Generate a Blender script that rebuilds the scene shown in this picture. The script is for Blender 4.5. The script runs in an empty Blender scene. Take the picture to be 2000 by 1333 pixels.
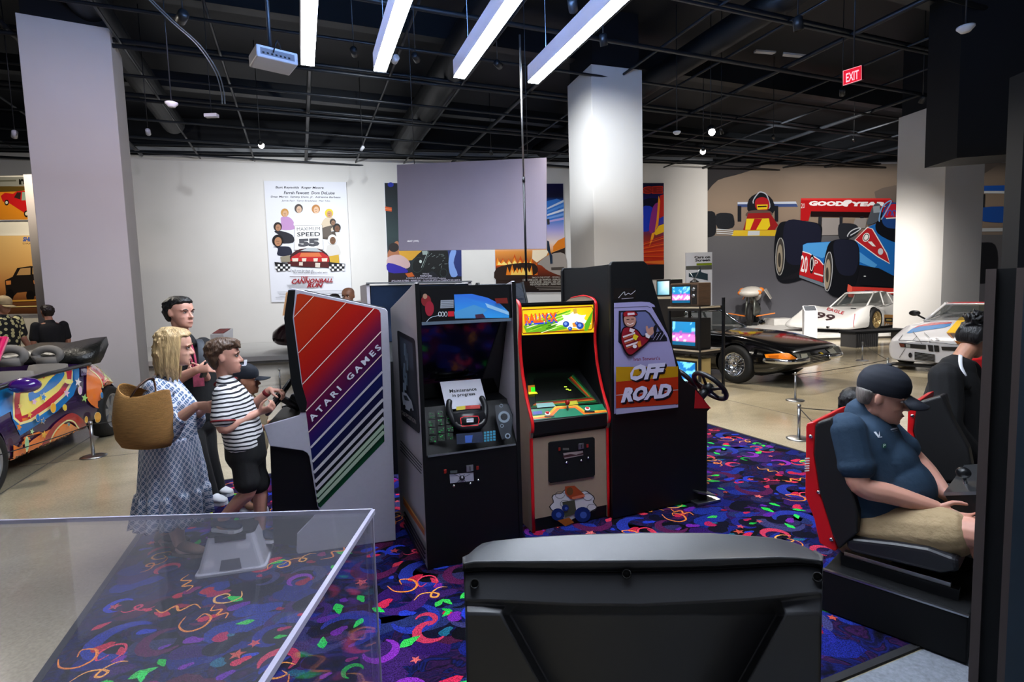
import bpy, bmesh, math, random
from mathutils import Vector, Matrix, Quaternion, noise
from mathutils.bvhtree import BVHTree
from mathutils.geometry import tessellate_polygon

random.seed(7)
V = Vector
SC = bpy.context.scene
COL = SC.collection

# ------------------------------------------------------------------ camera
F_PX, CX, CY = 1040.0, 1000.0, 666.5
CAM_H = 1.62
PITCH, ROLL = math.atan(86.0 / F_PX), 0.03
cam_fwd = V((0, math.cos(PITCH), -math.sin(PITCH)))
_r0, _u0 = V((1, 0, 0)), V((0, math.sin(PITCH), math.cos(PITCH)))
cam_up = (_u0 * math.cos(ROLL) + _r0 * math.sin(ROLL)).normalized()
cam_right = (_r0 * math.cos(ROLL) - _u0 * math.sin(ROLL)).normalized()
cam_pos = V((0, 0, CAM_H))
_cam = bpy.data.cameras.new('camera')
_cam.sensor_fit = 'HORIZONTAL'
_cam.sensor_width = 36.0
_cam.lens = 36.0 * F_PX / 2000.0
_cam.clip_start = 0.05
_cam.clip_end = 200
cam = bpy.data.objects.new('camera', _cam)
COL.objects.link(cam)
_m = Matrix((cam_right, cam_up, -cam_fwd)).transposed().to_4x4()
_m.translation = cam_pos
cam.matrix_world = _m
SC.camera = cam

# ------------------------------------------------------------------ world and exposure
SC.view_settings.view_transform = 'Standard'
SC.view_settings.look = 'None'
SC.view_settings.exposure = 0.3
SC.view_settings.gamma = 1.0
SC.view_settings.use_curve_mapping = False
_w = bpy.data.worlds.new('hall_ambience')
SC.world = _w
_w.use_nodes = True
_w.node_tree.nodes['Background'].inputs[0].default_value = (0.80, 0.85, 1.0, 1)
_w.node_tree.nodes['Background'].inputs[1].default_value = 0.2


# ------------------------------------------------------------------ measuring: image points to places in the hall
def ray(x, y):
 return cam_fwd + cam_right * ((x - CX) / F_PX) + cam_up * (-(y - CY) / F_PX)


def gp(x, y, z=0.0):
 d = ray(x, y)
 return cam_pos + d * ((z - CAM_H) / d.z)


def dp(x, y, depth):
 d = ray(x, y)
 return cam_pos + d * (depth / d.y)


def pp(x, y, p0, n):
 d = ray(x, y)
 return cam_pos + d * ((p0 - cam_pos).dot(n) / d.dot(n))


ALPHA = math.radians(21.5)
UU = V((math.cos(ALPHA), math.sin(ALPHA), 0))
VV = V((-math.sin(ALPHA), math.cos(ALPHA), 0))
ZZ = V((0, 0, 1))


def uv(u, v, z=0.0):
 return UU * u + VV * v + ZZ * z


# ------------------------------------------------------------------ colours and materials
def lin(c):
 def f(a):
  return a / 12.92 if a <= 0.04045 else ((a + 0.055) / 1.055) ** 2.4
 if isinstance(c, str):
  c = c.lstrip('#')
  c = [int(c[i:i + 2], 16) / 255 for i in (0, 2, 4)]
 return tuple(f(a) for a in c[:3])


MATS = {}


def mat(name, col='#808080', rough=0.5, metal=0.0, bump=None, var=0.0, vscale=8.0, emit=None, estr=1.0,
  coat=0.0, trans=0.0, ior=1.45, alpha=1.0, attr=None, sss=0.0, spec=0.5, rvar=0.0, stretch=None):
 if name in MATS:
  return MATS[name]
 m = bpy.data.materials.new(name)
 m.use_nodes = True
 nt = m.node_tree
 b = nt.nodes['Principled BSDF']
 c = lin(col) if isinstance(col, str) else col
 b.inputs['Base Color'].default_value = (*c, 1)
 b.inputs['Roughness'].default_value = rough
 b.inputs['Metallic'].default_value = metal
 b.inputs['IOR'].default_value = ior
 b.inputs['Coat Weight'].default_value = coat
 b.inputs['Coat Roughness'].default_value = 0.06
 b.inputs['Transmission Weight'].default_value = trans
 b.inputs['Alpha'].default_value = alpha
 b.inputs['Specular IOR Level'].default_value = spec
 if sss:
  b.inputs['Subsurface Weight'].default_value = sss
  b.inputs['Subsurface Radius'].default_value = (0.02, 0.008, 0.004)
  b.inputs['Subsurface Scale'].default_value = 0.4
 src = None
 if attr:
  a = nt.nodes.new('ShaderNodeVertexColor')
  a.layer_name = attr
  src = a.outputs['Color']
 tc = nt.nodes.new('ShaderNodeTexCoord')
 co = tc.outputs['Object']
 if stretch:
  mp = nt.nodes.new('ShaderNodeMapping')
  mp.inputs['Scale'].default_value = stretch
  nt.links.new(co, mp.inputs['Vector'])
  co = mp.outputs['Vector']
 nz = None
 if var or rvar:
  nz = nt.nodes.new('ShaderNodeTexNoise')
  nz.inputs['Scale'].default_value = vscale
  nz.inputs['Detail'].default_value = 5
  nt.links.new(co, nz.inputs['Vector'])
 if var:
  mr = nt.nodes.new('ShaderNodeMapRange')
  mr.inputs['From Min'].default_value = 0.25
  mr.inputs['From Max'].default_value = 0.75
  mr.inputs['To Min'].default_value = 1 - var
  mr.inputs['To Max'].default_value = 1 + var
  nt.links.new(nz.outputs['Fac'], mr.inputs['Value'])
  mx = nt.nodes.new('ShaderNodeMix')
  mx.data_type = 'RGBA'
  mx.blend_type = 'MULTIPLY'
  mx.inputs[0].default_value = 1
  if src:
   nt.links.new(src, mx.inputs[6])
  else:
   mx.inputs[6].default_value = (*c, 1)
  nt.links.new(mr.outputs[0], mx.inputs[7])
  src = mx.outputs[2]
 if rvar:
  mr2 = nt.nodes.new('ShaderNodeMapRange')
  mr2.inputs['To Min'].default_value = max(0.02, rough - rvar)
  mr2.inputs['To Max'].default_value = rough + rvar
  nt.links.new(nz.outputs['Fac'], mr2.inputs['Value'])
  nt.links.new(mr2.outputs[0], b.inputs['Roughness'])
 if src:
  nt.links.new(src, b.inputs['Base Color'])
 if bump:
  n2 = nt.nodes.new('ShaderNodeTexNoise')
  n2.inputs['Scale'].default_value = bump[0]
  n2.inputs['Detail'].default_value = 3
  nt.links.new(co, n2.inputs['Vector'])
  bp = nt.nodes.new('ShaderNodeBump')
  bp.inputs['Strength'].default_value = bump[1]
  bp.inputs['Distance'].default_value = bump[2] if len(bump) > 2 else 0.002
  nt.links.new(n2.outputs['Fac'], bp.inputs['Height'])
  nt.links.new(bp.outputs['Normal'], b.inputs['Normal'])
 if emit is not None:
  if emit == 'attr':
   nt.links.new(src, b.inputs['Emission Color'])
  else:
   e = lin(emit) if isinstance(emit, str) else emit
   b.inputs['Emission Color'].default_value = (*e, 1)
  b.inputs['Emission Strength'].default_value = estr
 MATS[name] = m
 return m


# ------------------------------------------------------------------ mesh builder
class MB:
 def __init__(self):
  self.v, self.f, self.mi, self.sm, self.c = [], [], [], [], []

 def add(self, vs, fs, mi=0, smooth=False, col=None):
  o = len(self.v)
  self.v += [V(p) for p in vs]
  if col is None:
   cols = [(1, 1, 1)] * len(vs)
  elif isinstance(col, list):
   cols = col
  else:
   cols = [col] * len(vs)
  self.c += cols
  for f in fs:
   self.f.append([i + o for i in f])
   self.mi.append(mi)
   self.sm.append(smooth)
  return self

 def xf(self, M):
  self.v = [M @ p for p in self.v]
  return self

 def box(self, c, s, mi=0, R=None):
  c = V(c)
  hx, hy, hz = s[0] / 2, s[1] / 2, s[2] / 2
  vs = [V((x, y, z)) for z in (-hz, hz) for y in (-hy, hy) for x in (-hx, hx)]
  if R is not None:
   vs = [R @ p for p in vs]
  return self.add([p + c for p in vs], [(0, 2, 3, 1), (4, 5, 7, 6), (0, 1, 5, 4), (1, 3, 7, 5), (3, 2, 6, 7), (2, 0, 4, 6)], mi)

 def obox(self, o, a, b, c, mi=0):
  """box from corner o with edge vectors a, b, c"""
  o, a, b, c = V(o), V(a), V(b), V(c)
  vs = [o, o + a, o + b, o + a + b, o + c, o + a + c, o + b + c, o + a + b + c]
  fs = [(0, 2, 3, 1), (4, 5, 7, 6), (0, 1, 5, 4), (1, 3, 7, 5), (3, 2, 6, 7), (2, 0, 4, 6)]
  if a.cross(b).dot(c) < 0:
   fs = [f[::-1] for f in fs]
  return self.add(vs, fs, mi)

 def prism(self, pts, ext, mi=0, smooth=False):
  """planar outline (3d points) extruded by vector ext"""
  pts = [V(p) for p in pts]
  ext = V(ext)
  n = len(pts)
  nrm = V((0, 0, 0))
  for i in range(n):
   nrm += (pts[i] - pts[0]).cross(pts[(i + 1) % n] - pts[0])
  if nrm.dot(ext) > 0:
   pts = pts[::-1]
  vs = pts + [p + ext for p in pts]
  self.add(vs, [list(range(n)), list(range(2 * n - 1, n - 1, -1))], mi)
  o = len(self.v) - 2 * n
  for i in range(n):
   j = (i + 1) % n
   self.f.append([o + j, o + i, o + n + i, o + n + j])
   self.mi.append(mi)
   self.sm.append(smooth)
  return self

 def loft(self, rings, mi=0, smooth=True, caps=True, closed=True, col=None):
  n = len(rings[0])
  vs = [p for r in rings for p in r]
  fs = []
  for i in range(len(rings) - 1):
   for j in range(n if closed else n - 1):
    k = (j + 1) % n
    fs.append((i * n + j, i * n + k, (i + 1) * n + k, (i + 1) * n + j))
  if caps and closed:
   fs.append(tuple(range(n - 1, -1, -1)))
   m = (len(rings) - 1) * n
   fs.append(tuple(range(m, m + n)))
  return self.add(vs, fs, mi, smooth, col)

 def tube(self, pts, r, n=8, mi=0, caps=True, side=None, round_caps=False, col=None):
  pts = [V(p) for p in pts]
  if not isinstance(r, (list, tuple)):
   r = [r] * len(pts)
  rings = []
  ref = V(side) if side is not None else None
  prev = None
  L = len(pts)
  for i, p in enumerate(pts):
   t = (pts[min(i + 1, L - 1)] - pts[max(i - 1, 0)])
   if t.length < 1e-9:
    t = V((0, 0, 1))
   t.normalize()
   if ref is None:
    ref = V((0, 0, 1)) if abs(t.z) < 0.9 else V((1, 0, 0))
   a = ref if side is not None else (prev if prev is not None else ref)
   a = (a - t * a.dot(t))
   if a.length < 1e-6:
    a = t.orthogonal()
   a.normalize()
   prev = a
   b = t.cross(a)
   rr = r[i]
   ra, rb = rr if isinstance(rr, (tuple, list)) else (rr, rr)
   ring = [p + a * (ra * math.cos(2 * math.pi * k / n)) + b * (rb * math.sin(2 * math.pi * k / n)) for k in range(n)]
   if round_caps and i == 0:
    for q in (0.95, 0.6, 0.2):
     s = math.sqrt(1 - q * q)
     cen = p - t * (min(ra, rb) * q)
     rings.append([cen + (w - p) * s for w in ring])
   rings.append(ring)
   if round_caps and i == L - 1:
    for q in (0.2, 0.6, 0.95):
     s = math.sqrt(1 - q * q)
     cen = p + t * (min(ra, rb) * q)
     rings.append([cen + (w - p) * s for w in ring])
  return self.loft(rings, mi, True, caps, col=col)

 def lathe(self, prof, n=24, mi=0, M=None, smooth=True, caps=True):
  """profile of (r, z) around local z"""
  rings = []
  for r, z in prof:
   rings.append([V((r * math.cos(2 * math.pi * k / n), r * math.sin(2 * math.pi * k / n), z)) for k in range(n)])
  if M is not None:
   rings = [[M @ p for p in q] for q in rings]
  return self.loft(rings, mi, smooth, caps)

 def ell(self, c, r, n=12, m=8, mi=0, R=None, col=None):
  c = V(c)
  rings = []
  for i in range(m + 1):
   a = -math.pi / 2 + math.pi * i / m
   a = max(-1.54, min(1.54, a))
   ring = []
   for k in range(n):
    t = 2 * math.pi * k / n
    p = V((r[0] * math.cos(a) * math.cos(t), r[1] * math.cos(a) * math.sin(t), r[2] * math.sin(a)))
    if R is not None:
     p = R @ p
    ring.append(c + p)
   rings.append(ring)
  return self.loft(rings, mi, True, True, col=col)

 def merge(self, o):
  n = len(self.v)
  self.v += o.v
  self.c += o.c
  self.f += [[i + n for i in f] for f in o.f]
  self.mi += o.mi
  self.sm += o.sm
  return self

 def mesh(self, name, mats, colors=False):
  me = bpy.data.meshes.new(name)
  me.from_pydata([tuple(p) for p in self.v], [], self.f)
  for m in (mats if isinstance(mats, (list, tuple)) else [mats]):
   me.materials.append(m)
  me.polygons.foreach_set('material_index', self.mi)
  me.polygons.foreach_set('use_smooth', self.sm)
  if colors:
   ca = me.color_attributes.new('Col', 'FLOAT_COLOR', 'POINT')
   flat = []
   for c in self.c:
    flat += [c[0], c[1], c[2], 1.0]
   ca.data.foreach_set('color', flat)
  me.update()
  return me

 def build(self, name, mats, parent=None, colors=False, bevel=0.0, seg=2, M=None, fix=False):
  if M is not None:
   self.xf(M)
  me = self.mesh(name, mats, colors)
  if fix:
   bm = bmesh.new()
   bm.from_mesh(me)
   bmesh.ops.recalc_face_normals(bm, faces=bm.faces)
   bm.to_mesh(me)
   bm.free()
  return link(name, me, parent, bevel, seg)


WORLD = {}


def link(name, me, parent=None, bevel=0.0, seg=2):
 o = bpy.data.objects.new(name, me)
 COL.objects.link(o)
 WORLD[o.name] = Matrix.Identity(4)
 if parent is not None:
  o.parent = parent
  o.matrix_parent_inverse = WORLD[parent.name].inverted()
 if bevel:
  b = o.modifiers.new('bevel', 'BEVEL')
  b.width = bevel
  b.segments = seg
  b.limit_method = 'ANGLE'
  b.angle_limit = math.radians(40)
  b.harden_normals = False
 return o


def tag(o, label=None, cat=None, group=None, kind=None):
 if label:
  o['label'] = label
 if cat:
  o['category'] = cat
 if group:
  o['group'] = group
 if kind:
  o['kind'] = kind
 return o


def thing(name, label, cat, loc=(0, 0, 0), group=None, kind=None):
 o = bpy.data.objects.new(name, None)
 COL.objects.link(o)
 o.empty_display_size = 0.1
 o.location = loc
 WORLD[o.name] = Matrix.Translation(V(loc))
 return tag(o, label, cat, group, kind)


def copy_tree(o, parent=None):
 c = o.copy()
 COL.objects.link(c)
 WORLD[c.name] = WORLD[o.name].copy()
 if parent is not None:
  c.parent = parent
 for ch in list(o.children):
  copy_tree(ch, c)
 return c


def baked(o):
 """evaluate modifiers into a plain mesh"""
 bpy.context.view_layer.update()
 dg = bpy.context.evaluated_depsgraph_get()
 me = bpy.data.meshes.new_from_object(o.evaluated_get(dg))
 old = o.data
 o.modifiers.clear()
 o.data = me
 me.name = old.name
 bpy.data.meshes.remove(old)
 return o


# ------------------------------------------------------------------ flat print: coloured outlines and lettering on a plane
_TXT = {}


def text_shape(s, bold=0.0, spacing=1.0):
 key = (s, bold, spacing)
 if key in _TXT:
  return _TXT[key]
 cu = bpy.data.curves.new('lettering', 'FONT')
 cu.body = s
 cu.size = 1
 cu.offset = bold
 cu.space_character = spacing
 cu.resolution_u = 2
 o = bpy.data.objects.new('lettering', cu)
 COL.objects.link(o)
 bpy.context.view_layer.update()
 me = bpy.data.meshes.new_from_object(o.evaluated_get(bpy.context.evaluated_depsgraph_get()))
 vs = [(v.co.x, v.co.y) for v in me.vertices]
 fs = [list(p.vertices) for p in me.polygons]
 COL.objects.unlink(o)
 bpy.data.objects.remove(o)
 bpy.data.curves.remove(cu)
 bpy.data.meshes.remove(me)
 x0, x1 = min(v[0] for v in vs), max(v[0] for v in vs)
 y0, y1 = min(v[1] for v in vs), max(v[1] for v in vs)
 vs = [((x - x0) / (x1 - x0 + 1e-9), (y - y0) / (y1 - y0 + 1e-9)) for x, y in vs]
 _TXT[key] = (vs, fs)
 return _TXT[key]


def star_pts(cx, cy, r, rot=0, n=5, inner=0.45, sx=1.0):
 out = []
 for i in range(2 * n):
  rr = r if i % 2 == 0 else r * inner
  a = rot + math.pi * i / n - math.pi / 2
  out.append((cx + rr * math.cos(a) * sx, cy + rr * math.sin(a)))
 return out


def oval(cx, cy, rx, ry=None, n=18, rot=0):
 ry = rx if ry is None else ry
 c, s = math.cos(rot), math.sin(rot)
 return [(cx + rx * math.cos(2 * math.pi * i / n) * c - ry * math.sin(2 * math.pi * i / n) * s,
    cy + rx * math.cos(2 * math.pi * i / n) * s + ry * math.sin(2 * math.pi * i / n) * c) for i in range(n)]


def spline(pts, per=6, closed=False):
 out = []
 n = len(pts)
 rng = range(n if closed else n - 1)
 for i in rng:
  if closed:
   p0, p1, p2, p3 = pts[(i - 1) % n], pts[i], pts[(i + 1) % n], pts[(i + 2) % n]
  else:
   p0, p1, p2, p3 = pts[max(i - 1, 0)], pts[i], pts[i + 1], pts[min(i + 2, n - 1)]
  for k in range(per):
   t = k / per
   out.append(tuple(0.5 * ((2 * b) + (-a + c) * t + (2 * a - 5 * b + 4 * c - d) * t * t + (-a + 3 * b - 3 * c + d) * t ** 3)
        for a, b, c, d in zip(p0, p1, p2, p3)))
 if not closed:
  out.append(tuple(pts[-1]))
 return out


def ribbon(pts, w, closed=False):
 """list of quads along a 2d line; w is a width or list of widths"""
 n = len(pts)
 ws = w if isinstance(w, (list, tuple)) else [w] * n
 L, R = [], []
 for i, p in enumerate(pts):
  a = pts[(i - 1) % n] if closed else pts[max(i - 1, 0)]
  b = pts[(i + 1) % n] if closed else pts[min(i + 1, n - 1)]
  dx, dy = b[0] - a[0], b[1] - a[1]
  l = math.hypot(dx, dy) or 1
  nx, ny = -dy / l, dx / l
  L.append((p[0] + nx * ws[i] / 2, p[1] + ny * ws[i] / 2))
  R.append((p[0] - nx * ws[i] / 2, p[1] - ny * ws[i] / 2))
 out = []
 for i in range(n if closed else n - 1):
  j = (i + 1) % n
  out.append([L[i], L[j], R[j], R[i]])
 return out


class Art:
 """prints outlines on a plane (or, through a surface, on a body) as thin coloured layers"""

 def __init__(self, p0=None, n=None, bvh=None, gap=0.0008, base=0.0006, fn=None):
  self.mb = MB()
  self.p0, self.gap, self.bvh, self.fn = p0, gap, bvh, fn
  self.layer = base
  if n is not None:
   n = V(n).normalized()
   if n.dot(cam_pos - p0) < 0:
    n = -n
  self.n = n

 def P(self, x, y):
  if self.fn:
   p, n = self.fn(x, y)
   return p + n * self.layer
  if self.bvh is not None:
   d = ray(x, y).normalized()
   h = self.bvh.ray_cast(cam_pos, d)
   if h[0] is None:
    h = self.bvh.find_nearest(cam_pos + d * getattr(self, 'far', 6.0))
    return h[0] + h[1] * self.layer
   nn = h[1]
   if nn.dot(d) > 0:
    nn = -nn
   self.far = h[3]
   return h[0] + nn * self.layer
  return pp(x, y, self.p0, self.n) + self.n * self.layer

 def _col(self, col, pts):
  if callable(col):
   return [col(*p) for p in pts]
  if isinstance(col, list):
   return [lin(c) for c in col]
  return [lin(col)] * len(pts)

 def poly(self, pts, col, cut=0, keep=False):
  pts = [tuple(p) for p in pts]
  if not keep:
   self.layer += self.gap
  tris = tessellate_polygon([[V((p[0], p[1], 0)) for p in pts]])
  cols = self._col(col, pts)
  if cut:
   bm = bmesh.new()
   vs = [bm.verts.new((p[0], p[1], 0)) for p in pts]
   for t in tris:
    try:
     bm.faces.new([vs[i] for i in t])
    except ValueError:
     pass
   for _ in range(12):
    es = [e for e in bm.edges if e.calc_length() > cut]
    if not es:
     break
    bmesh.ops.subdivide_edges(bm, edges=es, cuts=1)
    bmesh.ops.triangulate(bm, faces=bm.faces)
   bm.verts.ensure_lookup_table()
   bm.verts.index_update()
   p2 = [(v.co.x, v.co.y) for v in bm.verts]
   tris = [[v.index for v in f.verts] for f in bm.faces]
   bm.free()
   cols = [cols[0]] * len(p2) if not callable(col) else [col(*p) for p in p2]
   pts = p2
  P3 = [self.P(*p) for p in pts]
  if self.bvh is not None:
   tris = [t for t in tris if max((P3[t[i]] - P3[t[i - 1]]).length for i in range(3)) < .035 * max(2.0, getattr(self, 'far', 5))]
  self.mb.add(P3, tris, col=cols)
  return self

 def rect(self, x0, y0, x1, y1, col, **k):
  return self.poly([(x0, y0), (x1, y0), (x1, y1), (x0, y1)], col, **k)

 def line(self, pts, w, col, closed=False, cut=0):
  self.layer += self.gap
  for q in ribbon(pts, w, closed):
   self.poly(q, col, keep=True, cut=cut)
  return self

 def text(self, s, quad, col, bold=0.0, spacing=1.0):
  """quad: top-left, top-right, bottom-right, bottom-left"""
  self.layer += self.gap
  vs, fs = text_shape(s, bold, spacing)
  tl, tr, br, bl = quad
  pts = []
  for u, v in vs:
   w = 1 - v
   x = (tl[0] * (1 - u) + tr[0] * u) * (1 - w) + (bl[0] * (1 - u) + br[0] * u) * w
   y = (tl[1] * (1 - u) + tr[1] * u) * (1 - w) + (bl[1] * (1 - u) + br[1] * u) * w
   pts.append((x, y))
  self.mb.add([self.P(*p) for p in pts], fs, col=self._col(col, pts))
  return self

 def textl(self, s, x0, y0, x1, y1, h, col, bold=0.0, slant=0.0, spacing=1.0):
  """lettering standing on the line (x0,y0)-(x1,y1), height h upward, slant shifts the top"""
  L = math.hypot(x1 - x0, y1 - y0)
  ux, uy = (x1 - x0) / L, (y1 - y0) / L
  nx, ny = uy * h + ux * slant * h, -ux * h + uy * slant * h
  return self.text(s, [(x0 + nx, y0 + ny), (x1 + nx, y1 + ny), (x1, y1), (x0, y0)], col, bold, spacing)

 def build(self, name, m, parent):
  # make every layer face the camera side of its own plane
  me = self.mb.mesh(name, m, True)
  return link(name, me, parent)


def bvh_of(*objs):
 vs, fs = [], []
 bpy.context.view_layer.update()
 dg = bpy.context.evaluated_depsgraph_get()
 for o in objs:
  e = o.evaluated_get(dg)
  me = e.to_mesh()
  n = len(vs)
  mw = e.matrix_world
  vs += [mw @ v.co for v in me.vertices]
  fs += [[i + n for i in p.vertices] for p in me.polygons]
  e.to_mesh_clear()
 return BVHTree.FromPolygons(vs, fs)


PRINT = mat('print', '#ffffff', 0.5, attr='Col', spec=.2)
PRINT_GLOSS = mat('print_gloss', '#ffffff', 0.25, attr='Col', coat=0.3)
PRINT_LIT = mat('print_backlit', '#ffffff', 0.4, attr='Col', emit='attr', estr=1.0)
# 'emit=attr' needs the attribute as source

# ================================================================== the hall
WALLW = mat('wall_paint', '#d6d3cf', 0.75, bump=(120, 0.08), var=0.02, vscale=1.5)
WALLG = mat('wall_paint_grey', '#8f8a90', 0.75, bump=(120, 0.08), var=0.02, vscale=2)
BLACKC = mat('ceiling_black', '#080c13', 0.6, var=0.25, vscale=0.7)
PIPEM = mat('ceiling_pipe_paint', '#1a1e24', 0.42, var=0.2, vscale=3)
PIPED = mat('ceiling_duct_paint', '#0d1116', 0.5, var=0.2, vscale=2)


def floor_material():
 m = mat('polished_concrete', '#8e8779', 0.16, spec=0.6)
 nt = m.node_tree
 b = nt.nodes['Principled BSDF']
 tc = nt.nodes.new('ShaderNodeTexCoord')
 n1 = nt.nodes.new('ShaderNodeTexNoise')
 n1.inputs['Scale'].default_value = 0.55
 n1.inputs['Detail'].default_value = 8
 n1.inputs['Roughness'].default_value = 0.62
 n1.inputs['Distortion'].default_value = 0.8
 nt.links.new(tc.outputs['Object'], n1.inputs['Vector'])
 r = nt.nodes.new('ShaderNodeValToRGB')
 r.color_ramp.elements[0].position = 0.32
 r.color_ramp.elements[0].color = (*lin('#8f836b'), 1)
 r.color_ramp.elements[1].position = 0.7
 r.color_ramp.elements[1].color = (*lin('#b5a98f'), 1)
 nt.links.new(n1.outputs['Fac'], r.inputs['Fac'])
 n2 = nt.nodes.new('ShaderNodeTexNoise')
 n2.inputs['Scale'].default_value = 60
 n2.inputs['Detail'].default_value = 4
 nt.links.new(tc.outputs['Object'], n2.inputs['Vector'])
 mx = nt.nodes.new('ShaderNodeMix')
 mx.data_type = 'RGBA'
 mx.blend_type = 'OVERLAY'
 mx.inputs[0].default_value = 0.35
 nt.links.new(r.outputs['Color'], mx.inputs[6])
 nt.links.new(n2.outputs['Fac'], mx.inputs[7])
 nt.links.new(mx.outputs[2], b.inputs['Base Color'])
 mr = nt.nodes.new('ShaderNodeMapRange')
 mr.inputs['To Min'].default_value = 0.06
 mr.inputs['To Max'].default_value = 0.24
 nt.links.new(n1.outputs['Fac'], mr.inputs['Value'])
 nt.links.new(mr.outputs[0], b.inputs['Roughness'])
 bp = nt.nodes.new('ShaderNodeBump')
 bp.inputs['Strength'].default_value = 0.06
 bp.inputs['Distance'].default_value = 0.004
 nt.links.new(n1.outputs['Fac'], bp.inputs['Height'])
 nt.links.new(bp.outputs['Normal'], b.inputs['Normal'])
 return m


FLOORM = floor_material()
fl = MB().box((-1, 11, -0.1), (56, 34, 0.2)).build('floor', FLOORM)
tag(fl, 'polished beige concrete floor of the hall', None, kind='structure')
# saw-cut control joints in the concrete
JOINT = mat('saw_cut', '#4b463d', 0.8)
for i in range(-4, 6):
 p, q = uv(i * 4.2 - 2.6, -3), uv(i * 4.2 - 2.6, 30)
 MB().obox(p, UU * 0.012, (q - p), V((0, 0, 0.0012))).build('floor_joint', JOINT, fl)
for i in range(0, 6):
 p, q = uv(-24, i * 4.6 + 2.4), uv(26, i * 4.6 + 2.4)
 MB().obox(p, VV * 0.012, (q - p), V((0, 0, 0.0012))).build('floor_joint', JOINT, fl)

CEIL_Z = 8.3
ce = MB().box((-1, 12, CEIL_Z + 0.1), (56, 36, 0.2)).build('ceiling', BLACKC)
tag(ce, 'black painted ceiling slab', None, kind='structure')

WTOP = 7.0
WA, WB = V((-25, 17.0, 0)), V((8.55, 23.2, 0))
wdir = (WB - WA).normalized()
wn = V((wdir.y, -wdir.x, 0))


def wall(name, a, b, h, m, label, thick=0.3, z0=0.0):
 d = (b - a).normalized()
 n = V((-d.y, d.x, 0))
 if n.dot(cam_pos - a) > 0:
  n = -n
 o = MB().obox(a + V((0, 0, z0)), b - a, n * thick, V((0, 0, h - z0))).build(name, m)
 return tag(o, label, None, kind='structure')


wall('wall_back', WA, WB, WTOP, WALLW, 'long white back wall that carries the film posters')
MA, MBp = V((8.45, 23.45, 0)), V((27, 24.1, 0))
MURALG = mat('mural_ground', '#56524f', 0.6, var=0.12, vscale=1.2)
wall('wall_mural', MA, MBp, WTOP, mat('mural_wall', '#3b3a3f', 0.7, var=0.1), 'far wall covered by the racing photograph')
wall('wall_left', V((-25, -4, 0)), V((-25, 17.2, 0)), CEIL_Z, WALLW, 'white wall at the far left')
wall('wall_right', V((26.5, 24.3, 0)), V((26.5, -4, 0)), CEIL_Z, WALLW, 'white wall at the far right')
# dark upper band above the white walls
for nm, a, b in (('trim_1', WA, WB), ('trim_2', MA, MBp)):
 d = (b - a).normalized()
 n = V((-d.y, d.x, 0))
 tag(MB().obox(a + V((0, 0, WTOP)) + n * 0.02, b - a, n * 0.3, V((0, 0, CEIL_Z - WTOP))).build(nm, BLACKC),
  'black band between wall top and ceiling', None, kind='structure')


def column(name, cx, depth, face, rot, ztop, label):
 c = dp(cx, 640, depth)
 R = Matrix.Rotation(math.radians(rot), 4, 'Z')
 t = thing(name, label, None, (c.x, c.y, 0), kind='structure')
 MB().box((0, 0, ztop / 2), (face, face, ztop)).build('shaft', WALLW, t, bevel=0.01, M=Matrix.Translation((c.x, c.y, 0)) @ R)
 MB().box((0, 0, (ztop + CEIL_Z) / 2), (face * 0.92, face * 0.92, CEIL_Z - ztop)).build('head', BLACKC, t, M=Matrix.Translation((c.x, c.y, 0)) @ R)
 return c


column('wall_column_1', 196, 11.0, 1.38, 28, 7.0, 'broad white square column left of the group of visitors')
column('wall_column_2', 1186, 13.8, 1.36, 18, 7.0, 'white square column behind the black cabinet')
column('wall_column_3', 1824, 15.2, 1.37, 14, 6.4, 'white square column behind the striped race car')

# black soffit and the pale wall stub at the right edge
t = thing('wall_stub', 'pale wall stub under a black soffit at the right edge', None, dp(1975, 700, 9.2) * V((1, 1, 0)).length * 0 + V((0, 0, 0)), kind='structure')
a, b = dp(1953, 600, 9.4), dp(2060, 600, 9.4)
MB().obox(V((a.x, 9.4, 0)), V((b.x - a.x, 0.2, 0)), V((0.58, 0.6, 0)), V((0, 0, 4.05))).build('stub', WALLW, t)
a, b = dp(1871, 240, 10.5), dp(2060, 240, 10.5)
zb = dp(1900, 308, 10.5).z
MB().obox(V((a.x, 10.5, zb)), V((b.x - a.x, -0.4, 0)), V((0.0, 0.8, 0)), V((0, 0, CEIL_Z - zb))).build('soffit', BLACKC, t)
a = dp(1988, 500, 6.0)
tag(MB().obox(V((a.x, 6.0, 0)), V((1.5, 0.0, 0)), V((0, 0.2, 0)), V((0, 0, dp(1988, 138, 6.0).z))).build('wall_panel', BLACKC),
 'black partition edge at the far right', None, kind='structure')

# ------------------------------------------------------------------ pipe grid, beams and ducts under the ceiling
GZ = 6.75
PIPES = []


def pipe(p, q, r, m=PIPEM, n=8):
 o = MB().tube([p, q], r, n).build('ceiling_pipe', m)
 PIPES.append(tag(o, 'black painted pipe of the ceiling grid', None, kind='structure'))
 return o


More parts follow.
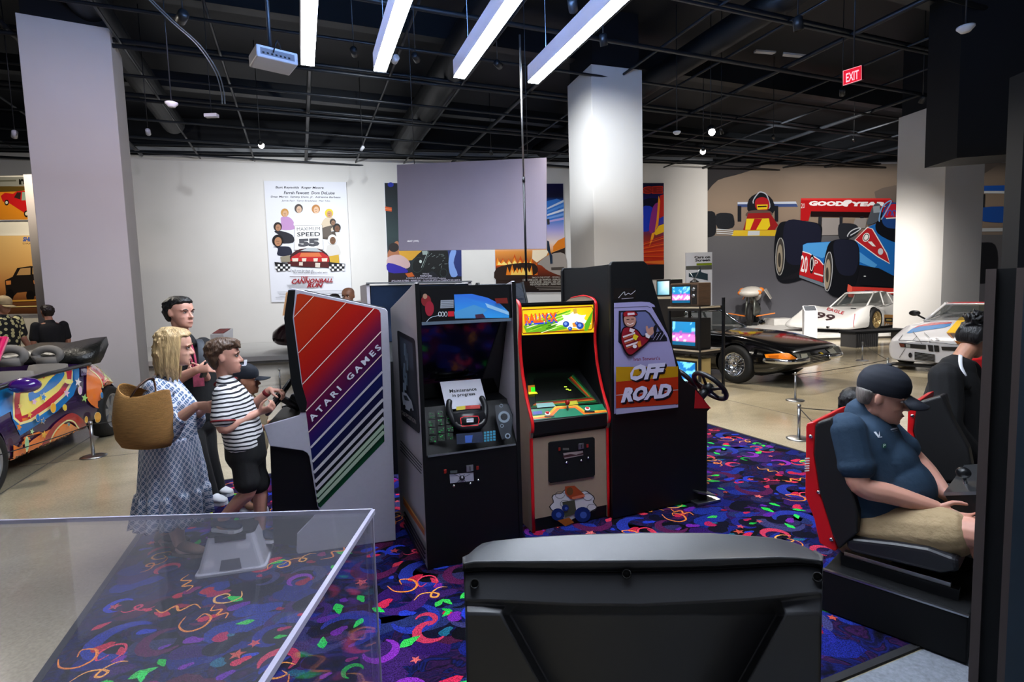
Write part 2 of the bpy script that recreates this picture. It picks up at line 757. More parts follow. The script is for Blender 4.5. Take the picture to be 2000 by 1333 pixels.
for i, v in enumerate((6.4, 8.0, 9.7, 11.3, 12.9, 14.4, 16.0, 17.6, 19.4, 21.2, 23)):
 pipe(uv(-16, v, GZ), uv(24, v, GZ), 0.034 if i % 2 else 0.045)
 if i in (1, 4, 6):
  pipe(uv(-16, v + 0.12, GZ + 0.16), uv(24, v + 0.12, GZ + 0.16), 0.05)
for i in range(-6, 13):
 pipe(uv(i * 1.75 + 0.5, 3, GZ + 0.1), uv(i * 1.75 + 0.5, 22, GZ + 0.1), 0.03 if i % 3 else 0.055)
for i, (u, vv, z, w, h) in enumerate(((-9, 7.2, 7.25, 40, 0.35), (-10, 12.2, 7.5, 40, 0.5), (-10, 17.0, 7.5, 40, 0.4))):
 o = MB().obox(uv(u - 6, vv, z), UU * w, VV * 0.28, ZZ * h).build('ceiling_beam', PIPED)
 tag(o, 'black roof beam above the pipe grid', None, kind='structure')
# cross ducts
for i, (u, z, r) in enumerate(((-3.4, 7.4, 0.32), (3.8, 7.3, 0.42), (9.2, 7.35, 0.3))):
 o = MB().tube([uv(u, 4, z), uv(u, 20, z)], r, 20).build('ceiling_duct', PIPED)
 tag(o, 'round black air duct under the ceiling', None, kind='structure')
# pale strips that catch light just above the wall top
tag(MB().obox(WA + V((0, 0, WTOP + 0.06)) + wn * 0.35, WB - WA, wn * 0.06, V((0, 0, 0.12))).build('trim_3', mat('pale_strip', '#85888c', 0.6)),
 'pale lip along the top of the back wall', None, kind='structure')
for dz, off in ((0.0, 0.5), (0.22, 0.62)):
 pipe(WA + V((0, 0, WTOP - 0.02 + dz)) + wn * off, WB + V((0, 0, WTOP - 0.02 + dz)) + wn * off, 0.05)

# ------------------------------------------------------------------ white display platforms
PLAT = mat('platform_white', '#cfcdc9', 0.5, var=0.04, vscale=2)
RIM = mat('platform_rim', '#7d7b79', 0.5)
pa = pp(300, 700, WA + wn * 4.6, wn)


def platform(name, a, b, depth, h, label):
 t = thing(name, label, 'platform', a)
 d = (b - a).normalized()
 n = V((-d.y, d.x, 0))
 MB().obox(a + V((0, 0, 0.06)), b - a, n * depth, V((0, 0, h - 0.06))).build('deck', PLAT, t, bevel=0.01)
 MB().obox(a + n * 0.08, b - a, n * (depth - 0.16), V((0, 0, 0.06))).build('plinth', RIM, t)
 return t


platform('display_platform', WA + wn * 5.6 + wdir * 8.5, WA + wn * 5.6 + wdir * 29, 5.55, 0.2, 'long white platform along the poster wall under the brown concept car')
platform('display_platform', V((8.6, 16.4, 0)), V((24.5, 16.4, 0)), 6.9, 0.15, 'wide white platform in front of the racing mural')

# ------------------------------------------------------------------ patterned carpet
CU0, CU1, CV0, CV1 = -1.15, 4.51, 1.47, 5.45


def carpet_material(name, attr):
 m = mat(name, '#0b0a24', 0.95, attr=attr, spec=0.1)
 nt = m.node_tree
 b = nt.nodes['Principled BSDF']
 tc = nt.nodes.new('ShaderNodeTexCoord')
 if not attr:
  n1 = nt.nodes.new('ShaderNodeTexNoise')
  n1.inputs['Scale'].default_value = 5.5
  n1.inputs['Detail'].default_value = 2.5
  n1.inputs['Distortion'].default_value = 2.6
  nt.links.new(tc.outputs['Object'], n1.inputs['Vector'])
  r = nt.nodes.new('ShaderNodeValToRGB')
  r.color_ramp.interpolation = 'LINEAR'
  els = r.color_ramp.elements
  els[0].position = 0.30
  els[0].color = (*lin('#05050f'), 1)
  els[1].position = 0.72
  els[1].color = (*lin('#2a1640'), 1)
  for ps, c in ((0.40, '#0a0b2e'), (0.47, '#10164e'), (0.52, '#08071a'), (0.58, '#2c1238'), (0.64, '#0d0b2c')):
   e = els.new(ps)
   e.color = (*lin(c), 1)
  nt.links.new(n1.outputs['Fac'], r.inputs['Fac'])
  src = r.outputs['Color']
 else:
  src = [n for n in nt.nodes if n.type == 'VERTEX_COLOR'][0].outputs['Color']
 n2 = nt.nodes.new('ShaderNodeTexNoise')
 n2.inputs['Scale'].default_value = 170
 n2.inputs['Detail'].default_value = 2
 nt.links.new(tc.outputs['Object'], n2.inputs['Vector'])
 mr = nt.nodes.new('ShaderNodeMapRange')
 mr.inputs['From Min'].default_value = 0.35
 mr.inputs['From Max'].default_value = 0.65
 mr.inputs['To Min'].default_value = 0.35
 mr.inputs['To Max'].default_value = 1.35
 nt.links.new(n2.outputs['Fac'], mr.inputs['Value'])
 mx = nt.nodes.new('ShaderNodeMix')
 mx.data_type = 'RGBA'
 mx.blend_type = 'MULTIPLY'
 mx.inputs[0].default_value = 1.0 if attr else 0.5
 nt.links.new(src, mx.inputs[6])
 nt.links.new(mr.outputs[0], mx.inputs[7])
 nt.links.new(mx.outputs[2], b.inputs['Base Color'])
 bp = nt.nodes.new('ShaderNodeBump')
 bp.inputs['Strength'].default_value = 0.5
 bp.inputs['Distance'].default_value = 0.003
 nt.links.new(n2.outputs['Fac'], bp.inputs['Height'])
 nt.links.new(bp.outputs['Normal'], b.inputs['Normal'])
 return m


CARPET_BASE = carpet_material('carpet_weave', None)
CARPET_PAT = carpet_material('carpet_neon', 'Col')
ct = thing('patterned_carpet', 'dark carpet with neon squiggles, leaves and stars under the arcade cabinets', 'carpet', uv(1.7, 3.4))
MB().obox(uv(CU0, CV0), UU * (CU1 - CU0), VV * (CV1 - CV0), ZZ * 0.010).build('pile', CARPET_BASE, ct)
EDGE = mat('carpet_edge', '#101014', 0.8)
for nm, o, a, b in (('edging', uv(CU0 - .03, CV0), UU * .035, VV * (CV1 - CV0)), ('edging', uv(CU1, CV0), UU * .03, VV * (CV1 - CV0)),
     ('edging', uv(CU0, CV0 - .03), UU * (CU1 - CU0), VV * .032), ('edging', uv(CU0, CV1), UU * (CU1 - CU0), VV * .03)):
 MB().obox(o, a, b, ZZ * 0.012).build(nm, EDGE, ct)
# the grey loop-pile mat in front of the patterned carpet
tag(MB().obox(uv(0.5, -0.6), UU * 5.5, VV * (CV0 - .04 + 0.6), ZZ * 0.006).build('grey_carpet', mat('grey_loop', '#6b7078', 0.95, bump=(180, 0.6, 0.004), var=0.25, vscale=60)),
 'plain grey carpet strip at the lower right corner', 'carpet')


SQUIG = ([(-1, 0), (-.5, .3), (0, .15), (.32, -.25), (.1, -.48), (-.12, -.25), (.2, .12), (.7, .25), (1.05, .0)],
   [(-.7, -.45), (-.8, .2), (-.25, .55), (.4, .35), (.55, -.2), (.1, -.42), (-.18, -.15), (.12, .08)],
   [(-1.1, .15), (-.6, -.28), (-.15, .2), (.25, -.25), (.6, .25), (1.1, -.1)],
   [(.7, .5), (0, .62), (-.58, .22), (-.5, -.35), (.1, -.58), (.6, -.25), (.2, .02)])


def carpet_pattern():
 rnd = random.Random(21)
 T = 1.5
 motifs = []

 def mot(kind, cols, n, lo, hi, layer):
  for _ in range(n):
   motifs.append((kind, rnd.choice(cols), rnd.uniform(0, T), rnd.uniform(0, T), rnd.uniform(lo, hi), rnd.uniform(0, 6.3), layer))
 mot('blob', ['#2a1050', '#141c66', '#341a54', '#0c1244', '#401430', '#1a2a7c', '#202a58', '#08081a', '#06060f', '#0a0a20', '#2a284e'], 95, .05, .15, 0)
 mot('arc', ['#1a1f72', '#3a1a60', '#4e1640', '#23308a', '#0a0a18', '#34345f'], 22, .06, .14, 1)
 mot('blob', ['#8c1236', '#b3203a', '#7a1a5c', '#5a1f8c', '#a01c4c', '#2337a8', '#6a2090', '#c02446', '#1a5a70'], 48, .018, .05, 2)
 mot('arc', ['#1f9a3a', '#b8324e', '#7a2a9c', '#2438b0'], 13, .04, .08, 3)
 mot('leaf', ['#28c84a', '#1fae3c', '#2fd85a', '#35b84a', '#c03048'], 24, .03, .06, 3)
 mot('star', ['#c04a50', '#d0605c', '#b84a38'], 8, .025, .04, 4)
 mot('squig', ['#f0963c', '#f2a04a', '#e88436', '#f5b060', '#d83c58'], 15, .07, .13, 5)
 motifs.sort(key=lambda m: m[6])
 mb = MB()
 nu, nv = int((CU1 - CU0) / T) + 2, int((CV1 - CV0) / T) + 2
 for iu in range(-1, nu):
  for iv in range(-1, nv):
   ou, ov = CU0 + iu * T + (T / 2 if iv % 2 else 0), CV0 + iv * T
   for mi, (kind, col, x, y, s, rot, layer) in enumerate(motifs):
    cu, cv = ou + x, ov + y
    if not (CU0 + .07 < cu < CU1 - .07 and CV0 + .07 < cv < CV1 - .07):
     continue
    z = 0.0104 + 0.0004 * layer + 0.00003 * (mi % 13)
    r2 = random.Random(mi * 31 + 5)

    def W(p):
     return uv(min(max(p[0], CU0 + .005), CU1 - .005), min(max(p[1], CV0 + .005), CV1 - .005), z)
    c = lin(col)
    if kind == 'blob':
     n = 12
     pts = []
     for k in range(n):
      a = 2 * math.pi * k / n
      rr = s * (1 + .3 * math.sin(2 * a + rot) + .15 * math.sin(3 * a + 2 * rot))
      pts.append((cu + rr * math.cos(a + rot), cv + .7 * rr * math.sin(a + rot)))
     mb.add([W(p) for p in pts], [list(range(n))], col=c)
    elif kind == 'arc':
     P = [(cu + s * math.cos(rot + q * 4.2 / 10), cv + s * math.sin(rot + q * 4.2 / 10)) for q in range(11)]
     w = [s * (.12 + .5 * math.sin(math.pi * q / 10)) for q in range(11)]
     for q in ribbon(P, w):
      mb.add([W(p) for p in q], [(0, 1, 2, 3)], col=c)
    elif kind == 'leaf':
     n = 7
     ca, sa = math.cos(rot), math.sin(rot)
     L = [(s * (2 * k / n - 1), s * .5 * math.sin(math.pi * k / n) ** .8 * (1.2 if k < 4 else .8)) for k in range(n + 1)]
     loop = L + [(a, -b * .7) for a, b in reversed(L[1:-1])]
     pts = [(cu + a * ca - b * sa, cv + a * sa + b * ca) for a, b in loop]
     mb.add([W(p) for p in pts], [list(range(len(pts)))], col=c)
    elif kind == 'star':
     pts = star_pts(cu, cv, s, rot)
     tr = tessellate_polygon([[V((p[0], p[1], 0)) for p in pts]])
     mb.add([W(p) for p in pts], tr, col=c)
    else:
     ca, sa = math.cos(rot), math.sin(rot)
     tp_ = SQUIG[mi % len(SQUIG)]
     P = [(cu + s * (a * ca - b * sa), cv + s * (a * sa + b * ca)) for a, b in spline(tp_, 7)]
     n = len(P)
     w = [.004 + .009 * math.sin(math.pi * k / (n - 1)) for k in range(n)]
     for q in ribbon(P, w):
      mb.add([W(p) for p in q], [(0, 1, 2, 3)], col=c)
 # all layers face up
 me = mb.mesh('carpet_pattern', CARPET_PAT, True)
 bm = bmesh.new()
 bm.from_mesh(me)
 for f in bm.faces:
  f.normal_update()
  if f.normal.z < 0:
   f.normal_flip()
 bm.to_mesh(me)
 bm.free()
 o = link('carpet_pattern', me, ct)
 o['kind'] = 'stuff'


carpet_pattern()

# ------------------------------------------------------------------ linear lights over the arcade
LZ = 4.0
LEDM = mat('led_diffuser', '#ffffff', 0.5, emit=(0.80, 0.88, 1.0), estr=56.0)
LEDB = mat('led_housing', '#b9b6c6', 0.5)
led_names = ('leftmost', 'second', 'third', 'rightmost')
for i, (ex, ey, tx) in enumerate(((601, 128, 626), (742, 140, 833), (897, 153, 1064), (1041, 163, 1266))):
 e = gp(ex, ey, LZ)
 d = -VV
 t = thing('linear_light', 'bright white linear ceiling light, %s of the four parallel bars' % ('leftmost', 'second from left', 'third from left', 'rightmost')[i], 'ceiling light', e, 'linear lights over the arcade')
 side = UU * 0.065
 MB().obox(e - side + ZZ * 0.012, d * 4.9, side * 2, ZZ * 0.17).build('housing', LEDB, t, bevel=0.004)
 MB().obox(e - side * 0.93, d * 4.9, side * 1.86, ZZ * 0.0118).build('diffuser', LEDM, t)
 MB().obox(e - side * .8 + ZZ * .183, d * 4.9, side * 1.6, ZZ * .006).build('added_up_strip', mat('added_up_glow', '#ffffff', .5, emit=(.22, .45, 1.0), estr=130.0), t)  # blue upward strip added on top to tint the ceiling
 for s in (0.35, 2.9, 4.6):
  MB().tube([e + d * s + ZZ * 0.18, e + d * s + ZZ * (CEIL_Z - LZ - .001)], 0.004, 5).build('suspension_wire', PIPEM, t)


# ------------------------------------------------------------------ track spotlights
SPOTB = mat('spot_body', '#15171a', 0.4)
SPOTL = mat('spot_lens', '#ffffff', 0.3, emit=(1.0, 0.97, 0.92), estr=40.0)
SPOTW = mat('spot_body_pale', '#c9ccd4', 0.4)


def spotlight(px, py, depth, target, power, label, size=0.11, cone=50, blend=0.6, color=(1.0, 0.95, 0.88), lit=True, pale=False, soft=0.06, glare=False):
 p = dp(px, py, depth)
 tgt = V(target)
 d = (tgt - p).normalized()
 t = thing('track_spotlight', label, 'spotlight', p, 'spotlights under the ceiling')
 q = d.to_track_quat('-Z', 'Y').to_matrix().to_4x4()
 M = Matrix.Translation(p) @ q
 r = size / 2
 MB().lathe([(r * .55, .16), (r, .14), (r, 0), (r * .9, 0), (r * .88, .02)], 16, M=M).build('lamp_head', SPOTW if pale else SPOTB, t)
 if lit:
  MB().lathe([(r * .86, .012), (.001, .006)], 16, M=M).build('lens', SPOTL, t)
 if glare:
  MB().ell(p + d * .03, (.07, .07, .07), 14, 10).build('glare_ball', SPOTL, t)  # glowing ball added so the lamp's glare shows from the camera
 b = p - d * .1
 MB().tube([b, V((b.x, b.y, CEIL_Z - .001))], .009, 6).build('stem', SPOTB, t)
 if power:
  L = bpy.data.lights.new('spot_beam', 'SPOT')
  L.energy = power
  L.spot_size = math.radians(cone)
  L.spot_blend = blend
  L.shadow_soft_size = soft
  L.color = color
  o = bpy.data.objects.new('spot_beam', L)
  COL.objects.link(o)
  o.matrix_world = Matrix.Translation(p + d * (.13 if glare else .05)) @ q
  o.parent = t
  o.matrix_parent_inverse = WORLD[t.name].inverted()
 return t


def on_wall(x, y):
 return pp(x, y, WA, wn)


def on_mural(x, y):
 md = (MBp - MA).normalized()
 return pp(x, y, MA, V((md.y, -md.x, 0)))


COOL = (0.9, 0.95, 1.0)
WARM = (1.0, 0.92, 0.80)
NEUT = (1.0, 0.96, 0.91)
spotlight(510, 283, 14.2, on_wall(600, 480), 800, 'dazzling round spotlight above the film poster with the speed sign', cone=92, blend=1, color=COOL, glare=True)
spotlight(693, 107, 9.0, on_wall(800, 500), 1500, 'small white spotlight between the two left light bars', cone=46, blend=1, color=COOL)
spotlight(815, 118, 9.2, on_wall(1030, 500), 1500, 'small white spotlight beside the second light bar end', cone=44, blend=1, color=COOL)
spotlight(770, 120, 9.6, on_wall(600, 450), 1300, 'half hidden spotlight behind the end of the second bar', cone=60, blend=1, color=COOL, pale=True)
spotlight(977, 130, 9.3, on_wall(1330, 480), 1500, 'small white spotlight between the two right light bars', cone=44, blend=1, color=COOL)
spotlight(960, 302, 17.5, on_wall(1000, 600), 500, 'far small spotlight just above the hanging screen', cone=110, blend=1, color=COOL)
spotlight(1390, 257, 12.6, (4.6, 9.0, .6), 900, 'brightest spotlight, aimed down over the black sports car', cone=85, blend=1, size=.16, color=(1, .9, .74), glare=True)
spotlight(1373, 295, 14.5, on_wall(1330, 560), 600, 'round spotlight just below the brightest one', cone=90, blend=1, glare=True)
spotlight(1411, 262, 13.2, (7.5, 15.5, .8), 900, 'thin spotlight head right of the brightest one', cone=60, blend=1, size=.08)
spotlight(1645, 186, 11.6, (11.0, 17.6, .6), 2000, 'spotlight hanging just below the red exit sign', cone=60, blend=1, color=NEUT)
spotlight(1798, 201, 12.5, (9.5, 17.0, .6), 1600, 'left one of the spotlight pair beside the right column', cone=70, blend=1, color=NEUT)
spotlight(1840, 200, 12.0, (8.4, 9.6, .6), 1300, 'right bright one of the spotlight pair beside the right column', cone=80, blend=1, size=.14, color=NEUT, glare=True)
spotlight(1512, 270, 16.0, on_mural(1620, 450), 1900, 'dim far spotlight in front of the mural', cone=110, blend=1, size=.08)
spotlight(1670, 275, 17.6, on_mural(1850, 430), 1000, 'dim far spotlight near the right column top', cone=110, blend=1, size=.08)
spotlight(290, 262, 12.4, on_wall(350, 560), 420, 'unlit looking spotlight right of the broad left column', cone=110, blend=1, size=.1, pale=True, color=NEUT)
spotlight(28, 268, 10.6, dp(10, 500, 12.6), 420, 'spotlight at the left edge over the alcove', cone=90, blend=1, color=(1, .86, .6), size=.1, pale=True)
spotlight(10, -160, 5.6, (-4.6, 5.4, .5), 420, 'added unseen spotlight above the upper left corner over the painted convertible', cone=85, blend=1, color=(1, .92, .8), lit=False)  # unseen lamp added above the view to light the convertible
spotlight(705, 294, 15.5, on_wall(480, 640), 500, 'pale tilted spotlight above the gap between two posters', cone=110, blend=1, pale=True, size=.09, color=COOL)
LAV = (0.93, 0.80, 1.0)
spotlight(352, 40, 6.2, dp(165, 400, 10.6), 520, 'added dark spotlight head high above the curving cables', cone=75, blend=1, color=LAV, lit=False)  # lamp added to brighten the broad left column
spotlight(1120, 20, 6.4, dp(1190, 520, 13.4), 380, 'added dark spotlight head beside the rightmost light bar', cone=44, blend=1, color=NEUT, lit=False)  # lamp added to brighten the middle column
spotlight(-230, 150, 8.0, (-4.4, 7.0, 0), 420, 'added unseen fill spotlight beyond the left edge behind the convertible', cone=120, blend=1, color=WARM, lit=False)  # fill lamp added outside the view for the left floor
spotlight(1180, 90, 7.8, (2.6, 10.0, 0), 480, 'added dark fill spotlight above the column behind the black cabinet', cone=120, blend=1, color=WARM, lit=False)  # fill lamp added for the floor further back
spotlight(1560, 60, 6.6, (4.4, 7.2, 0), 420, 'added dark fill spotlight left of the exit sign', cone=120, blend=1, color=WARM, lit=False)  # fill lamp added for the floor on the right

# ================================================================== arcade cabinets
BLK = mat('cabinet_black', '#090a0c', 0.45, var=0.15, vscale=30, bump=(300, 0.05), spec=.3)
BLKM = mat('cabinet_black_matte', '#0c0d0f', 0.7, bump=(400, 0.15), spec=.25)
SATIN = mat('cabinet_grey_laminate', '#a9a8b4', 0.5, bump=(500, 0.12, 0.001), var=0.03, vscale=40)
WHITEL = mat('cabinet_white_laminate', '#b0aab0', 0.5, bump=(500, 0.08, 0.001), var=0.03)
TAN = mat('cabinet_tan_laminate', '#8e7a68', 0.55, bump=(500, 0.1, 0.001), var=0.05, vscale=20)
REDT = mat('edge_trim_red', '#c81418', 0.35)
GLASSB = mat('screen_glass_black', '#030405', 0.08, coat=0.5)
METAL = mat('steel', '#a7a9ad', 0.3, metal=1.0)
CHROME = mat('chrome', '#d8dadd', 0.1, metal=1.0)
RUBB = mat('rubber_black', '#0d0d0e', 0.75)
PLASB = mat('plastic_black', '#121316', 0.35)
PAPER = mat('paper_white', '#c9c9d4', 0.8)


def zoomer(sx, ox, oy):
 return lambda x, y: (ox + x / sx, oy + y / sx)


def torus(mb, c, ax, r, rt, n=36, m=8, arc=(0, 2 * math.pi), mi=0, ref=None):
 """ring of tube radius rt around axis ax"""
 ax = V(ax).normalized()
 a = (V(ref) - ax * V(ref).dot(ax)).normalized() if ref is not None else ax.orthogonal().normalized()
 b = ax.cross(a)
 full = abs(arc[1] - arc[0] - 2 * math.pi) < 1e-6
 rings = []
 N = n if full else n + 1
 for i in range(N):
  t = arc[0] + (arc[1] - arc[0]) * i / n
  d = a * math.cos(t) + b * math.sin(t)
  rings.append([c + d * (r + rt * math.cos(2 * math.pi * k / m)) + ax * (rt * math.sin(2 * math.pi * k / m)) for k in range(m)])
 if full:
  rings.append(rings[0])
 mb.loft(rings, mi, True, not full)
 return mb


# ------------------------------------------------------------------ 1. cabinet with the rainbow side panel
def rainbow_cabinet():
 A, B = gp(580, 1083, 0.0132), gp(773, 1057, 0.0132)
 d = (B - A)
 d.z = 0
 d.normalize()
 w = V((-d.y, d.x, 0))
 Z = zoomer(2.38, 500, 540)
 P = lambda x, y: pp(x, y, A, w)
 t = thing('arcade_cabinet', 'grey arcade cabinet with red to blue diagonal striped side, played by the boy', 'arcade machine', A)
 D = 0.64
 out = [(563, 567), (569, 563), (752, 603), (757, 608), (762, 700), (773, 1056), (582, 1083), (579, 1078), (580, 1044), (624, 998), (620, 990), (604, 893), (600, 886),
     (592, 881), (527, 872), (515, 832), (584, 812), (587, 806), (580, 788), (569, 750), (555, 622)]
 pts = [P(*p) for p in out]
 MB().prism(pts, w * 0.022).build('side_panel', SATIN, t, bevel=0.004)
 far = MB().prism([p + w * (D - .022) for p in pts], w * 0.022).build('side_panel', BLK, t, bevel=0.004)
 inn = [(570, 572), (753, 610), (768, 1054), (600, 1072), (533, 1066), (526, 874), (596, 884), (600, 879), (530, 864), (519, 833), (588, 815), (600, 780), (590, 700), (573, 630), (562, 621)]
 MB().prism([P(*p) + w * 0.024 for p in inn], w * (D - .048)).build('body', BLK, t)
 # black front trim along the post and lit marquee edge
 edge = [(563, 567), (555, 622), (569, 750), (580, 788), (588, 806)]
 q = [P(*p) for p in edge]
 nf = -d
 for i in range(len(q) - 1):
  pass
 vs = []
 wd = [0.042, 0.05, 0.06, 0.06, 0.03]
 mb = MB()
 rings = []
 for p, k in zip(q, wd):
  rings.append([p - w * .003, p - d * -.0 + nf * 0 - w * .003 + d * 0, p + d * k * .0 + w * .03, p + w * .03])
 mb2 = MB()
 for i in range(len(q) - 1):
  mb2.add([q[i] - w * .004, q[i + 1] - w * .004, q[i + 1] - w * .004 + d * wd[i + 1], q[i] - w * .004 + d * wd[i],
     q[i] + w * .0, q[i + 1] + w * .0, q[i + 1] + d * wd[i + 1], q[i] + d * wd[i]],
    [(0, 1, 2, 3), (4, 7, 6, 5), (0, 4, 5, 1), (1, 5, 6, 2), (2, 6, 7, 3), (3, 7, 4, 0)])
 mb2.build('front_trim', BLK, t)
 # marquee on the front, glowing a little
 a, b = P(561, 571) + w * .03, P(554, 617) + w * .03
 mq = MB().obox(a - d * .012, b - a, w * (D - .06), d * .01)
 mq.build('marquee', mat('marquee_warm', '#c7a27a', 0.4, emit='#b08050', estr=.35), t)
 # side art
 art = Art(A - w * 0.0, w)
 lx = lambda c: (175 + .1307 * (c - 190)) / (1 + .1307 * 1.06)
 rx = lambda c: min((580 + .029 * (c - 180)) / (1 + .029 * 1.06), (c - 78 + 39.4) / 1.257)
 ramp = [(200, '#a8330f'), (470, '#a32408'), (640, '#9c1206'), (760, '#8d0c14'), (850, '#5e0a33'), (950, '#46083a'), (1010, '#281052'), (1080, '#0c1450'), (1160, '#0b0f3a'), (1240, '#0c0d1c'), (1300, '#0e1512'), (1340, '#0b3a24'), (1420, '#0b4026')]
 rl = [(t_, lin(c)) for t_, c in ramp]

 def gcol(x, y):
  zx, zy = (x - 500) * 2.38, (y - 540) * 2.38
  c = zy + 1.06 * zx
  for (t0, c0), (t1, c1) in zip(rl, rl[1:]):
   if c <= t1:
    k = max(0, min(1, (c - t0) / (t1 - t0)))
    return tuple(a * (1 - k) + b * k for a, b in zip(c0, c1))
  return rl[-1][1]
 panel = [(205, 80), (560, 152), (572, 158), (579, 172), (597, 768), (300, 1076), (289, 1070), (176, 192), (190, 85)]
 art.poly([Z(*p) for p in panel], gcol, cut=7)

 def stripe(c, wdt, col):
  x0, x1 = lx(c), rx(c)
  art.line([Z(x0, c - 1.06 * x0), Z(x1, c - 1.06 * x1)], wdt / 2.38 / 1.45, col)
 for c, wd_ in ((377, 4), (566, 4), (731, 5), (873, 6), (984, 6)):
  stripe(c, wd_, '#e9d3c4')
 for c, wd_ in ((1066, 13), (1140, 16), (1198, 18), (1246, 20), (1286, 21)):
  stripe(c, wd_, '#b8b6bd')
 for c, wd_ in ((1322, 22), (1352, 22)):
  stripe(c, wd_, '#9fb39c')
 art.textl('ATARI', *Z(262, 676), *Z(400, 526), 11.5, '#c9cbd6', bold=.03, spacing=1.5)
 art.textl('GAMES', *Z(436, 487), *Z(585, 333), 11.5, '#c9cbd6', bold=.03, spacing=1.5)
 art.build('side_art', PRINT, t)
 # control deck with steering wheel
 c = P(529, 792) + w * 0.30
 ax = (d * 0.75 + ZZ * -0.55).normalized()
 mb = MB()
 torus(mb, c, ax, 0.135, 0.015, ref=w)
 for k in (0.3, 2.4, 4.5):
  a = w * math.cos(k) + ax.cross(w) * math.sin(k)
  mb.tube([c + ax * .02, c + a * .13], .009, 6)
 mb.lathe([(.035, -.03), (.04, -.01), (.03, .015)], 16, M=Matrix.Translation(c) @ ax.to_track_quat('Z', 'Y').to_matrix().to_4x4())
 wh = mb.build('steering_wheel', PLASB, t)
 MB().tube([c + ax * .02, c + ax * .2], .025, 10).build('steering_column', PLASB, wh)
 k = P(560, 815) + w * .5
 MB().box(k, (.12, .1, .1), R=Matrix.Rotation(.5, 3, 'Y')).build('shifter_box', PLASB, t, bevel=.01)
 MB().obox(P(519, 834) + w * .03 - ZZ * .05, P(529, 862) - P(519, 834) + V((0, 0, .05)), w * .56, d * .01).build('deck_front', mat('deck_red', '#5a1a14', .5), t)
 return t, A, d, w, c, ax


RB, RB_A, RB_d, RB_w, RB_wheel, RB_ax = rainbow_cabinet()


# ------------------------------------------------------------------ helper for upright cabinets that face the camera
class Frame:
 def __init__(self, corner):
  self.o = V((corner.x, corner.y, 0.0132))

 def __call__(self, a, b, z):
  return self.o + UU * a + VV * b + ZZ * z


def fplane(L, b0, z0, b1, z1):
 """plane running along UU through two (depth, height) points: returns point and normal"""
 p = L(0, b0, z0)
 s = (L(0, b1, z1) - p).normalized()
 n = UU.cross(s)
 return p, n


def coin_bits(t, L, b, items):
 for kind, a, z in items:
  if kind == 'bolt':
   MB().lathe([(.009, 0), (.009, .006), (.004, .01)], 10, M=Matrix.Translation(L(a, b, z)) @ (-VV).to_track_quat('Z', 'Y').to_matrix().to_4x4()).build('lock', CHROME, t)
  elif kind == 'slot':
   o = MB().obox(L(a - .022, b, z - .02), UU * .044, -VV * .008, ZZ * .04).build('coin_slot', METAL, t, bevel=.002)
   MB().obox(L(a - .002, b - .009, z - .013), UU * .004, -VV * .002, ZZ * .026).build('slit', BLK, o)
  else:
   MB().obox(L(a - .008, b, z - .012), UU * .016, -VV * .006, ZZ * .024).build('reject_button', mat('button_red', '#7c1a12', .4), t, bevel=.002)


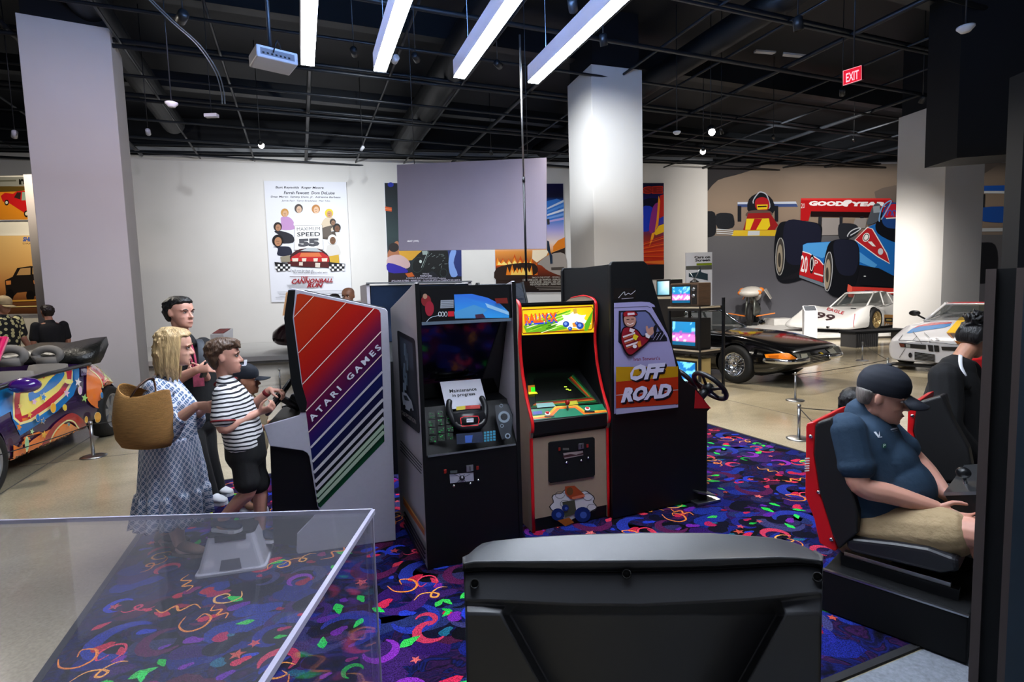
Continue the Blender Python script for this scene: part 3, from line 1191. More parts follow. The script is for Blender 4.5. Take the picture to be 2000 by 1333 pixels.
# ------------------------------------------------------------------ 2. white sided driving cabinet with the maintenance paper
def maintenance_cabinet():
 L = Frame(gp(836, 1118))
 W, D = .615, .95
 Z = zoomer(2.3, 760, 540)
 t = thing('arcade_cabinet', 'white sided driving cabinet with a maintenance paper on its dark screen', 'arcade machine', L.o)
 prof = [(0, 0), (0, 1.695), (.012, 1.705), (.95, 1.55), (.95, 0)]
 MB().prism([L(0, b, z) for b, z in prof], UU * .02).build('side_panel', WHITEL, t, bevel=.003)
 MB().prism([L(W - .02, b, z) for b, z in prof], UU * .02).build('side_panel', WHITEL, t, bevel=.003)
 for a in (-.002, W - .022):
  MB().obox(L(a, -.005, 0), UU * .024, VV * .006, ZZ * 1.7).build('edge_trim', BLK, t)
 inn = [(.0, .0), (0, .69), (.15, .95), (.30, .97), (.10, 1.47), (.012, 1.48), (.012, 1.685), (.94, 1.54), (.94, 0)]
 MB().prism([L(.021, b, z) for b, z in inn], UU * (W - .042)).build('body', BLK, t)
 MB().obox(L(.03, .004, 1.46), UU * (W - .06), VV * .012, ZZ * .018).build('marquee_rail', mat('rail_blue_steel', '#8fa3b8', .3, metal=.8), t)
 MB().obox(L(.03, -.006, .683), UU * (W - .06), VV * .012, ZZ * .010).build('deck_rail', METAL, t)
 gl = MB().add([L(.03, .09, 1.455), L(W - .03, .09, 1.455), L(W - .03, .285, .98), L(.03, .285, .98)], [(0, 3, 2, 1)])
 gl.build('screen', GLASSB, t)
 # marquee print
 p0 = L(0, .010, 1.5)
 art = Art(p0, VV, base=.002)
 art.poly([Z(*p) for p in ((140, 62), (535, 45), (545, 192), (148, 208))], '#050508')
 art.poly([Z(*p) for p in ((291, 82), (370, 79), (440, 96), (500, 125), (536, 160), (538, 186), (296, 190))], lambda x, y: lin('#2a5fb8') if y < 600 else lin('#2b84c4'))
 art.poly([Z(*p) for p in ((291, 160), (380, 128), (440, 150), (400, 186), (296, 190))], '#3f7fb0')
 art.poly([Z(*p) for p in ((430, 120), (536, 160), (538, 175), (440, 140))], '#7fa8c8')
 art.poly([Z(*p) for p in ((385, 172), (420, 168), (432, 186), (388, 190))], '#3a2030')
 for (x, y, rx, ry, c) in ((165, 110, 22, 26, '#6a1c20'), (180, 145, 20, 34, '#7c1a2a'), (160, 90, 10, 12, '#8a6a5a')):
  art.poly([Z(*p) for p in oval(x, y, rx, ry)], c)
 art.poly([Z(*p) for p in ((230, 108), (288, 106), (288, 142), (228, 144))], '#7d8590')
 for k in range(4):
  art.line([Z(232, 114 + k * 8), Z(286, 112 + k * 8)], .9, '#3a3f48')
 for x in (225, 238, 252):
  art.line([Z(*p) for p in oval(x, 170, 6, 10)], 1.0, '#b9c0c8', closed=True)
 art.poly([Z(*p) for p in ((262, 158), (288, 157), (288, 180), (262, 181))], '#a01c28')
 art.line([Z(*p) for p in spline([(165, 205), (185, 185), (225, 175)])], .9, '#9fb0c0')
 art.poly([Z(*p) for p in ((470, 100), (525, 97), (530, 122), (478, 122))], '#5a1a14')
 art.build('marquee_art', mat('print_dim_lit', '#ffffff', .3, attr='Col', emit='attr', estr=.35), t)
 # control deck print
 p0, n = fplane(L, 0, .69, .15, .95)
 art = Art(p0, n, base=.002)
 r = random.Random(4)
 for i in range(3):
  for j in range(4):
   x, y = 178 + i * 36 + r.uniform(-3, 3), 612 + j * 36 + i * -2
   art.rect(*Z(x, y), *Z(x + 30, y + 30), '#06140a')
   for k in range(5):
    xx, yy = x + r.uniform(2, 24), y + r.uniform(2, 24)
    art.rect(*Z(xx, yy), *Z(xx + r.uniform(3, 9), yy + r.uniform(2, 5)), r.choice(['#1f8a3a', '#2fae4a', '#1a6a30', '#0e4a20']))
 art.poly([Z(*p) for p in ((292, 722), (408, 712), (412, 758), (295, 768))], '#0c1830')
 art.poly([Z(*p) for p in ((330, 730), (365, 727), (360, 760), (332, 762))], '#2a4a90')
 for i in range(4):
  for j in range(4):
   x, y = 414 + i * 13, 712 + j * 12 - i
   art.rect(*Z(x, y), *Z(x + 10, y + 9), '#2f6f88')
 art.poly([Z(*p) for p in ((290, 604), (330, 600), (330, 616), (290, 620))], '#b0a020')
 art.poly([Z(*p) for p in ((330, 600), (395, 596), (395, 612), (330, 616))], '#a02018')
 art.poly([Z(*p) for p in ((460, 600), (520, 590), (540, 640), (530, 745), (490, 750), (470, 680))], '#20242b')
 for (x, y, rr) in ((488, 600, 8), (500, 650, 26), (490, 690, 8), (515, 735, 12)):
  art.poly([Z(*p) for p in oval(x, y, rr)], '#6d7884')
  art.poly([Z(*p) for p in oval(x, y, rr * .6)], '#15181d')
 art.build('deck_art', mat('print_deck', '#ffffff', .25, attr='Col', coat=.4), t)
 # yoke
 cx, cy = Z(360, 640)
 c = pp(cx, cy, p0 - VV * .07, n)
 nn = n if n.dot(cam_pos - c) > 0 else -n
 up = (L(0, .15, .95) - L(0, 0, .69)).normalized()
 mb = MB()
 mb.tube([c + UU * sx + up * sz for sx, sz in spline([(-.105, .12), (-.115, .07), (-.10, .0), (-.07, -.045), (0, -.055), (.07, -.045), (.10, 0), (.115, .07), (.105, .12)], 4)], .019, 8, round_caps=True)
 mb.tube([c - UU * .1, c + UU * .1], [(.02, .045)] * 2, 10, side=nn)
 y = mb.build('steering_yoke', PLASB, t)
 art = Art(c + nn * .03, nn, base=.017)
 art.line([Z(*p) for p in ((318, 642), (335, 634), (396, 633), (401, 648), (396, 674), (322, 678))], 1.6, '#c01820', closed=True)
 art.poly([Z(*p) for p in ((345, 645), (376, 643), (376, 660), (345, 661))], '#b9bcc4')
 art.line([Z(346, 652), Z(375, 650)], 1, '#202020')
 art.build('hub_badge', PRINT, y)
 MB().tube([c, c - nn * .1], .03, 10).build('column', PLASB, y)
 # paper
 p0, n = fplane(L, .10, .9, .28, 1.2)
 n = n if n.dot(cam_pos - p0) > 0 else -n
 ps = thing('paper_notice', 'white paper notice reading maintenance in progress behind the yoke', 'paper', pp(907, 770, p0, n))
 quad = [Z(*p) for p in ((228, 475), (410, 461), (441, 580), (257, 600))]
 q = [pp(x, y, p0, n) for x, y in quad]
 MB().add(q + [p - n * .001 for p in q], [(0, 3, 2, 1), (4, 5, 6, 7), (0, 1, 5, 4), (1, 2, 6, 5), (2, 3, 7, 6), (3, 0, 4, 7)]).build('sheet', PAPER, ps)
 art = Art(p0, n)
 art.text('Maintenance', [Z(270, 509), Z(390, 499), Z(394, 514), Z(272, 525)], '#15151c', bold=.02)
 art.text('in progress', [Z(283, 530), Z(384, 521), Z(388, 538), Z(285, 548)], '#15151c', bold=.02)
 art.build('lettering', PRINT, ps)
 # coin door on the lower front
 F = lambda x, y: pp(x, y, L(0, 0, 0), VV)
 base = Art(L(0, -.0005, 0), VV, base=.001)
 base.line([Z(*p) for p in ((214, 845), (430, 830), (440, 985), (222, 1003))], .8, '#1c1e22', closed=True)
 base.poly([Z(*p) for p in ((271, 890), (378, 881), (380, 919), (274, 930))], '#9d9cab')
 for k in range(7):
  base.line([Z(326, 905), Z(290 + 12 * k, 888 + 40 * (k % 2))], .8, '#2a2a33')
 base.poly([Z(*p) for p in oval(326, 905, 13, 12)], '#26262e')
 base.poly([Z(*p) for p in oval(326, 901, 4, 6)], '#c8c8d0')
 base.poly([Z(*p) for p in ((272, 872), (304, 869), (304, 882), (273, 885))], '#4a4e50')
 base.build('coin_sticker', PRINT, t)
 o0 = L.o

 def az(x, y):
  p = F(*Z(x, y)) - o0
  return p.dot(UU), p.z
 coin_bits(t, L, -.001, [('bolt', *az(290, 941)), ('bolt', *az(364, 931)), ('bolt', *az(400, 916)), ('slot', *az(361, 862)), ('btn', *az(251, 877)), ('btn', *az(396, 860))])
 # left side print
 art = Art(L(0, 0, 0), UU, base=.001)
 art.poly([Z(*p) for p in ((37, 247), (42, 244), (112, 280), (118, 292), (140, 700), (134, 706), (62, 648), (56, 636))], '#24242c')
 art.poly([Z(*p) for p in ((48, 268), (106, 300), (126, 660), (66, 610))], lambda x, y: lin('#3c4250') if y < 720 else lin('#232832'), cut=12)
 r = random.Random(3)
 for k in range(9):
  x, y = 60 + r.uniform(0, 36), 300 + k * 22
  art.poly([Z(*p) for p in ((x, y), (x + 7, y + 4), (x + 9, y + 60), (x + 1, y + 54))], r.choice(['#4c5a6c', '#6c7c8c', '#2c3440', '#586878']))
 art.poly([Z(*p) for p in ((64, 520), (84, 524), (108, 560), (118, 602), (100, 606), (72, 590), (66, 550))], '#9aa2ac')
 art.poly([Z(*p) for p in ((72, 534), (86, 536), (100, 560), (78, 556))], '#2a3038')
 for (x, y) in ((76, 586), (108, 602)):
  art.poly([Z(*p) for p in oval(x, y, 6, 10)], '#15171c')
 art.text('POLE POSITION', [Z(60, 596), Z(130, 645), Z(131, 664), Z(61, 614)], '#8d8a86', bold=.02)
 for k in range(4):
  y = 738 + k * 13
  art.line([Z(60, y), Z(158, y + 108)], 1.9, '#17171b')
 art.poly([Z(*p) for p in ((74, 985), (172, 1132), (173, 1166), (75, 1020))], lambda x, y: lin('#b05a20'))
 art.poly([Z(*p) for p in ((74, 985), (172, 1132), (172, 1142), (74, 995))], '#d89a50')
 for k in range(4):
  y = 1056 + k * 19
  art.line([Z(80, y), Z(177, y + 172)], 3.4, '#15161a')
 art.build('side_art', PRINT, t)
 return t


maintenance_cabinet()


# ------------------------------------------------------------------ 3. tan maze game cabinet with red edges
def tan_cabinet():
 L = Frame(gp(1040, 1045))
 W = .615
 Z = zoomer(2.665, 990, 560)
 t = thing('arcade_cabinet', 'tan arcade cabinet with red edges and a glowing yellow green marquee', 'arcade machine', L.o)
 prof = [(0, 0), (0, .64), (-.025, .70), (-.025, .775), (.06, .92), (.125, 1.10), (.15, 1.25), (.15, 1.34), (.13, 1.42), (.13, 1.53), (.15, 1.565), (.2, 1.585), (.32, 1.60), (.5, 1.585), (.64, 1.54), (.68, 1.48), (.68, 0)]
 for a in (0, W - .02):
  MB().prism([L(a, b, z) for b, z in prof], UU * .02).build('side_panel', TAN, t, bevel=.002)
  tr = [L(a + .01, b, z) for b, z in spline(prof[:14], 3)]
  MB().tube(tr, [(.0125, .0065)] * len(tr), 8, side=UU).build('edge_trim', REDT, t)
 up = [(.0, .80)] + prof[4:10] + [(.14, 1.54), (.6, 1.5), (.6, .8)]
 for a in (.0202, W - .0232):
  MB().prism([L(a, b + .006, z) for b, z in up], UU * .003).build('inner_liner', BLK, t)
 inn = [(.012, .0), (.012, .655), (-.015, .68), (-.015, .765), (.075, .845), (.42, 1.06), (.30, 1.335), (.165, 1.345), (.155, 1.35), (.155, 1.55), (.66, 1.50), (.66, 0)]
 MB().prism([L(.024, b, z) for b, z in inn], UU * (W - .048)).build('body', BLK, t)
 MB().obox(L(.022, .010, .09), UU * (W - .044), -VV * .003, ZZ * .563).build('front_panel', TAN, t)
 MB().obox(L(.022, .14, 1.548), UU * (W - .044), VV * .03, ZZ * .016).build('marquee_rail', BLK, t)
 # marquee
 F = Art(L(0, .152, 1.4), VV, base=.002)
 ring = lambda pts: [Z(*p) for p in pts]
 F.poly(ring(((70, 108), (458, 94), (460, 238), (78, 254))), '#d9b414')
 F.line(ring(((80, 122), (440, 104), (448, 120), (446, 215), (436, 225), (84, 244), (78, 236))), 2.0, '#7a2410', closed=True)
 F.poly(ring(((84, 205), (250, 150), (330, 120), (330, 215), (250, 232), (100, 240))), '#6aa81e')
 r = random.Random(9)
 for k in range(26):
  x, y = r.uniform(90, 250), r.uniform(140, 230)
  l = r.uniform(40, 110)
  F.line([Z(x, y + 14), Z(x + l, y + 14 - l * .35)], r.uniform(.8, 2.2), r.choice(['#3f8a18', '#8fc832', '#e8e9c0', '#2a6a10', '#c8d860']))
 F.poly(ring([(340 + 75 * math.cos(a) * (1 + .25 * math.sin(5 * a)), 180 + 42 * math.sin(a) * (1 + .2 * math.sin(7 * a))) for a in [2 * math.pi * i / 40 for i in range(40)]]), '#f2f2d8')
 F.poly(ring(((395, 195), (440, 118), (428, 185), (412, 228), (395, 232))), '#4f9a1c')
 F.poly(ring(((335, 118), (352, 112), (356, 140), (338, 142))), '#b8923a')
 F.poly(ring(((330, 190), (365, 182), (395, 192), (392, 205), (335, 210))), '#d88a30')
 for (x, y, rr) in ((298, 195, 17), (370, 203, 19), (318, 218, 11), (352, 190, 10)):
  F.poly(ring(oval(x, y, rr, rr * .95)), '#1d3f8c')
  F.poly(ring(oval(x - 2, y - 2, rr * .45)), '#6c8ad0')
 for dx, dy, c in ((3, 9, '#1b2f9c'), (2, 6, '#2340b8'), (0, 0, '#e8540c')):
  F.text('RALLY-X', ring(((78 + dx, 143 + dy), (246 + dx, 133 + dy), (252 + dx, 180 + dy), (82 + dx, 193 + dy))), c, bold=.06 if c != '#e8540c' else .045)
 F.build('marquee_art', mat('print_marquee', '#ffffff', .35, attr='Col', emit='attr', estr=.65), t)
 # sloping monitor bezel
 p0, n = fplane(L, .075, .845, .42, 1.06)
 A = Art(p0, n, base=.002)
 A.poly(ring(((122, 640), (480, 608), (345, 448), (105, 452))), '#0a140c')
 for k, c in enumerate(('#123c1c', '#1e6a34', '#a85a14', '#7c1a0e', '#184a24')):
  i = k * 7
  A.line(ring(((345 - i, 462 + i * .8), (470 - i * 1.8, 606 - i * .8))), 2.4, c)
  A.line(ring(((122 + i, 634 - i * .9), (468 - i, 606 - i * .9))), 2.2, c)
 A.poly(ring(((150, 606), (395, 585), (305, 475), (140, 482))), '#020402')
 A.build('bezel_art', PRINT_GLOSS, t)
 S = Art(p0, n, base=.0075)
 S.poly(ring(((108, 520), (215, 513), (222, 548), (110, 556))), '#7a4a10')
 S.poly(ring(((124, 530), (196, 525), (198, 556), (126, 556))), '#1fbf1a')
 S.poly(ring(((200, 518), (262, 515), (276, 550), (222, 553))), '#27a818')
 for (x, y) in ((258, 518), (282, 522), (296, 527), (305, 540), (318, 545)):
  S.rect(*Z(x, y), *Z(x + 14, y + 4), '#a8c030')
 S.poly(ring(((110, 558), (150, 556), (160, 566), (112, 570))), '#b8b020')
 S.build('screen_image', mat('screen_glow', '#ffffff', .3, attr='Col', emit='attr', estr=1.2), t)
 # control panel
 p0, n = fplane(L, -.015, .768, .075, .848)
 A = Art(p0, n, base=.0015)
 A.poly(ring(((128, 698), (526, 658), (498, 612), (122, 642))), '#14704c')
 A.poly(ring(((130, 694), (228, 684), (272, 640), (352, 633), (400, 668), (524, 655), (524, 646), (408, 658), (356, 622), (262, 630), (215, 676), (130, 684))), '#d86a1c')
 A.poly(ring(((130, 686), (214, 677), (258, 634), (358, 625), (406, 660), (524, 648), (524, 642), (410, 652), (362, 616), (250, 626), (206, 670), (130, 678))), '#c8a020')
 A.poly(ring(((150, 612), (238, 605), (254, 626), (158, 634))), '#6c9a90')
 A.poly(ring(((305, 602), (362, 596), (372, 616), (318, 622))), '#a8a020')
 A.poly(ring(((132, 655), (180, 650), (184, 666), (136, 672))), '#1c3f8c')
 for x, y in ((210, 664), (418, 640)):
  A.poly(ring(oval(x, y, 14, 9)), '#d8d4c8')
  A.rect(*Z(x - 16, y + 12), *Z(x + 36, y + 18), '#20201c')
 A.build('panel_art', PRINT_GLOSS, t)
 for x, y in ((210, 662), (418, 638)):
  c = pp(*Z(x, y), p0, n)
  MB().lathe([(.013, 0), (.013, .012), (.006, .015)], 14, M=Matrix.Translation(c) @ ZZ.to_track_quat('Z', 'Y').to_matrix().to_4x4()).build('button', REDT, t)
 c = pp(*Z(316, 645), p0, n)
 st = MB().tube([c, c + ZZ * .05], .006, 8).build('joystick', METAL, t)
 MB().ell(c + ZZ * .055, (.017, .017, .02), 14, 10).build('ball_knob', mat('knob_red', '#8a1410', .25), st)
 # coin door
 cd = [Z(*p) for p in ((214, 815), (222, 808), (446, 783), (454, 790), (455, 978), (448, 988), (224, 1022), (215, 1014))]
 q = [pp(x, y, L(0, .007, 0), VV) for x, y in cd]
 door = MB().prism(q, -VV * .012).build('coin_door', BLKM, t, bevel=.003)
 A = Art(L(0, -.006, 0), VV, base=.001)
 A.poly(ring(((292, 868), (395, 855), (397, 878), (300, 898))), '#8a7d7c')
 A.poly(ring(((292, 880), (330, 872), (360, 876), (397, 864), (397, 874), (292, 892))), '#3a2226')
 A.rect(*Z(290, 840), *Z(322, 852), '#53534e')
 A.build('coin_print', PRINT, door)

 def az(x, y):
  p = pp(*Z(x, y), L(0, 0, 0), VV) - L.o
  return p.dot(UU), p.z
 coin_bits(t, L, -.006, [('bolt', *az(308, 915)), ('bolt', *az(384, 905)), ('bolt', *az(420, 890)), ('slot', *az(382, 830)), ('btn', *az(270, 845)), ('btn', *az(416, 828))])
 # sticker of a small racer in a cloud of dust
 A = Art(L(0, .007, 0), VV, base=.0008)
 cl = []
 for i in range(44):
  a = 2 * math.pi * i / 44
  cl.append((345 + 112 * math.cos(a) * (1 + .09 * math.sin(9 * a)), 1135 + 88 * math.sin(a) * (.9 + .12 * math.sin(7 * a + 1))))
 A.poly(ring([(345 + (x - 345) * 1.05, 1135 + (y - 1135) * 1.05) for x, y in cl]), '#2c2624')
 A.poly(ring(cl), '#b9b5bb')
 for (x, y) in ((275, 1085), (420, 1095), (440, 1150), (300, 1130)):
  A.line(ring(oval(x, y, 24, 18)), .9, '#4a4648')
 A.poly(ring(((300, 1040), (350, 1036), (400, 1080), (395, 1100), (330, 1105), (300, 1075))), '#8c3a1c')
 A.poly(ring(oval(325, 1065, 17, 22)), '#5a3a20')
 A.poly(ring(((335, 1095), (398, 1080), (404, 1092), (340, 1108))), '#b86048')
 A.poly(ring(((285, 1120), (350, 1110), (360, 1180), (300, 1200))), '#3c3c30')
 for (x, y, rr) in ((262, 1185, 34), (390, 1185, 42), (300, 1150, 18)):
  A.poly(ring(oval(x, y, rr, rr * .95)), '#14245c')
  A.poly(ring(oval(x + 4, y + 2, rr * .42)), '#38509a')
 A.poly(ring(((258, 1215), (320, 1200), (345, 1225), (300, 1245))), '#8c4a18')
 A.build('dust_sticker', PRINT, t)
 return t


tan_cabinet()


# ------------------------------------------------------------------ 4. tall black driving cabinet with the truck door print
def offroad_cabinet():
 A0 = gp(1197, 1015, .0132)
 Z = zoomer(2.468, 1090, 490)
 P = lambda x, y: pp(x, y, A0, VV)
 t = thing('arcade_cabinet', 'tall black driving cabinet with a truck door print and big off road lettering', 'arcade machine', A0)
 D = .76
 out = [(1192, 518), (1196, 511), (1258, 510), (1266, 518), (1290, 600), (1318, 690), (1334, 742), (1360, 758), (1388, 798), (1382, 804), (1381, 974), (1197, 1015)]
 q = [P(*p) for p in out]
 MB().prism(q, VV * .03).build('side_panel', BLK, t, bevel=.006)
 MB().prism([p + VV * (D - .03) for p in q], VV * .03).build('side_panel', BLK, t, bevel=.006)
 inn = [(1196, 516), (1252, 516), (1262, 560), (1268, 600), (1300, 735), (1330, 752), (1380, 800), (1376, 806), (1375, 970), (1203, 1009)]
 MB().prism([P(*p) + VV * .031 for p in inn], VV * (D - .062)).build('body', BLKM, t)
 A = Art(A0, VV, base=.001)
 R = lambda pts: [Z(*p) for p in pts]
 A.poly(R(((268, 182), (370, 180), (372, 232), (268, 236))), '#15100e')
 A.line(R(spline([(290, 228), (318, 198), (322, 214), (338, 205), (350, 210), (372, 192)], 4)), .9, '#c8c4c8')
 A.line(R(((305, 232), (362, 228))), 1.2, '#8a868c')
 A.poly(R(((268, 252), (400, 246), (440, 249), (462, 262), (466, 272), (448, 270), (525, 402), (548, 470), (566, 556), (565, 752), (268, 786))), '#8a85ad')
 A.line(R(((268, 276), (428, 268), (444, 276))), 1.6, '#5a5670')
 A.poly(R(((290, 290), (420, 286), (440, 300), (522, 420), (524, 436), (440, 440), (300, 452), (288, 440))), '#1a1a26')
 A.poly(R(((300, 298), (418, 294), (432, 304), (505, 416), (300, 430))), '#5a5f88')
 A.poly(R(((460, 395), (500, 385), (520, 425), (455, 432))), '#0e0e14')
 for k in range(3):
  A.line(R(((455 + k * 16, 430), (476 + k * 16, 396))), 1, '#9a98b0')
 # the driver leaning out
 A.poly(R(spline([(308, 300), (326, 290), (368, 292), (380, 310), (366, 318), (374, 345), (362, 366), (340, 372), (318, 362), (308, 335)], 3, True)), '#1c0c10')
 A.poly(R(spline([(318, 318), (364, 318), (370, 342), (360, 362), (340, 368), (322, 358), (314, 338)], 3, True)), '#a87a6c')
 A.poly(R(((310, 300), (326, 292), (364, 294), (380, 310), (345, 316), (312, 318))), '#8c1420')
 A.poly(R(((330, 300), (362, 298), (364, 308), (330, 312))), '#c8c0c4')
 A.line(R(spline([(328, 350), (342, 355), (358, 348)], 4)), 1.3, '#f0e6e0')
 A.line(R(((324, 332), (338, 331))), 1.2, '#201010')
 A.line(R(((346, 330), (360, 330))), 1.2, '#201010')
 A.poly(R(spline([(306, 372), (340, 366), (378, 382), (402, 410), (425, 400), (440, 415), (430, 440), (372, 490), (340, 508), (316, 490), (296, 440), (294, 410)], 4, True)), '#14080c')
 A.poly(R(spline([(310, 376), (340, 370), (374, 386), (400, 416), (428, 406), (434, 418), (420, 440), (366, 486), (342, 500), (322, 484), (302, 440), (300, 412)], 4, True)), '#7c1624')
 for (x, y) in ((306, 416), (312, 438), (320, 460)):
  A.line(R(((x, y), (x + 58, y - 20))), 3.2, '#c9b8bc')
  A.line(R(((x + 2, y + 9), (x + 60, y - 11))), 1.5, '#b05a30')
 A.poly(R(((338, 372), (362, 380), (352, 395), (334, 388))), '#c8c0c4')
 A.poly(R(((358, 400), (378, 412), (366, 432), (350, 420))), '#c8b020')
 A.poly(R(oval(360, 460, 10, 9)), '#c8c0c4')
 A.poly(R(((372, 440), (386, 432), (392, 458), (378, 466))), '#b87020')
 A.poly(R(((410, 398), (424, 394), (436, 408), (428, 422), (412, 416))), '#c8c0c4')
 A.poly(R(spline([(416, 392), (412, 366), (420, 362), (426, 376), (440, 366), (452, 374), (448, 398), (432, 408)], 3, True)), '#a87a6c')
 A.poly(R(spline([(448, 372), (458, 356), (466, 360), (462, 390), (452, 396)], 3, True)), '#14141c')
 A.text('Ivan Stewart\'s', R(((352, 512), (478, 508), (480, 524), (354, 530))), '#6a1c30', bold=.012)
 A.poly(R(((268, 558), (566, 556), (566, 606), (268, 630))), '#9c740c')
 A.poly(R(((268, 630), (566, 606), (566, 736), (268, 756))), '#92240a')
 A.line(R(((268, 694), (566, 668))), 1.2, '#b0a8b8')
 A.poly(R(((268, 758), (565, 738), (565, 752), (268, 786))), '#8d88a6')
 for dx, dy, c in ((9, 9, '#0c0a10'), (5, 5, '#17141f'), (0, 0, '#b4b2ca')):
  A.text('OFF', R(((346 + dx, 548 + dy), (504 + dx, 536 + dy), (484 + dx, 612 + dy), (322 + dx, 628 + dy))), c, bold=.06)
  A.text('ROAD', R(((310 + dx, 656 + dy), (540 + dx, 634 + dy), (524 + dx, 704 + dy), (288 + dx, 730 + dy))), c, bold=.06)
 A.poly(R(((352, 572), (378, 568), (372, 598), (344, 602))), '#9c740c')
 A.build('door_print', PRINT, t)
 # control panel at the right end: red cheeks, wheel, pedal
 k = P(1360, 775)
 MB().prism([P(*p) - VV * .004 for p in ((1358, 762), (1388, 798), (1356, 798))], VV * (D + .008)).build('red_cheek', mat('cheek_red', '#8c1018', .4), t)
 MB().obox(P(1318, 742) + VV * .02, P(1352, 757) - P(1318, 742), VV * (D - .04), ZZ * .012).build('deck', mat('deck_russet', '#8c4a3a', .3), t)  # deck in one plain reddish brown
 ax = (UU * .75 + ZZ * .65).normalized()
 for j, vv in enumerate((.03, .37)):
  c = P(1388, 756) + VV * vv + UU * .02 + ZZ * (.0)
  mb = MB()
  torus(mb, c, ax, .14, .019, ref=VV, m=10)
  for a in (.2, 1.67, 3.14, 4.7):
   dd = VV * math.cos(a) + ax.cross(VV) * math.sin(a)
   mb.tube([c - ax * .03, c + dd * .135], .011, 6)
  mb.lathe([(.04, -.05), (.045, -.02), (.03, .01)], 16, M=Matrix.Translation(c) @ ax.to_track_quat('Z', 'Y').to_matrix().to_4x4())
  wh = mb.build('steering_wheel', PLASB, t)
  MB().tube([c - ax * .03, c - ax * .12], .03, 10).build('steering_column', PLASB, wh)
 c = gp(1388, 985, .0132)
 MB().obox(c - UU * .12, UU * .22, VV * .16, ZZ * .02).build('pedal_base', METAL, t, bevel=.004)
 MB().obox(c - UU * .1 + VV * .02 + ZZ * .09, UU * .18 - ZZ * .055, VV * .12, ZZ * .012).build('pedal', METAL, t, bevel=.003)
 return t


offroad_cabinet()


# ------------------------------------------------------------------ 5. cabinets standing back to back behind the row
def back_cabinets():
 # left: sloped dark blue panel, pale side
 o = dp(719, 620, 4.75)
 L = Frame(o)
 W = .98
 t = thing('arcade_cabinet', 'cabinet with a sloping dark blue panel behind the white driving cabinet', 'arcade machine', L.o)
 zt = dp(719, 555, 4.75).z - .012
 prof = [(0, 0), (0, 1.2), (.05, 1.25), (-.02, zt - .04), (-.02, zt), (.6, zt), (.6, 0)]
 prof = [(0, 0), (0, 1.18), (.02, zt), (.55, zt), (.55, 0)]
 MB().prism([L(0, b, z) for b, z in prof], UU * .03).build('side_panel', WHITEL, t, bevel=.004)
 MB().prism([L(W - .03, b, z) for b, z in prof], UU * .03).build('side_panel', WHITEL, t, bevel=.004)
 inn = [(.02, 0), (.02, 1.05), (.2, 1.22), (.04, zt - .015), (.5, zt - .015), (.5, 0)]
 MB().prism([L(.03, b, z) for b, z in inn], UU * (W - .06)).build('body', BLK, t)
 p, n = L(.03, .2, 1.22), None
 a, b = L(.04, .195, 1.225), L(.04, .032, zt - .02)
 NAVY = mat('smoked_panel', '#26334a', .3, var=.5, vscale=3, coat=.2)
 nn = UU.cross(b - a).normalized()
 nn = nn if nn.dot(cam_pos - a) > 0 else -nn
 MB().obox(a, UU * (W - .08), b - a, nn * .006).build('sloped_panel', NAVY, t)
 for x in (.33, .47):
  q = a + UU * x + (b - a) * .5 + nn * .007
  MB().obox(q, UU * .11, (b - a) * .18, nn * .004).build('vent', BLKM, t)
 MB().obox(L(.0, .0, zt), UU * W, VV * .04, ZZ * .012).build('top_rail', METAL, t)
 MB().obox(L(.24, -.04, 1.16), UU * .16, VV * .16, ZZ * .05).build('pale_ledge', PAPER, t)
 # right: black cabinet with raked sides
 o = dp(945, 600, 4.95)
 L = Frame(o)
 zt = dp(960, 551, 4.95).z
 t = thing('arcade_cabinet', 'black cabinet with a raked side behind the tan cabinet', 'arcade machine', L.o)
 W = .46
 prof = [(0, 0), (0, 1.4), (.16, zt - .012), (.22, zt - .012), (.68, 1.45), (.68, 0)]
 MB().prism([L(0, b, z) for b, z in prof], UU * .02).build('side_panel', BLK, t, bevel=.004)
 MB().prism([L(W, b, z) for b, z in prof], UU * .02).build('side_panel', BLK, t, bevel=.004)
 MB().prism([L(.02, b + .012, z - .014 if z else 0) for b, z in prof[:-2]] + [L(.02, .66, 1.43), L(.02, .66, 0)], UU * (W - .02)).build('body', mat('smoked_black', '#171c24', .25), t)
 MB().obox(L(.03, .08, 1.6), UU * (W - .05), VV * .01, ZZ * .006).build('rail', METAL, t)


ZPOLE = dp(960, 551, 4.95).z + .0016
back_cabinets()

# slender pole rising from the back cabinets to the ceiling frame
b, tp = dp(1006, 575, 5.25), dp(1015, 68, 5.25)
t = thing('cable_pole', 'slim black pole rising in front of the hanging screen', 'pole', (tp.x, tp.y, ZPOLE))
MB().tube([V((tp.x, tp.y, ZPOLE)), V((tp.x, tp.y, 2.75))], .011, 10).build('lower_tube', PLASB, t)
MB().tube([V((tp.x, tp.y, 2.75)), V((tp.x, tp.y, tp.z))], .009, 10).build('upper_tube', METAL, t)
MB().lathe([(.014, 0), (.014, .05)], 10, M=Matrix.Translation((tp.x, tp.y, 2.72))).build('coupling', PLASB, t)

# ================================================================== posters, screen, mural
FRAMEW = mat('panel_edge_white', '#d4d4d8', 0.5)
FRAMEB = mat('panel_edge_black', '#16161a', 0.5)


def wall_panel(name, label, cat, quad, p0, n, thick=.07, m=FRAMEW):
 """board standing proud of a wall; returns thing and print plane point"""
 n = V(n).normalized()
 if n.dot(cam_pos - p0) < 0:
  n = -n
 q = [pp(x, y, p0 + n * thick, n) for x, y in quad]
 c = sum(q, V()) / 4
 t = thing(name, label, cat, c)
 MB().prism(q, -n * (thick - .004)).build('board', m, t)
 return t, p0 + n * thick, n


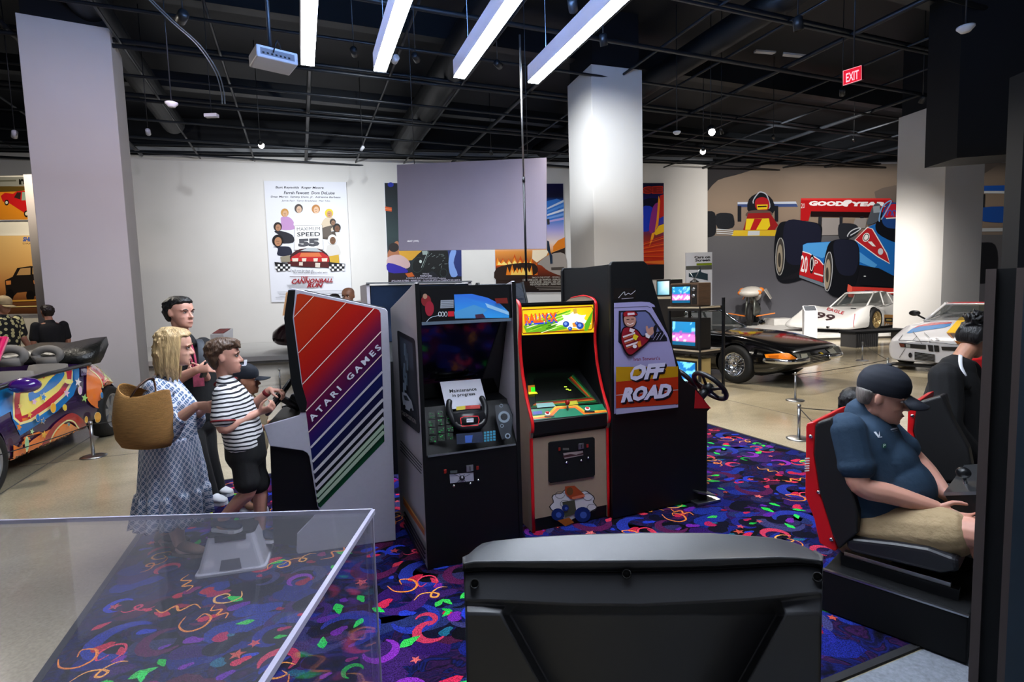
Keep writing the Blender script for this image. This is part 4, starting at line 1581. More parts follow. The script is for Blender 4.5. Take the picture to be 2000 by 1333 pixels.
def lerp_grad(stops, axis=1):
 st = [(s, lin(c)) for s, c in stops]

 def f(x, y):
  v = (x, y)[axis]
  for (a, ca), (b, cb) in zip(st, st[1:]):
   if v <= b:
    k = max(0, min(1, (v - a) / (b - a)))
    return tuple(p * (1 - k) + q * k for p, q in zip(ca, cb))
  return st[-1][1]
 return f


def poster_speed():
 t, p0, n = wall_panel('film_poster', 'white film poster with a crowd around a speed sign and red title', 'poster', ((515, 353), (676, 355.5), (688, 588), (530, 591)), WA, wn)
 Z = zoomer(4.935, 500, 340)
 A = Art(p0, n, gap=.0012, base=.002)
 R = lambda pts: [Z(*p) for p in pts]
 A.poly(((516, 354), (675.5, 356.5), (687, 587), (531, 590)), '#d9dae2')
 ink = '#1c1c24'
 A.text('Burt Reynolds  Roger Moore', R(((192, 118), (655, 122), (650, 150), (188, 146))), ink, .02)
 A.text('Farrah Fawcett  Dom DeLuise', R(((273, 166), (762, 170), (757, 198), (269, 195))), ink, .02)
 A.text('Dean Martin  Sammy Davis, Jr.  Adrienne Barbeau', R(((146, 210), (815, 216), (811, 238), (142, 233))), ink, .012)
 A.text('Jamie Farr  Terry Bradshaw  Mel Tillis', R(((250, 250), (716, 254), (712, 272), (246, 270))), '#3a3a44', .0)
 # crowd of figures in plain shapes around the sign
 fig = [((278, 380), 34, '#b98a4a', '#c9a07c', '#b48ab8', (300, 470)), ((412, 340), 36, '#4c4440', '#c8a890', '#d8d6d4', (430, 440)), ((578, 345), 36, '#b07840', '#d8b090', '#e4e2e0', (600, 440)),
     ((705, 385), 36, '#d8c030', '#b88a68', '#c9b8a0', (690, 480)), ((212, 515), 36, '#2c2420', '#a87c60', '#23232c', (290, 600)), ((780, 525), 34, '#1e1814', '#6a4630', '#4a4038', (700, 560)),
     ((212, 650), 48, '#120e10', '#a87858', '#1e2234', (270, 720)), ((738, 640), 40, '#e0dcd8', '#6a4a34', '#c8c4c0', (740, 720)), ((742, 470), 26, '#3a2c24', '#8a6850', '#5a5048', (660, 540))]
 for (hx, hy), r, hair, skin, cl, (bx, by) in fig:
  A.poly(R(spline([(hx - r, hy + r * 1.1), (hx + r, hy + r), (bx + 62, by - 10), (bx + 70, by + 62), (bx - 60, by + 66), (bx - 58, by)], 3, True)), cl)
 for (hx, hy), r, hair, skin, cl, (bx, by) in fig:
  A.poly(R(oval(hx, hy - 6, r * 1.12, r * 1.2)), hair)
  A.poly(R(oval(hx + 4, hy + 4, r * .72, r * .92)), skin)
  A.line(R(((hx - r * .3, hy), (hx + r * .35, hy))), .7, '#3a2a24')
  A.line(R(((hx - r * .1, hy + r * .5), (hx + r * .3, hy + r * .48))), .7, '#6a2a24')
 A.poly(R(((376, 500), (640, 496), (650, 730), (372, 735))), '#e6e5e4')
 A.line(R(((376, 500), (640, 496), (650, 730), (372, 735))), .6, '#55555a', closed=True)
 A.text('MAXIMUM', R(((396, 518), (618, 513), (620, 545), (398, 550))), '#5a5a60', .0)
 A.text('SPEED', R(((398, 566), (622, 561), (624, 602), (400, 606))), '#34343a', .02)
 A.text('55', R(((408, 628), (612, 622), (618, 700), (412, 706))), '#4a4a50', .08)
 # red sports car in front
 A.poly(R(spline([(340, 780), (430, 725), (600, 720), (690, 775), (712, 840), (700, 900), (340, 888), (322, 830)], 3, True)), '#3c1418')
 A.poly(R(((350, 800), (420, 760), (640, 758), (700, 795), (708, 850), (330, 842))), '#b01c20')
 A.poly(R(((440, 762), (610, 760), (640, 800), (420, 802))), '#c86a3c')
 A.poly(R(((430, 745), (500, 715), (580, 715), (640, 752))), '#aab0b4')
 A.poly(R(((320, 840), (712, 850), (706, 905), (330, 886))), '#4a1014')
 for x, w_ in ((352, 60), (446, 44), (556, 44), (636, 56)):
  A.poly(R(((x, 815), (x + w_, 813), (x + w_ - 4, 845), (x + 4, 846))), '#d8c8b8')
 A.poly(R(((420, 852), (455, 852), (455, 885), (420, 884))), '#d0c0b4')
 A.poly(R(((575, 858), (622, 860), (620, 905), (575, 900))), '#c8bcb0')
 A.poly(R(((238, 800), (330, 785), (335, 850), (250, 852))), '#8a8270')
 A.poly(R(((708, 795), (800, 780), (806, 865), (720, 872))), '#c09a30')
 for sx, x0, x1 in ((1, 182, 340), (-1, 700, 862)):
  A.poly(R(((x0, 850), (x1, 868), (x1 - 12, 925), (x0 + 25, 940))), '#121216')
  for i in range(6):
   for j in range(3):
    if (i + j) % 2:
     a = x0 + 8 + i * 25
     b = 872 + j * 22
     A.poly(R(((a, b), (a + 22, b + 1), (a + 21, b + 20), (a + 1, b + 20))), '#e4e3e6', keep=(i + j > 1))
 A.text("You'll root for them all...", R(((338, 922), (572, 924), (568, 944), (334, 942))), ink)
 A.text("but you'll never guess who wins.", R(((370, 944), (700, 942), (696, 962), (366, 964))), ink)
 red = '#8c1a24'
 A.line(R(((330, 990), (750, 994))), .8, '#501418')
 A.text('THE', R(((436, 988), (508, 988), (500, 1010), (428, 1010))), red, .04)
 A.text('CANNONBALL', R(((358, 1012), (756, 1008), (744, 1046), (340, 1062))), red, .04)
 A.text('RUN', R(((512, 1054), (652, 1056), (636, 1094), (494, 1098))), red, .05)
 for k in range(4):
  A.line(R(((300 + 8 * k, 1072 + k * 8), (498, 1070 + k * 8))), .6, '#55555c')
 for k, (a, b) in enumerate(((212, 880), (230, 860), (195, 850))):
  A.line(R(((a, 1138 + k * 26), (b, 1125 + k * 26))), .8, '#8a8a92')
 A.build('poster_print', PRINT, t)


poster_speed()


def poster_night():
 t, p0, n = wall_panel('film_poster', 'dark film poster with a motorcycle in coloured smoke, half behind the screen', 'poster', ((749.5, 356.5), (899, 358), (903, 554), (758, 556)), WA, wn)
 Z = zoomer(3.808, 450, 330)
 A = Art(p0, n, gap=.0012, base=.002)
 R = lambda pts: [Z(*p) for p in pts]
 A.poly(((751, 357.5), (898, 359), (902, 553), (759, 555)), lerp_grad([(357, '#0a0c14'), (400, '#0c1c24'), (460, '#23383a'), (490, '#1c2a30'), (556, '#140c1a')]), cut=8)
 A.poly(R(oval(1192, 118, 22, 18)), '#1a2a98')
 A.poly(R(((1150, 280), (1200, 288), (1200, 318), (1152, 312))), '#c8501c')
 A.line(R(((1152, 296), (1200, 302))), .5, '#f0b070')
 A.poly(R(spline([(1172, 620), (1230, 540), (1258, 560), (1300, 640), (1260, 700), (1180, 690)], 3, True)), '#a86a48')
 A.poly(R(oval(1215, 585, 38, 34)), '#1c1216')
 A.poly(R(((1250, 605), (1430, 605), (1350, 680), (1270, 690))), '#d8a030')
 A.poly(R(spline([(1170, 660), (1260, 640), (1330, 690), (1320, 740), (1180, 740)], 3, True)), '#c8a8a8')
 A.poly(R(spline([(1172, 700), (1300, 740), (1310, 775), (1180, 770)], 3, True)), '#2a1c9a')
 A.poly(R(((1174, 780), (1330, 772), (1420, 800), (1400, 850), (1174, 852))), '#1a0c14')
 A.poly(R(((1300, 780), (1350, 770), (1370, 800), (1320, 806))), '#c05a1c')
 A.poly(R(((1616, 605), (1718, 605), (1720, 800), (1640, 800))), '#23306c')
 A.poly(R(spline([(1640, 610), (1680, 612), (1660, 700), (1690, 790), (1640, 800), (1622, 700)], 3, True)), '#7a9ad8')
 # motorcycle silhouette
 A.poly(R(spline([(1350, 740), (1370, 665), (1440, 610), (1600, 600), (1620, 700), (1610, 790), (1560, 810), (1500, 760), (1440, 800), (1380, 790)], 3, True)), '#070a0c')
 A.line(R(oval(1395, 715, 42, 58, rot=.3)), 1.2, '#23302e', closed=True)
 A.line(R(((1470, 615), (1420, 735))), .8, '#b8c8c4')
 A.line(R(((1478, 620), (1432, 735))), .5, '#7a8a88')
 A.poly(R(oval(1414, 690, 10, 12)), '#c8d4d0')
 A.poly(R(((1425, 612), (1465, 610), (1460, 640), (1430, 640))), '#98a8a4')
 r = random.Random(5)
 for k in range(16):
  x, y = r.uniform(1470, 1600), r.uniform(630, 750)
  A.line([Z(x, y), Z(x + r.uniform(4, 24), y - r.uniform(0, 14))], .5, '#9aaaa8')
 A.line(R(oval(1585, 775, 26, 30)), 1, '#2c3836', closed=True)
 w = '#cfcadf'
 A.text('PRINCE', R(((1430, 776), (1478, 776), (1478, 787), (1430, 787))), w)
 A.text('PURPLE RAIN', R(((1412, 791), (1498, 791), (1498, 803), (1412, 803))), w, .02)
 A.text('A CAVALLO, RUFFALO and FARGNOLI Production', R(((1308, 808), (1602, 808), (1602, 821), (1308, 822))), w)
 A.text('APOLLONIA KOTERO - MORRIS DAY - OLGA KARLATOS and CLARENCE WILLIAMS III', R(((1198, 828), (1708, 822), (1708, 836), (1198, 842))), w)
 A.text('Director of Photography DONALD THORIN Music by MICHEL COLOMBIER', R(((1205, 846), (1700, 838), (1700, 848), (1205, 855))), w)
 A.build('poster_print', PRINT, t)


poster_night()


def poster_fire():
 t, p0, n = wall_panel('film_poster', 'film poster with burning tyre tracks and blue lightning beside the white column', 'poster', ((962, 358), (1101, 358), (1104, 572), (968, 573)), WA, wn)
 Z = zoomer(5.33, 960, 350)
 A = Art(p0, n, gap=.0012, base=.002)
 R = lambda pts: [Z(*p) for p in pts]
 A.poly(((963, 359), (1100, 359), (1103, 571), (969, 572)), lerp_grad([(359, '#0a0a3c'), (385, '#10102a'), (395, '#1c4a9c'), (430, '#4a80d0'), (450, '#a8a0d8'), (475, '#e8d0c0'), (492, '#e09040'), (520, '#8a3010'), (545, '#2c1810'), (573, '#17110f')]), cut=7)
 A.poly(R(((576, 230), (680, 205), (750, 230), (752, 330), (700, 300), (640, 420), (576, 470))), '#3a78d0')
 for k in range(5):
  A.poly(R(((578, 300 + k * 34), (752, 215 + k * 46), (752, 240 + k * 46), (578, 318 + k * 34))), ('#c8d8f0', '#5a94e0', '#dce4f4', '#7aa4e4', '#b8a8e0')[k], )
 A.poly(R(((640, 700), (690, 640), (762, 605), (764, 715), (640, 755))), '#d87818')
 A.poly(R(((620, 770), (764, 715), (764, 800), (640, 800))), '#241812')
 A.poly(R(spline([(480, 880), (600, 790), (760, 780), (764, 1000), (600, 960), (520, 900)], 3, True)), '#9a9088')
 # flames
 r = random.Random(8)
 for (x0, x1, yb, h, c) in ((40, 440, 910, 130, '#c84a10'), (45, 430, 900, 90, '#e88a20'), (60, 420, 895, 50, '#f8d878'), (150, 480, 1000, 150, '#d05a10'), (180, 460, 995, 110, '#f0a030'), (230, 430, 990, 80, '#f8e0a0')):
  pts = [(x0, yb)]
  for i in range(13):
   x = x0 + (x1 - x0) * (i + .5) / 13
   pts.append((x, yb - h * (.25 if i % 2 else 1) * r.uniform(.6, 1)))
  pts.append((x1, yb))
  A.poly(R(pts), c)
 A.poly(R(((425, 740), (600, 735), (570, 800), (470, 870), (420, 830))), '#f4e0c0')
 A.poly(R(spline([(50, 930), (250, 880), (440, 880), (480, 960), (400, 1010), (60, 1060)], 3, True)), '#2a1a12')
 for (x0, x1, yb, h, c) in ((150, 430, 1000, 120, '#e07a18'), (200, 420, 998, 80, '#f4c860')):
  pts = [(x0, yb)] + [(x0 + (x1 - x0) * (i + .5) / 11, yb - h * (.3 if i % 2 else 1) * r.uniform(.6, 1)) for i in range(11)] + [(x1, yb)]
  A.poly(R(pts), c)
 # plain striding figure
 A.poly(R(((572, 420), (600, 415), (604, 470), (580, 478))), '#3a3a3c')
 A.poly(R(((576, 640), (596, 650), (612, 760), (632, 800), (634, 880), (610, 884), (600, 780), (576, 740))), '#1c2c40')
 A.poly(R(((618, 920), (752, 915), (752, 945), (622, 950))), '#48403a')
 w = '#cfc8bc'
 A.text('"BACK TO THE FUTURE" ... MICHAEL J. FOX', R(((420, 1018), (752, 1012), (752, 1032), (420, 1038))), w)
 A.text('CHRISTOPHER LLOYD - LEA THOMPSON - CRISPIN GLOVER', R(((322, 1042), (752, 1036), (752, 1056), (322, 1062))), w)
 A.text('ALAN SILVESTRI ... BOB GALE - NEIL CANTON', R(((395, 1066), (752, 1060), (752, 1080), (395, 1086))), w)
 A.text('AND KATHLEEN KENNEDY ... FRANK MARSHALL', R(((400, 1090), (752, 1084), (752, 1103), (400, 1109))), w)
 for k in range(3):
  A.line(R(((450 + k * 20, 1122 + k * 16), (752, 1118 + k * 15))), 1.0, '#8a8078')
 A.build('poster_print', PRINT, t)


poster_fire()


def poster_red():
 t, p0, n = wall_panel('film_poster', 'red and blue film poster right of the white column ending in the letters SE', 'poster', ((1150, 358), (1296.5, 357.5), (1296.5, 546), (1152, 550)), WA, wn, m=FRAMEB)
 Z = zoomer(3.808, 900, 330)
 A = Art(p0, n, gap=.0012, base=.002)
 R = lambda pts: [Z(*p) for p in pts]
 A.poly(((1151, 359), (1296, 358.5), (1296, 545), (1153, 549)), lerp_grad([(358, '#101030'), (380, '#141040'), (400, '#1c1a70'), (430, '#2438a8'), (460, '#7a2a30'), (490, '#c83a14'), (515, '#b02410'), (522, '#1a1420'), (550, '#141018')]), cut=8)
 A.poly(R(spline([(1340, 240), (1420, 215), (1480, 235), (1480, 290), (1400, 300), (1340, 270)], 3, True)), '#0a0c28')
 A.poly(R(spline([(1345, 290), (1430, 290), (1440, 400), (1400, 460), (1345, 450)], 3, True)), '#1c38c0')
 A.poly(R(spline([(1430, 280), (1480, 260), (1470, 400), (1420, 480), (1400, 440)], 3, True)), '#8a2a80')
 A.poly(R(((1338, 300), (1358, 350), (1352, 420), (1338, 430))), '#d8602a')
 A.poly(R(((1480, 200), (1510, 190), (1510, 350), (1476, 370))), '#b8241c')
 A.poly(R(((1470, 200), (1482, 240), (1468, 420), (1440, 470), (1455, 380))), '#e89020')
 A.poly(R(((1435, 480), (1470, 425), (1510, 410), (1510, 470), (1450, 495))), '#e8b81c')
 A.poly(R(((1400, 580), (1420, 480), (1445, 470), (1430, 520))), '#f0a028')
 for k in range(12):
  A.line(R(((1338, 560 + k * 9), (1510, 500 + k * 15))), 1.2, ('#d8381c', '#e86a20', '#a81c10')[k % 3])
 A.poly(R(((1338, 690), (1510, 682), (1510, 712), (1338, 700))), '#d86a28')
 A.poly(R(((1338, 715), (1510, 712), (1510, 816), (1338, 822))), '#17171c')
 A.text('SE', R(((1350, 132), (1502, 128), (1502, 186), (1350, 188))), '#b02a1c', .09)
 A.text('SE', R(((1358, 138), (1496, 134), (1496, 180), (1358, 182))), '#7c1c18', .05)
 A.build('poster_print', PRINT, t)


poster_red()


# ------------------------------------------------------------------ racing mural
def mural():
 md = (MBp - MA).normalized()
 n = V((md.y, -md.x, 0))
 t = thing('racing_mural', 'wall filling print of open wheel race cars on a grey track', 'mural', MA + md * 9 + ZZ * 3.5)
 q = [MA + n * .01, MBp + n * .01]
 MB().obox(q[0], q[1] - q[0], n * .012, ZZ * (WTOP - .03)).build('print_sheet', mat('mural_track', '#57565b', .6, var=.2, vscale=4), t)
 Z = zoomer(3.077, 1350, 310)
 A = Art(MA + n * .022, n, gap=.0015, base=.003)
 R = lambda pts: [Z(*p) for p in pts]
 S = lambda pts, k=3: [Z(*p) for p in spline(pts, k, True)]
 # hazy sand sky above the track
 A.poly(R(((84, 40), (1960, 25), (1960, 470), (84, 470))), lerp_grad([(318, '#3c3836'), (345, '#7a6c60'), (400, '#8a7868'), (440, '#857466'), (465, '#6f655e')]), cut=30)
 A.poly(S(((84, 40), (420, 36), (300, 90), (160, 130), (84, 200))), '#2c2a2c')
 A.poly(S(((1100, 200), (1280, 160), (1280, 260), (1180, 300))), '#6a5f58')
 A.poly(S(((1660, 60), (1760, 30), (1850, 30), (1760, 90), (1690, 140))), '#4a4340')
 A.poly(R(((84, 466), (1960, 458), (1960, 1040), (84, 1040))), lerp_grad([(458, '#5a595c'), (540, '#56555c'), (640, '#64646a')]), cut=30)
 # small distant car, red and yellow nose
 A.poly(R(((278, 262), (628, 258), (640, 290), (278, 292))), '#b8c0d0')
 A.poly(R(((278, 275), (632, 272), (640, 290), (278, 292))), '#3a4a78')
 for x in (278, 500):
  A.poly(R(((x, 285), (x + 22, 285), (x + 22, 380), (x, 380))), '#191a20')
 A.poly(S(((84, 330), (140, 325), (148, 400), (140, 460), (84, 462))), '#14161c')
 A.poly(S(((150, 335), (235, 330), (256, 360), (250, 415), (160, 420))), '#1a1c22')
 A.poly(S(((345, 245), (420, 205), (488, 250), (490, 330), (350, 330))), '#16181e')
 A.line(S(((372, 270), (400, 210), (425, 203), (455, 225), (466, 300)), 5), 2.2, '#a8acb8')
 A.poly(S(((385, 250), (425, 232), (462, 250), (466, 300), (430, 312), (388, 300))), '#a01a20')
 A.poly(R(((392, 278), (458, 276), (456, 305), (396, 308))), '#d8b820')
 A.line(R(((398, 290), (452, 288))), 2.4, '#201410')
 A.poly(S(((340, 318), (400, 310), (470, 315), (478, 345), (335, 350))), '#5a4640')
 A.poly(R(((340, 330), (470, 325), (520, 400), (500, 430), (310, 430))), '#8c1a1c')
 A.poly(R(((330, 362), (465, 360), (472, 405), (455, 428), (322, 428))), '#d8bc20')
 A.poly(R(((378, 362), (425, 362), (388, 428), (352, 428))), '#a81a1c')
 A.poly(R(((255, 432), (510, 430), (500, 466), (240, 466))), '#c8a828')
 A.poly(R(((340, 436), (410, 435), (408, 462), (336, 464))), '#b8bcc0')
 for k in range(3):
  A.line(R(((150, 425 + k * 12), (250, 432 + k * 12))), 1.5, '#c8ccd0')
 # right end repeat beyond the column: blue car
 A.poly(R(((1755, 165), (1960, 160), (1960, 200), (1755, 196))), '#1a50a8')
 A.poly(R(((1755, 196), (1960, 196), (1960, 212), (1755, 210))), '#c8ccd0')
 A.poly(R(((1740, 215), (1760, 215), (1756, 300), (1738, 300))), '#16181e')
 A.poly(S(((1670, 250), (1725, 255), (1730, 330), (1670, 340))), '#17181e')
 A.poly(S(((1690, 310), (1800, 290), (1960, 300), (1960, 380), (1760, 380), (1700, 350))), '#164a9c')
 A.poly(R(((1665, 420), (1960, 416), (1960, 438), (1665, 440))), '#b0b4b8')
 A.poly(S(((1672, 520), (1750, 505), (1820, 520), (1835, 640), (1800, 740), (1680, 740), (1660, 640))), '#101218')
 A.poly(R(((1660, 630), (1690, 628), (1690, 640), (1660, 640))), '#2a6aa8')
 # big car: rear wing
 A.poly(R(((655, 240), (1190, 240), (1240, 300), (1180, 330), (715, 322), (700, 375), (652, 375))), '#a81418')
 A.poly(R(((655, 240), (1190, 240), (1195, 250), (655, 252))), '#c83030')
 A.poly(R(((715, 318), (1180, 325), (1150, 356), (712, 350))), '#180a0c')
 A.text('GOOD', R(((706, 256), (918, 258), (912, 288), (700, 285))), '#e8e4e6', .07)
 A.text('YEAR', R(((952, 260), (1172, 262), (1166, 290), (946, 288))), '#e8e4e6', .07)
 A.poly(S(((912, 256), (950, 250), (962, 262), (940, 276), (932, 290), (905, 284))), '#e8e4e6')
 A.text('20', R(((656, 270), (678, 270), (676, 300), (654, 300))), '#d8c8ca')
 for x in (760, 885, 1010):
  A.poly(R(((x, 350), (x + 20, 350), (x + 16, 420), (x - 4, 420))), '#23242a')
 A.poly(R(((780, 358), (885, 358), (885, 460), (780, 462))), '#8c8684')
 A.poly(R(((980, 360), (1050, 360), (1040, 420), (960, 420))), '#8c8684')
 # engine, mirror
 A.poly(S(((880, 400), (930, 390), (985, 400), (1000, 440), (940, 480), (884, 480))), '#23252c')
 A.line(S(((935, 470), (950, 440), (990, 420), (1010, 425)), 4), 2, '#c0c4cc')
 A.poly(S(((1090, 280), (1125, 275), (1135, 330), (1110, 380), (1050, 400), (1060, 350))), '#4a5058')
 A.poly(R(((1085, 290), (1125, 285), (1128, 325), (1088, 328))), '#8a949c')
 # rear left tyre
 A.poly(S(((520, 400), (570, 378), (700, 380), (770, 400), (780, 450), (760, 560), (720, 690), (600, 745), (520, 735), (495, 640), (495, 500)), 5), '#101218')
 A.poly(S(((560, 385), (700, 382), (765, 410), (770, 500), (740, 580), (640, 640), (560, 600)), 5), '#17192a')
 A.poly(R(oval(528, 590, 26, 112, rot=.03)), '#3a3634')
 A.poly(R(oval(526, 600, 17, 84, rot=.03)), '#8a8070')
 A.poly(R(oval(524, 610, 9, 44)), '#34302c')
 A.line(R(oval(528, 590, 26, 112, rot=.03)), 1.5, '#9a9a98', closed=True)
 # shadow and floor below
 A.poly(R(((512, 735), (640, 720), (1000, 845), (1256, 840), (1256, 720), (1000, 640), (700, 650))), '#16161c')
 # blue body
 blue, blue2 = '#1c64b0', '#4a94d4'
 A.poly(R(((664, 520), (690, 508), (880, 498), (960, 520), (1000, 480), (1050, 415), (1150, 370), (1256, 380), (1256, 730), (1120, 660), (1000, 640), (800, 640), (664, 575))), blue)
 A.poly(R(((664, 522), (690, 510), (880, 500), (860, 560), (780, 600), (664, 560))), blue2)
 A.poly(R(((1000, 560), (1110, 640), (1090, 660), (1000, 620))), blue2)
 A.poly(R(((1050, 415), (1080, 425), (1165, 570), (1184, 632), (1110, 590), (975, 490), (1000, 455))), '#b02028')
 A.line(R(((1050, 415), (1080, 425), (1165, 570), (1184, 632), (1110, 590), (975, 490))), 2, '#e0dcda', closed=True)
 A.poly(R(oval(1042, 475, 20, 28, rot=.4)), '#e8e4e4')
 A.line(R(oval(1042, 475, 14, 20, rot=.4)), 1.4, '#16161a', closed=True)
 A.poly(R(((1050, 500), (1075, 500), (1100, 530), (1080, 528))), '#e0dcdc')
 A.poly(R(oval(1128, 560, 16, 20)), '#c8c8d0')
 A.poly(S(((1100, 390), (1140, 370), (1256, 395), (1256, 500), (1200, 500), (1110, 450))), '#0e1018')
 # helmet
 A.poly(S(((1140, 330), (1160, 285), (1200, 265), (1250, 280), (1258, 300), (1258, 410), (1180, 420), (1140, 390))), '#1c3f7c')
 A.poly(S(((1152, 330), (1165, 295), (1205, 275), (1256, 292), (1256, 356), (1160, 360))), '#b01c30')
 for k in range(3):
  A.line(R(spline([(1165 + k * 26, 345), (1180 + k * 26, 312), (1200 + k * 24, 330), (1205 + k * 24, 350)], 3)), 2, '#2a50a8')
 A.line(R(((1160, 362), (1256, 356))), 2, '#dcdcdc')
 A.line(S(((1122, 380), (1130, 310), (1160, 270), (1190, 264)), 5), 2.4, '#7aa4d4')
 # side pod with number
 A.poly(R(((660, 560), (700, 572), (760, 610), (785, 640), (780, 745), (660, 705), (640, 700))), '#b01c22')
 A.line(R(((660, 560), (700, 572), (760, 610), (785, 640))), 2, '#e0d8d8')
 A.text('20', R(((652, 580), (692, 590), (688, 692), (648, 680))), '#e4dedf', .02)
 A.poly(R(oval(715, 635, 14, 58, rot=.05)), '#18181c')
 A.line(R(oval(715, 635, 9, 40, rot=.05)), 1.3, '#d8d4d4', closed=True)
 A.text('P', R(((732, 610), (752, 615), (750, 650), (730, 645))), '#e0d0d0')
 A.line(R(((728, 690), (782, 706))), 3, '#e0c8c8')
 A.poly(R(((640, 700), (790, 750), (795, 775), (640, 715))), '#6a7480')
 # front tyre
 A.poly(S(((800, 560), (830, 500), (920, 485), (985, 510), (1000, 600), (985, 720), (940, 820), (840, 825), (790, 760), (786, 650)), 5), '#0e1016')
 A.poly(S(((850, 500), (930, 490), (985, 520), (992, 620), (960, 700), (880, 690), (850, 600)), 5), '#191c2c')
 A.poly(R(oval(812, 680, 24, 118, rot=.06)), '#3a3836')
 A.poly(R(oval(808, 695, 17, 90, rot=.06)), '#9a8c78')
 A.poly(R(oval(806, 700, 9, 46)), '#3c3630')
 A.line(R(oval(812, 680, 24, 118, rot=.06)), 1.5, '#a8aab0', closed=True)
 # front wing and nose
 A.poly(R(((1000, 640), (1110, 660), (1256, 735), (1256, 780), (1000, 760))), '#101218')
 A.poly(R(((930, 755), (955, 770), (1256, 782), (1256, 812), (960, 835), (932, 832), (925, 790))), '#c83830')
 A.poly(R(((930, 755), (955, 770), (952, 832), (932, 832), (925, 790))), '#e05a48')
 A.poly(S(((1210, 660), (1256, 620), (1256, 680), (1225, 680))), '#a01c24')
 A.poly(S(((1210, 545), (1256, 540), (1256, 580), (1225, 565))), '#c8d0d8')
 A.poly(R(oval(1030, 708, 7, 3)), '#c8ccd0')
 A.build('race_print', PRINT, t)


mural()


# ------------------------------------------------------------------ hanging projection screen
def hanging_screen():
 p0 = dp(775, 322, 9.1)
 a, b = dp(775, 322, 9.1), dp(1067, 308, 8.6)
 d = (b - a)
 n = d.cross(ZZ).normalized()
 q = [pp(x, y, p0, n) for x, y in ((775, 322), (1067, 308), (1067, 486), (779, 490))]
 t = thing('projection_screen', 'blank lavender grey screen hanging in front of the posters', 'screen', (q[0] + q[2]) / 2)
 nn = n if n.dot(cam_pos - p0) > 0 else -n
 MB().prism(q, -nn * .04).build('panel', mat('screen_cloth', '#a39bb0', .75, bump=(200, .1), var=.04, vscale=1.5), t)
 A = Art(p0, nn, base=.001)
 A.text('HEAT (1995)', ((795.5, 469.8), (818, 469.4), (818, 473.6), (795.5, 474)), '#f0f0f0', .02)
 A.build('caption', mat('caption_lit', '#ffffff', .5, attr='Col', emit='attr', estr=.5), t)
 for k in (.12, .88):
  p = q[0] * (1 - k) + q[1] * k - nn * .02
  MB().tube([p, V((p.x, p.y, CEIL_Z))], .006, 6).build('hanger', PIPEM, t)


hanging_screen()


# ------------------------------------------------------------------ ceiling fittings
def projector():
 c = dp(534, 118, 6.3)
 t = thing('projector', 'white projector hanging left of the light bars', 'projector', c)
 R = Matrix.Rotation(math.radians(38), 4, 'Z')
 M = Matrix.Translation(c) @ R
 W_ = mat('projector_white', '#c4c2c8', .45)
 MB().box((0, 0, 0), (.44, .36, .13)).build('case', W_, t, bevel=.015, M=M)
 MB().box((-.0, -.181, .0), (.36, .004, .07)).build('connector_plate', mat('port_grey', '#7a787c', .5), t, M=M)
 for k in range(7):
  MB().box((-.15 + k * .045, -.184, -.015), (.022, .004, .018)).build('socket', PLASB, t, M=M)
 MB().tube([(0, .1, .06), (0, .1, 2.0)], .022, 10).build('mount_pole', PIPEM, t, M=M)
 MB().box((0, .1, .075), (.2, .12, .02)).build('mount_plate', PIPEM, t, M=M)
 p = MB()
 p.tube([M @ V((x, -.2, z)) for x, z in spline([(-.05, .0), (-.02, .1), (.0, .14), (.02, .1), (.03, .05)], 4)], .008, 6)
 p.build('cable', PLASB, t)


projector()


def detector(px, py, depth, label):
 c = dp(px, py, depth)
 t = thing('smoke_detector', label, 'smoke detector', c, 'smoke detectors under the ceiling')
 m = mat('detector_white', '#cfcfd2', .45)
 MB().lathe([(.02, -.05), (.05, -.045), (.075, -.015), (.09, .0), (.09, .018), (.01, .02)], 20, M=Matrix.Translation(c)).build('housing', m, t)
 MB().tube([c + ZZ * .015, V((c.x, c.y, CEIL_Z))], .01, 6).build('stem', PIPEM, t)


detector(335, 203, 8.5, 'white smoke detector right of the broad left column')
detector(1322, 259, 13, 'small white smoke detector left of the brightest spotlight')
detector(1886, 55, 6.6, 'large white smoke detector at the upper right')
c = dp(413, 226, 9.5)
t = thing('sensor_box', 'small flat white sensor box under the dark ceiling', 'sensor', c)
MB().box(c, (.22, .1, .06)).build('case', mat('detector_white'), t, bevel=.01)
MB().tube([c, V((c.x, c.y, CEIL_Z))], .006, 6).build('stem', PIPEM, t)


def exit_sign():
 q0 = [(1647, 139), (1682.6, 128), (1682.6, 155.5), (1647, 167)]
 a, b = dp(1647, 139, 9.6), dp(1682.6, 128, 9.25)
 b = V((b.x, b.y, a.z))
 n = (b - a).cross(ZZ).normalized()
 q = [pp(x, y, a, n) for x, y in q0]
 t = thing('exit_sign', 'glowing red exit sign under the ceiling pipes', 'sign', (q[0] + q[2]) / 2)
 nn = n if n.dot(cam_pos - a) > 0 else -n
 MB().prism([p - nn * .004 for p in q], -nn * .05).build('case', mat('exit_case', '#4a0d12', .4), t)
 A = Art(a, nn, base=.001)
 A.poly(q0, '#b01226')
 A.line(q0, 1.2, '#e08a90', closed=True)
 A.text('EXIT', ((1652.5, 144), (1677.5, 136), (1677.5, 153.5), (1652.5, 161.5)), '#f0a0a8', .02)
 A.build('face', mat('exit_glow', '#ffffff', .4, attr='Col', emit='attr', estr=1.4), t)
 c = (q[0] + q[1]) / 2 - nn * .03
 MB().tube([c, V((c.x, c.y, CEIL_Z))], .012, 8).build('stem', PIPEM, t)


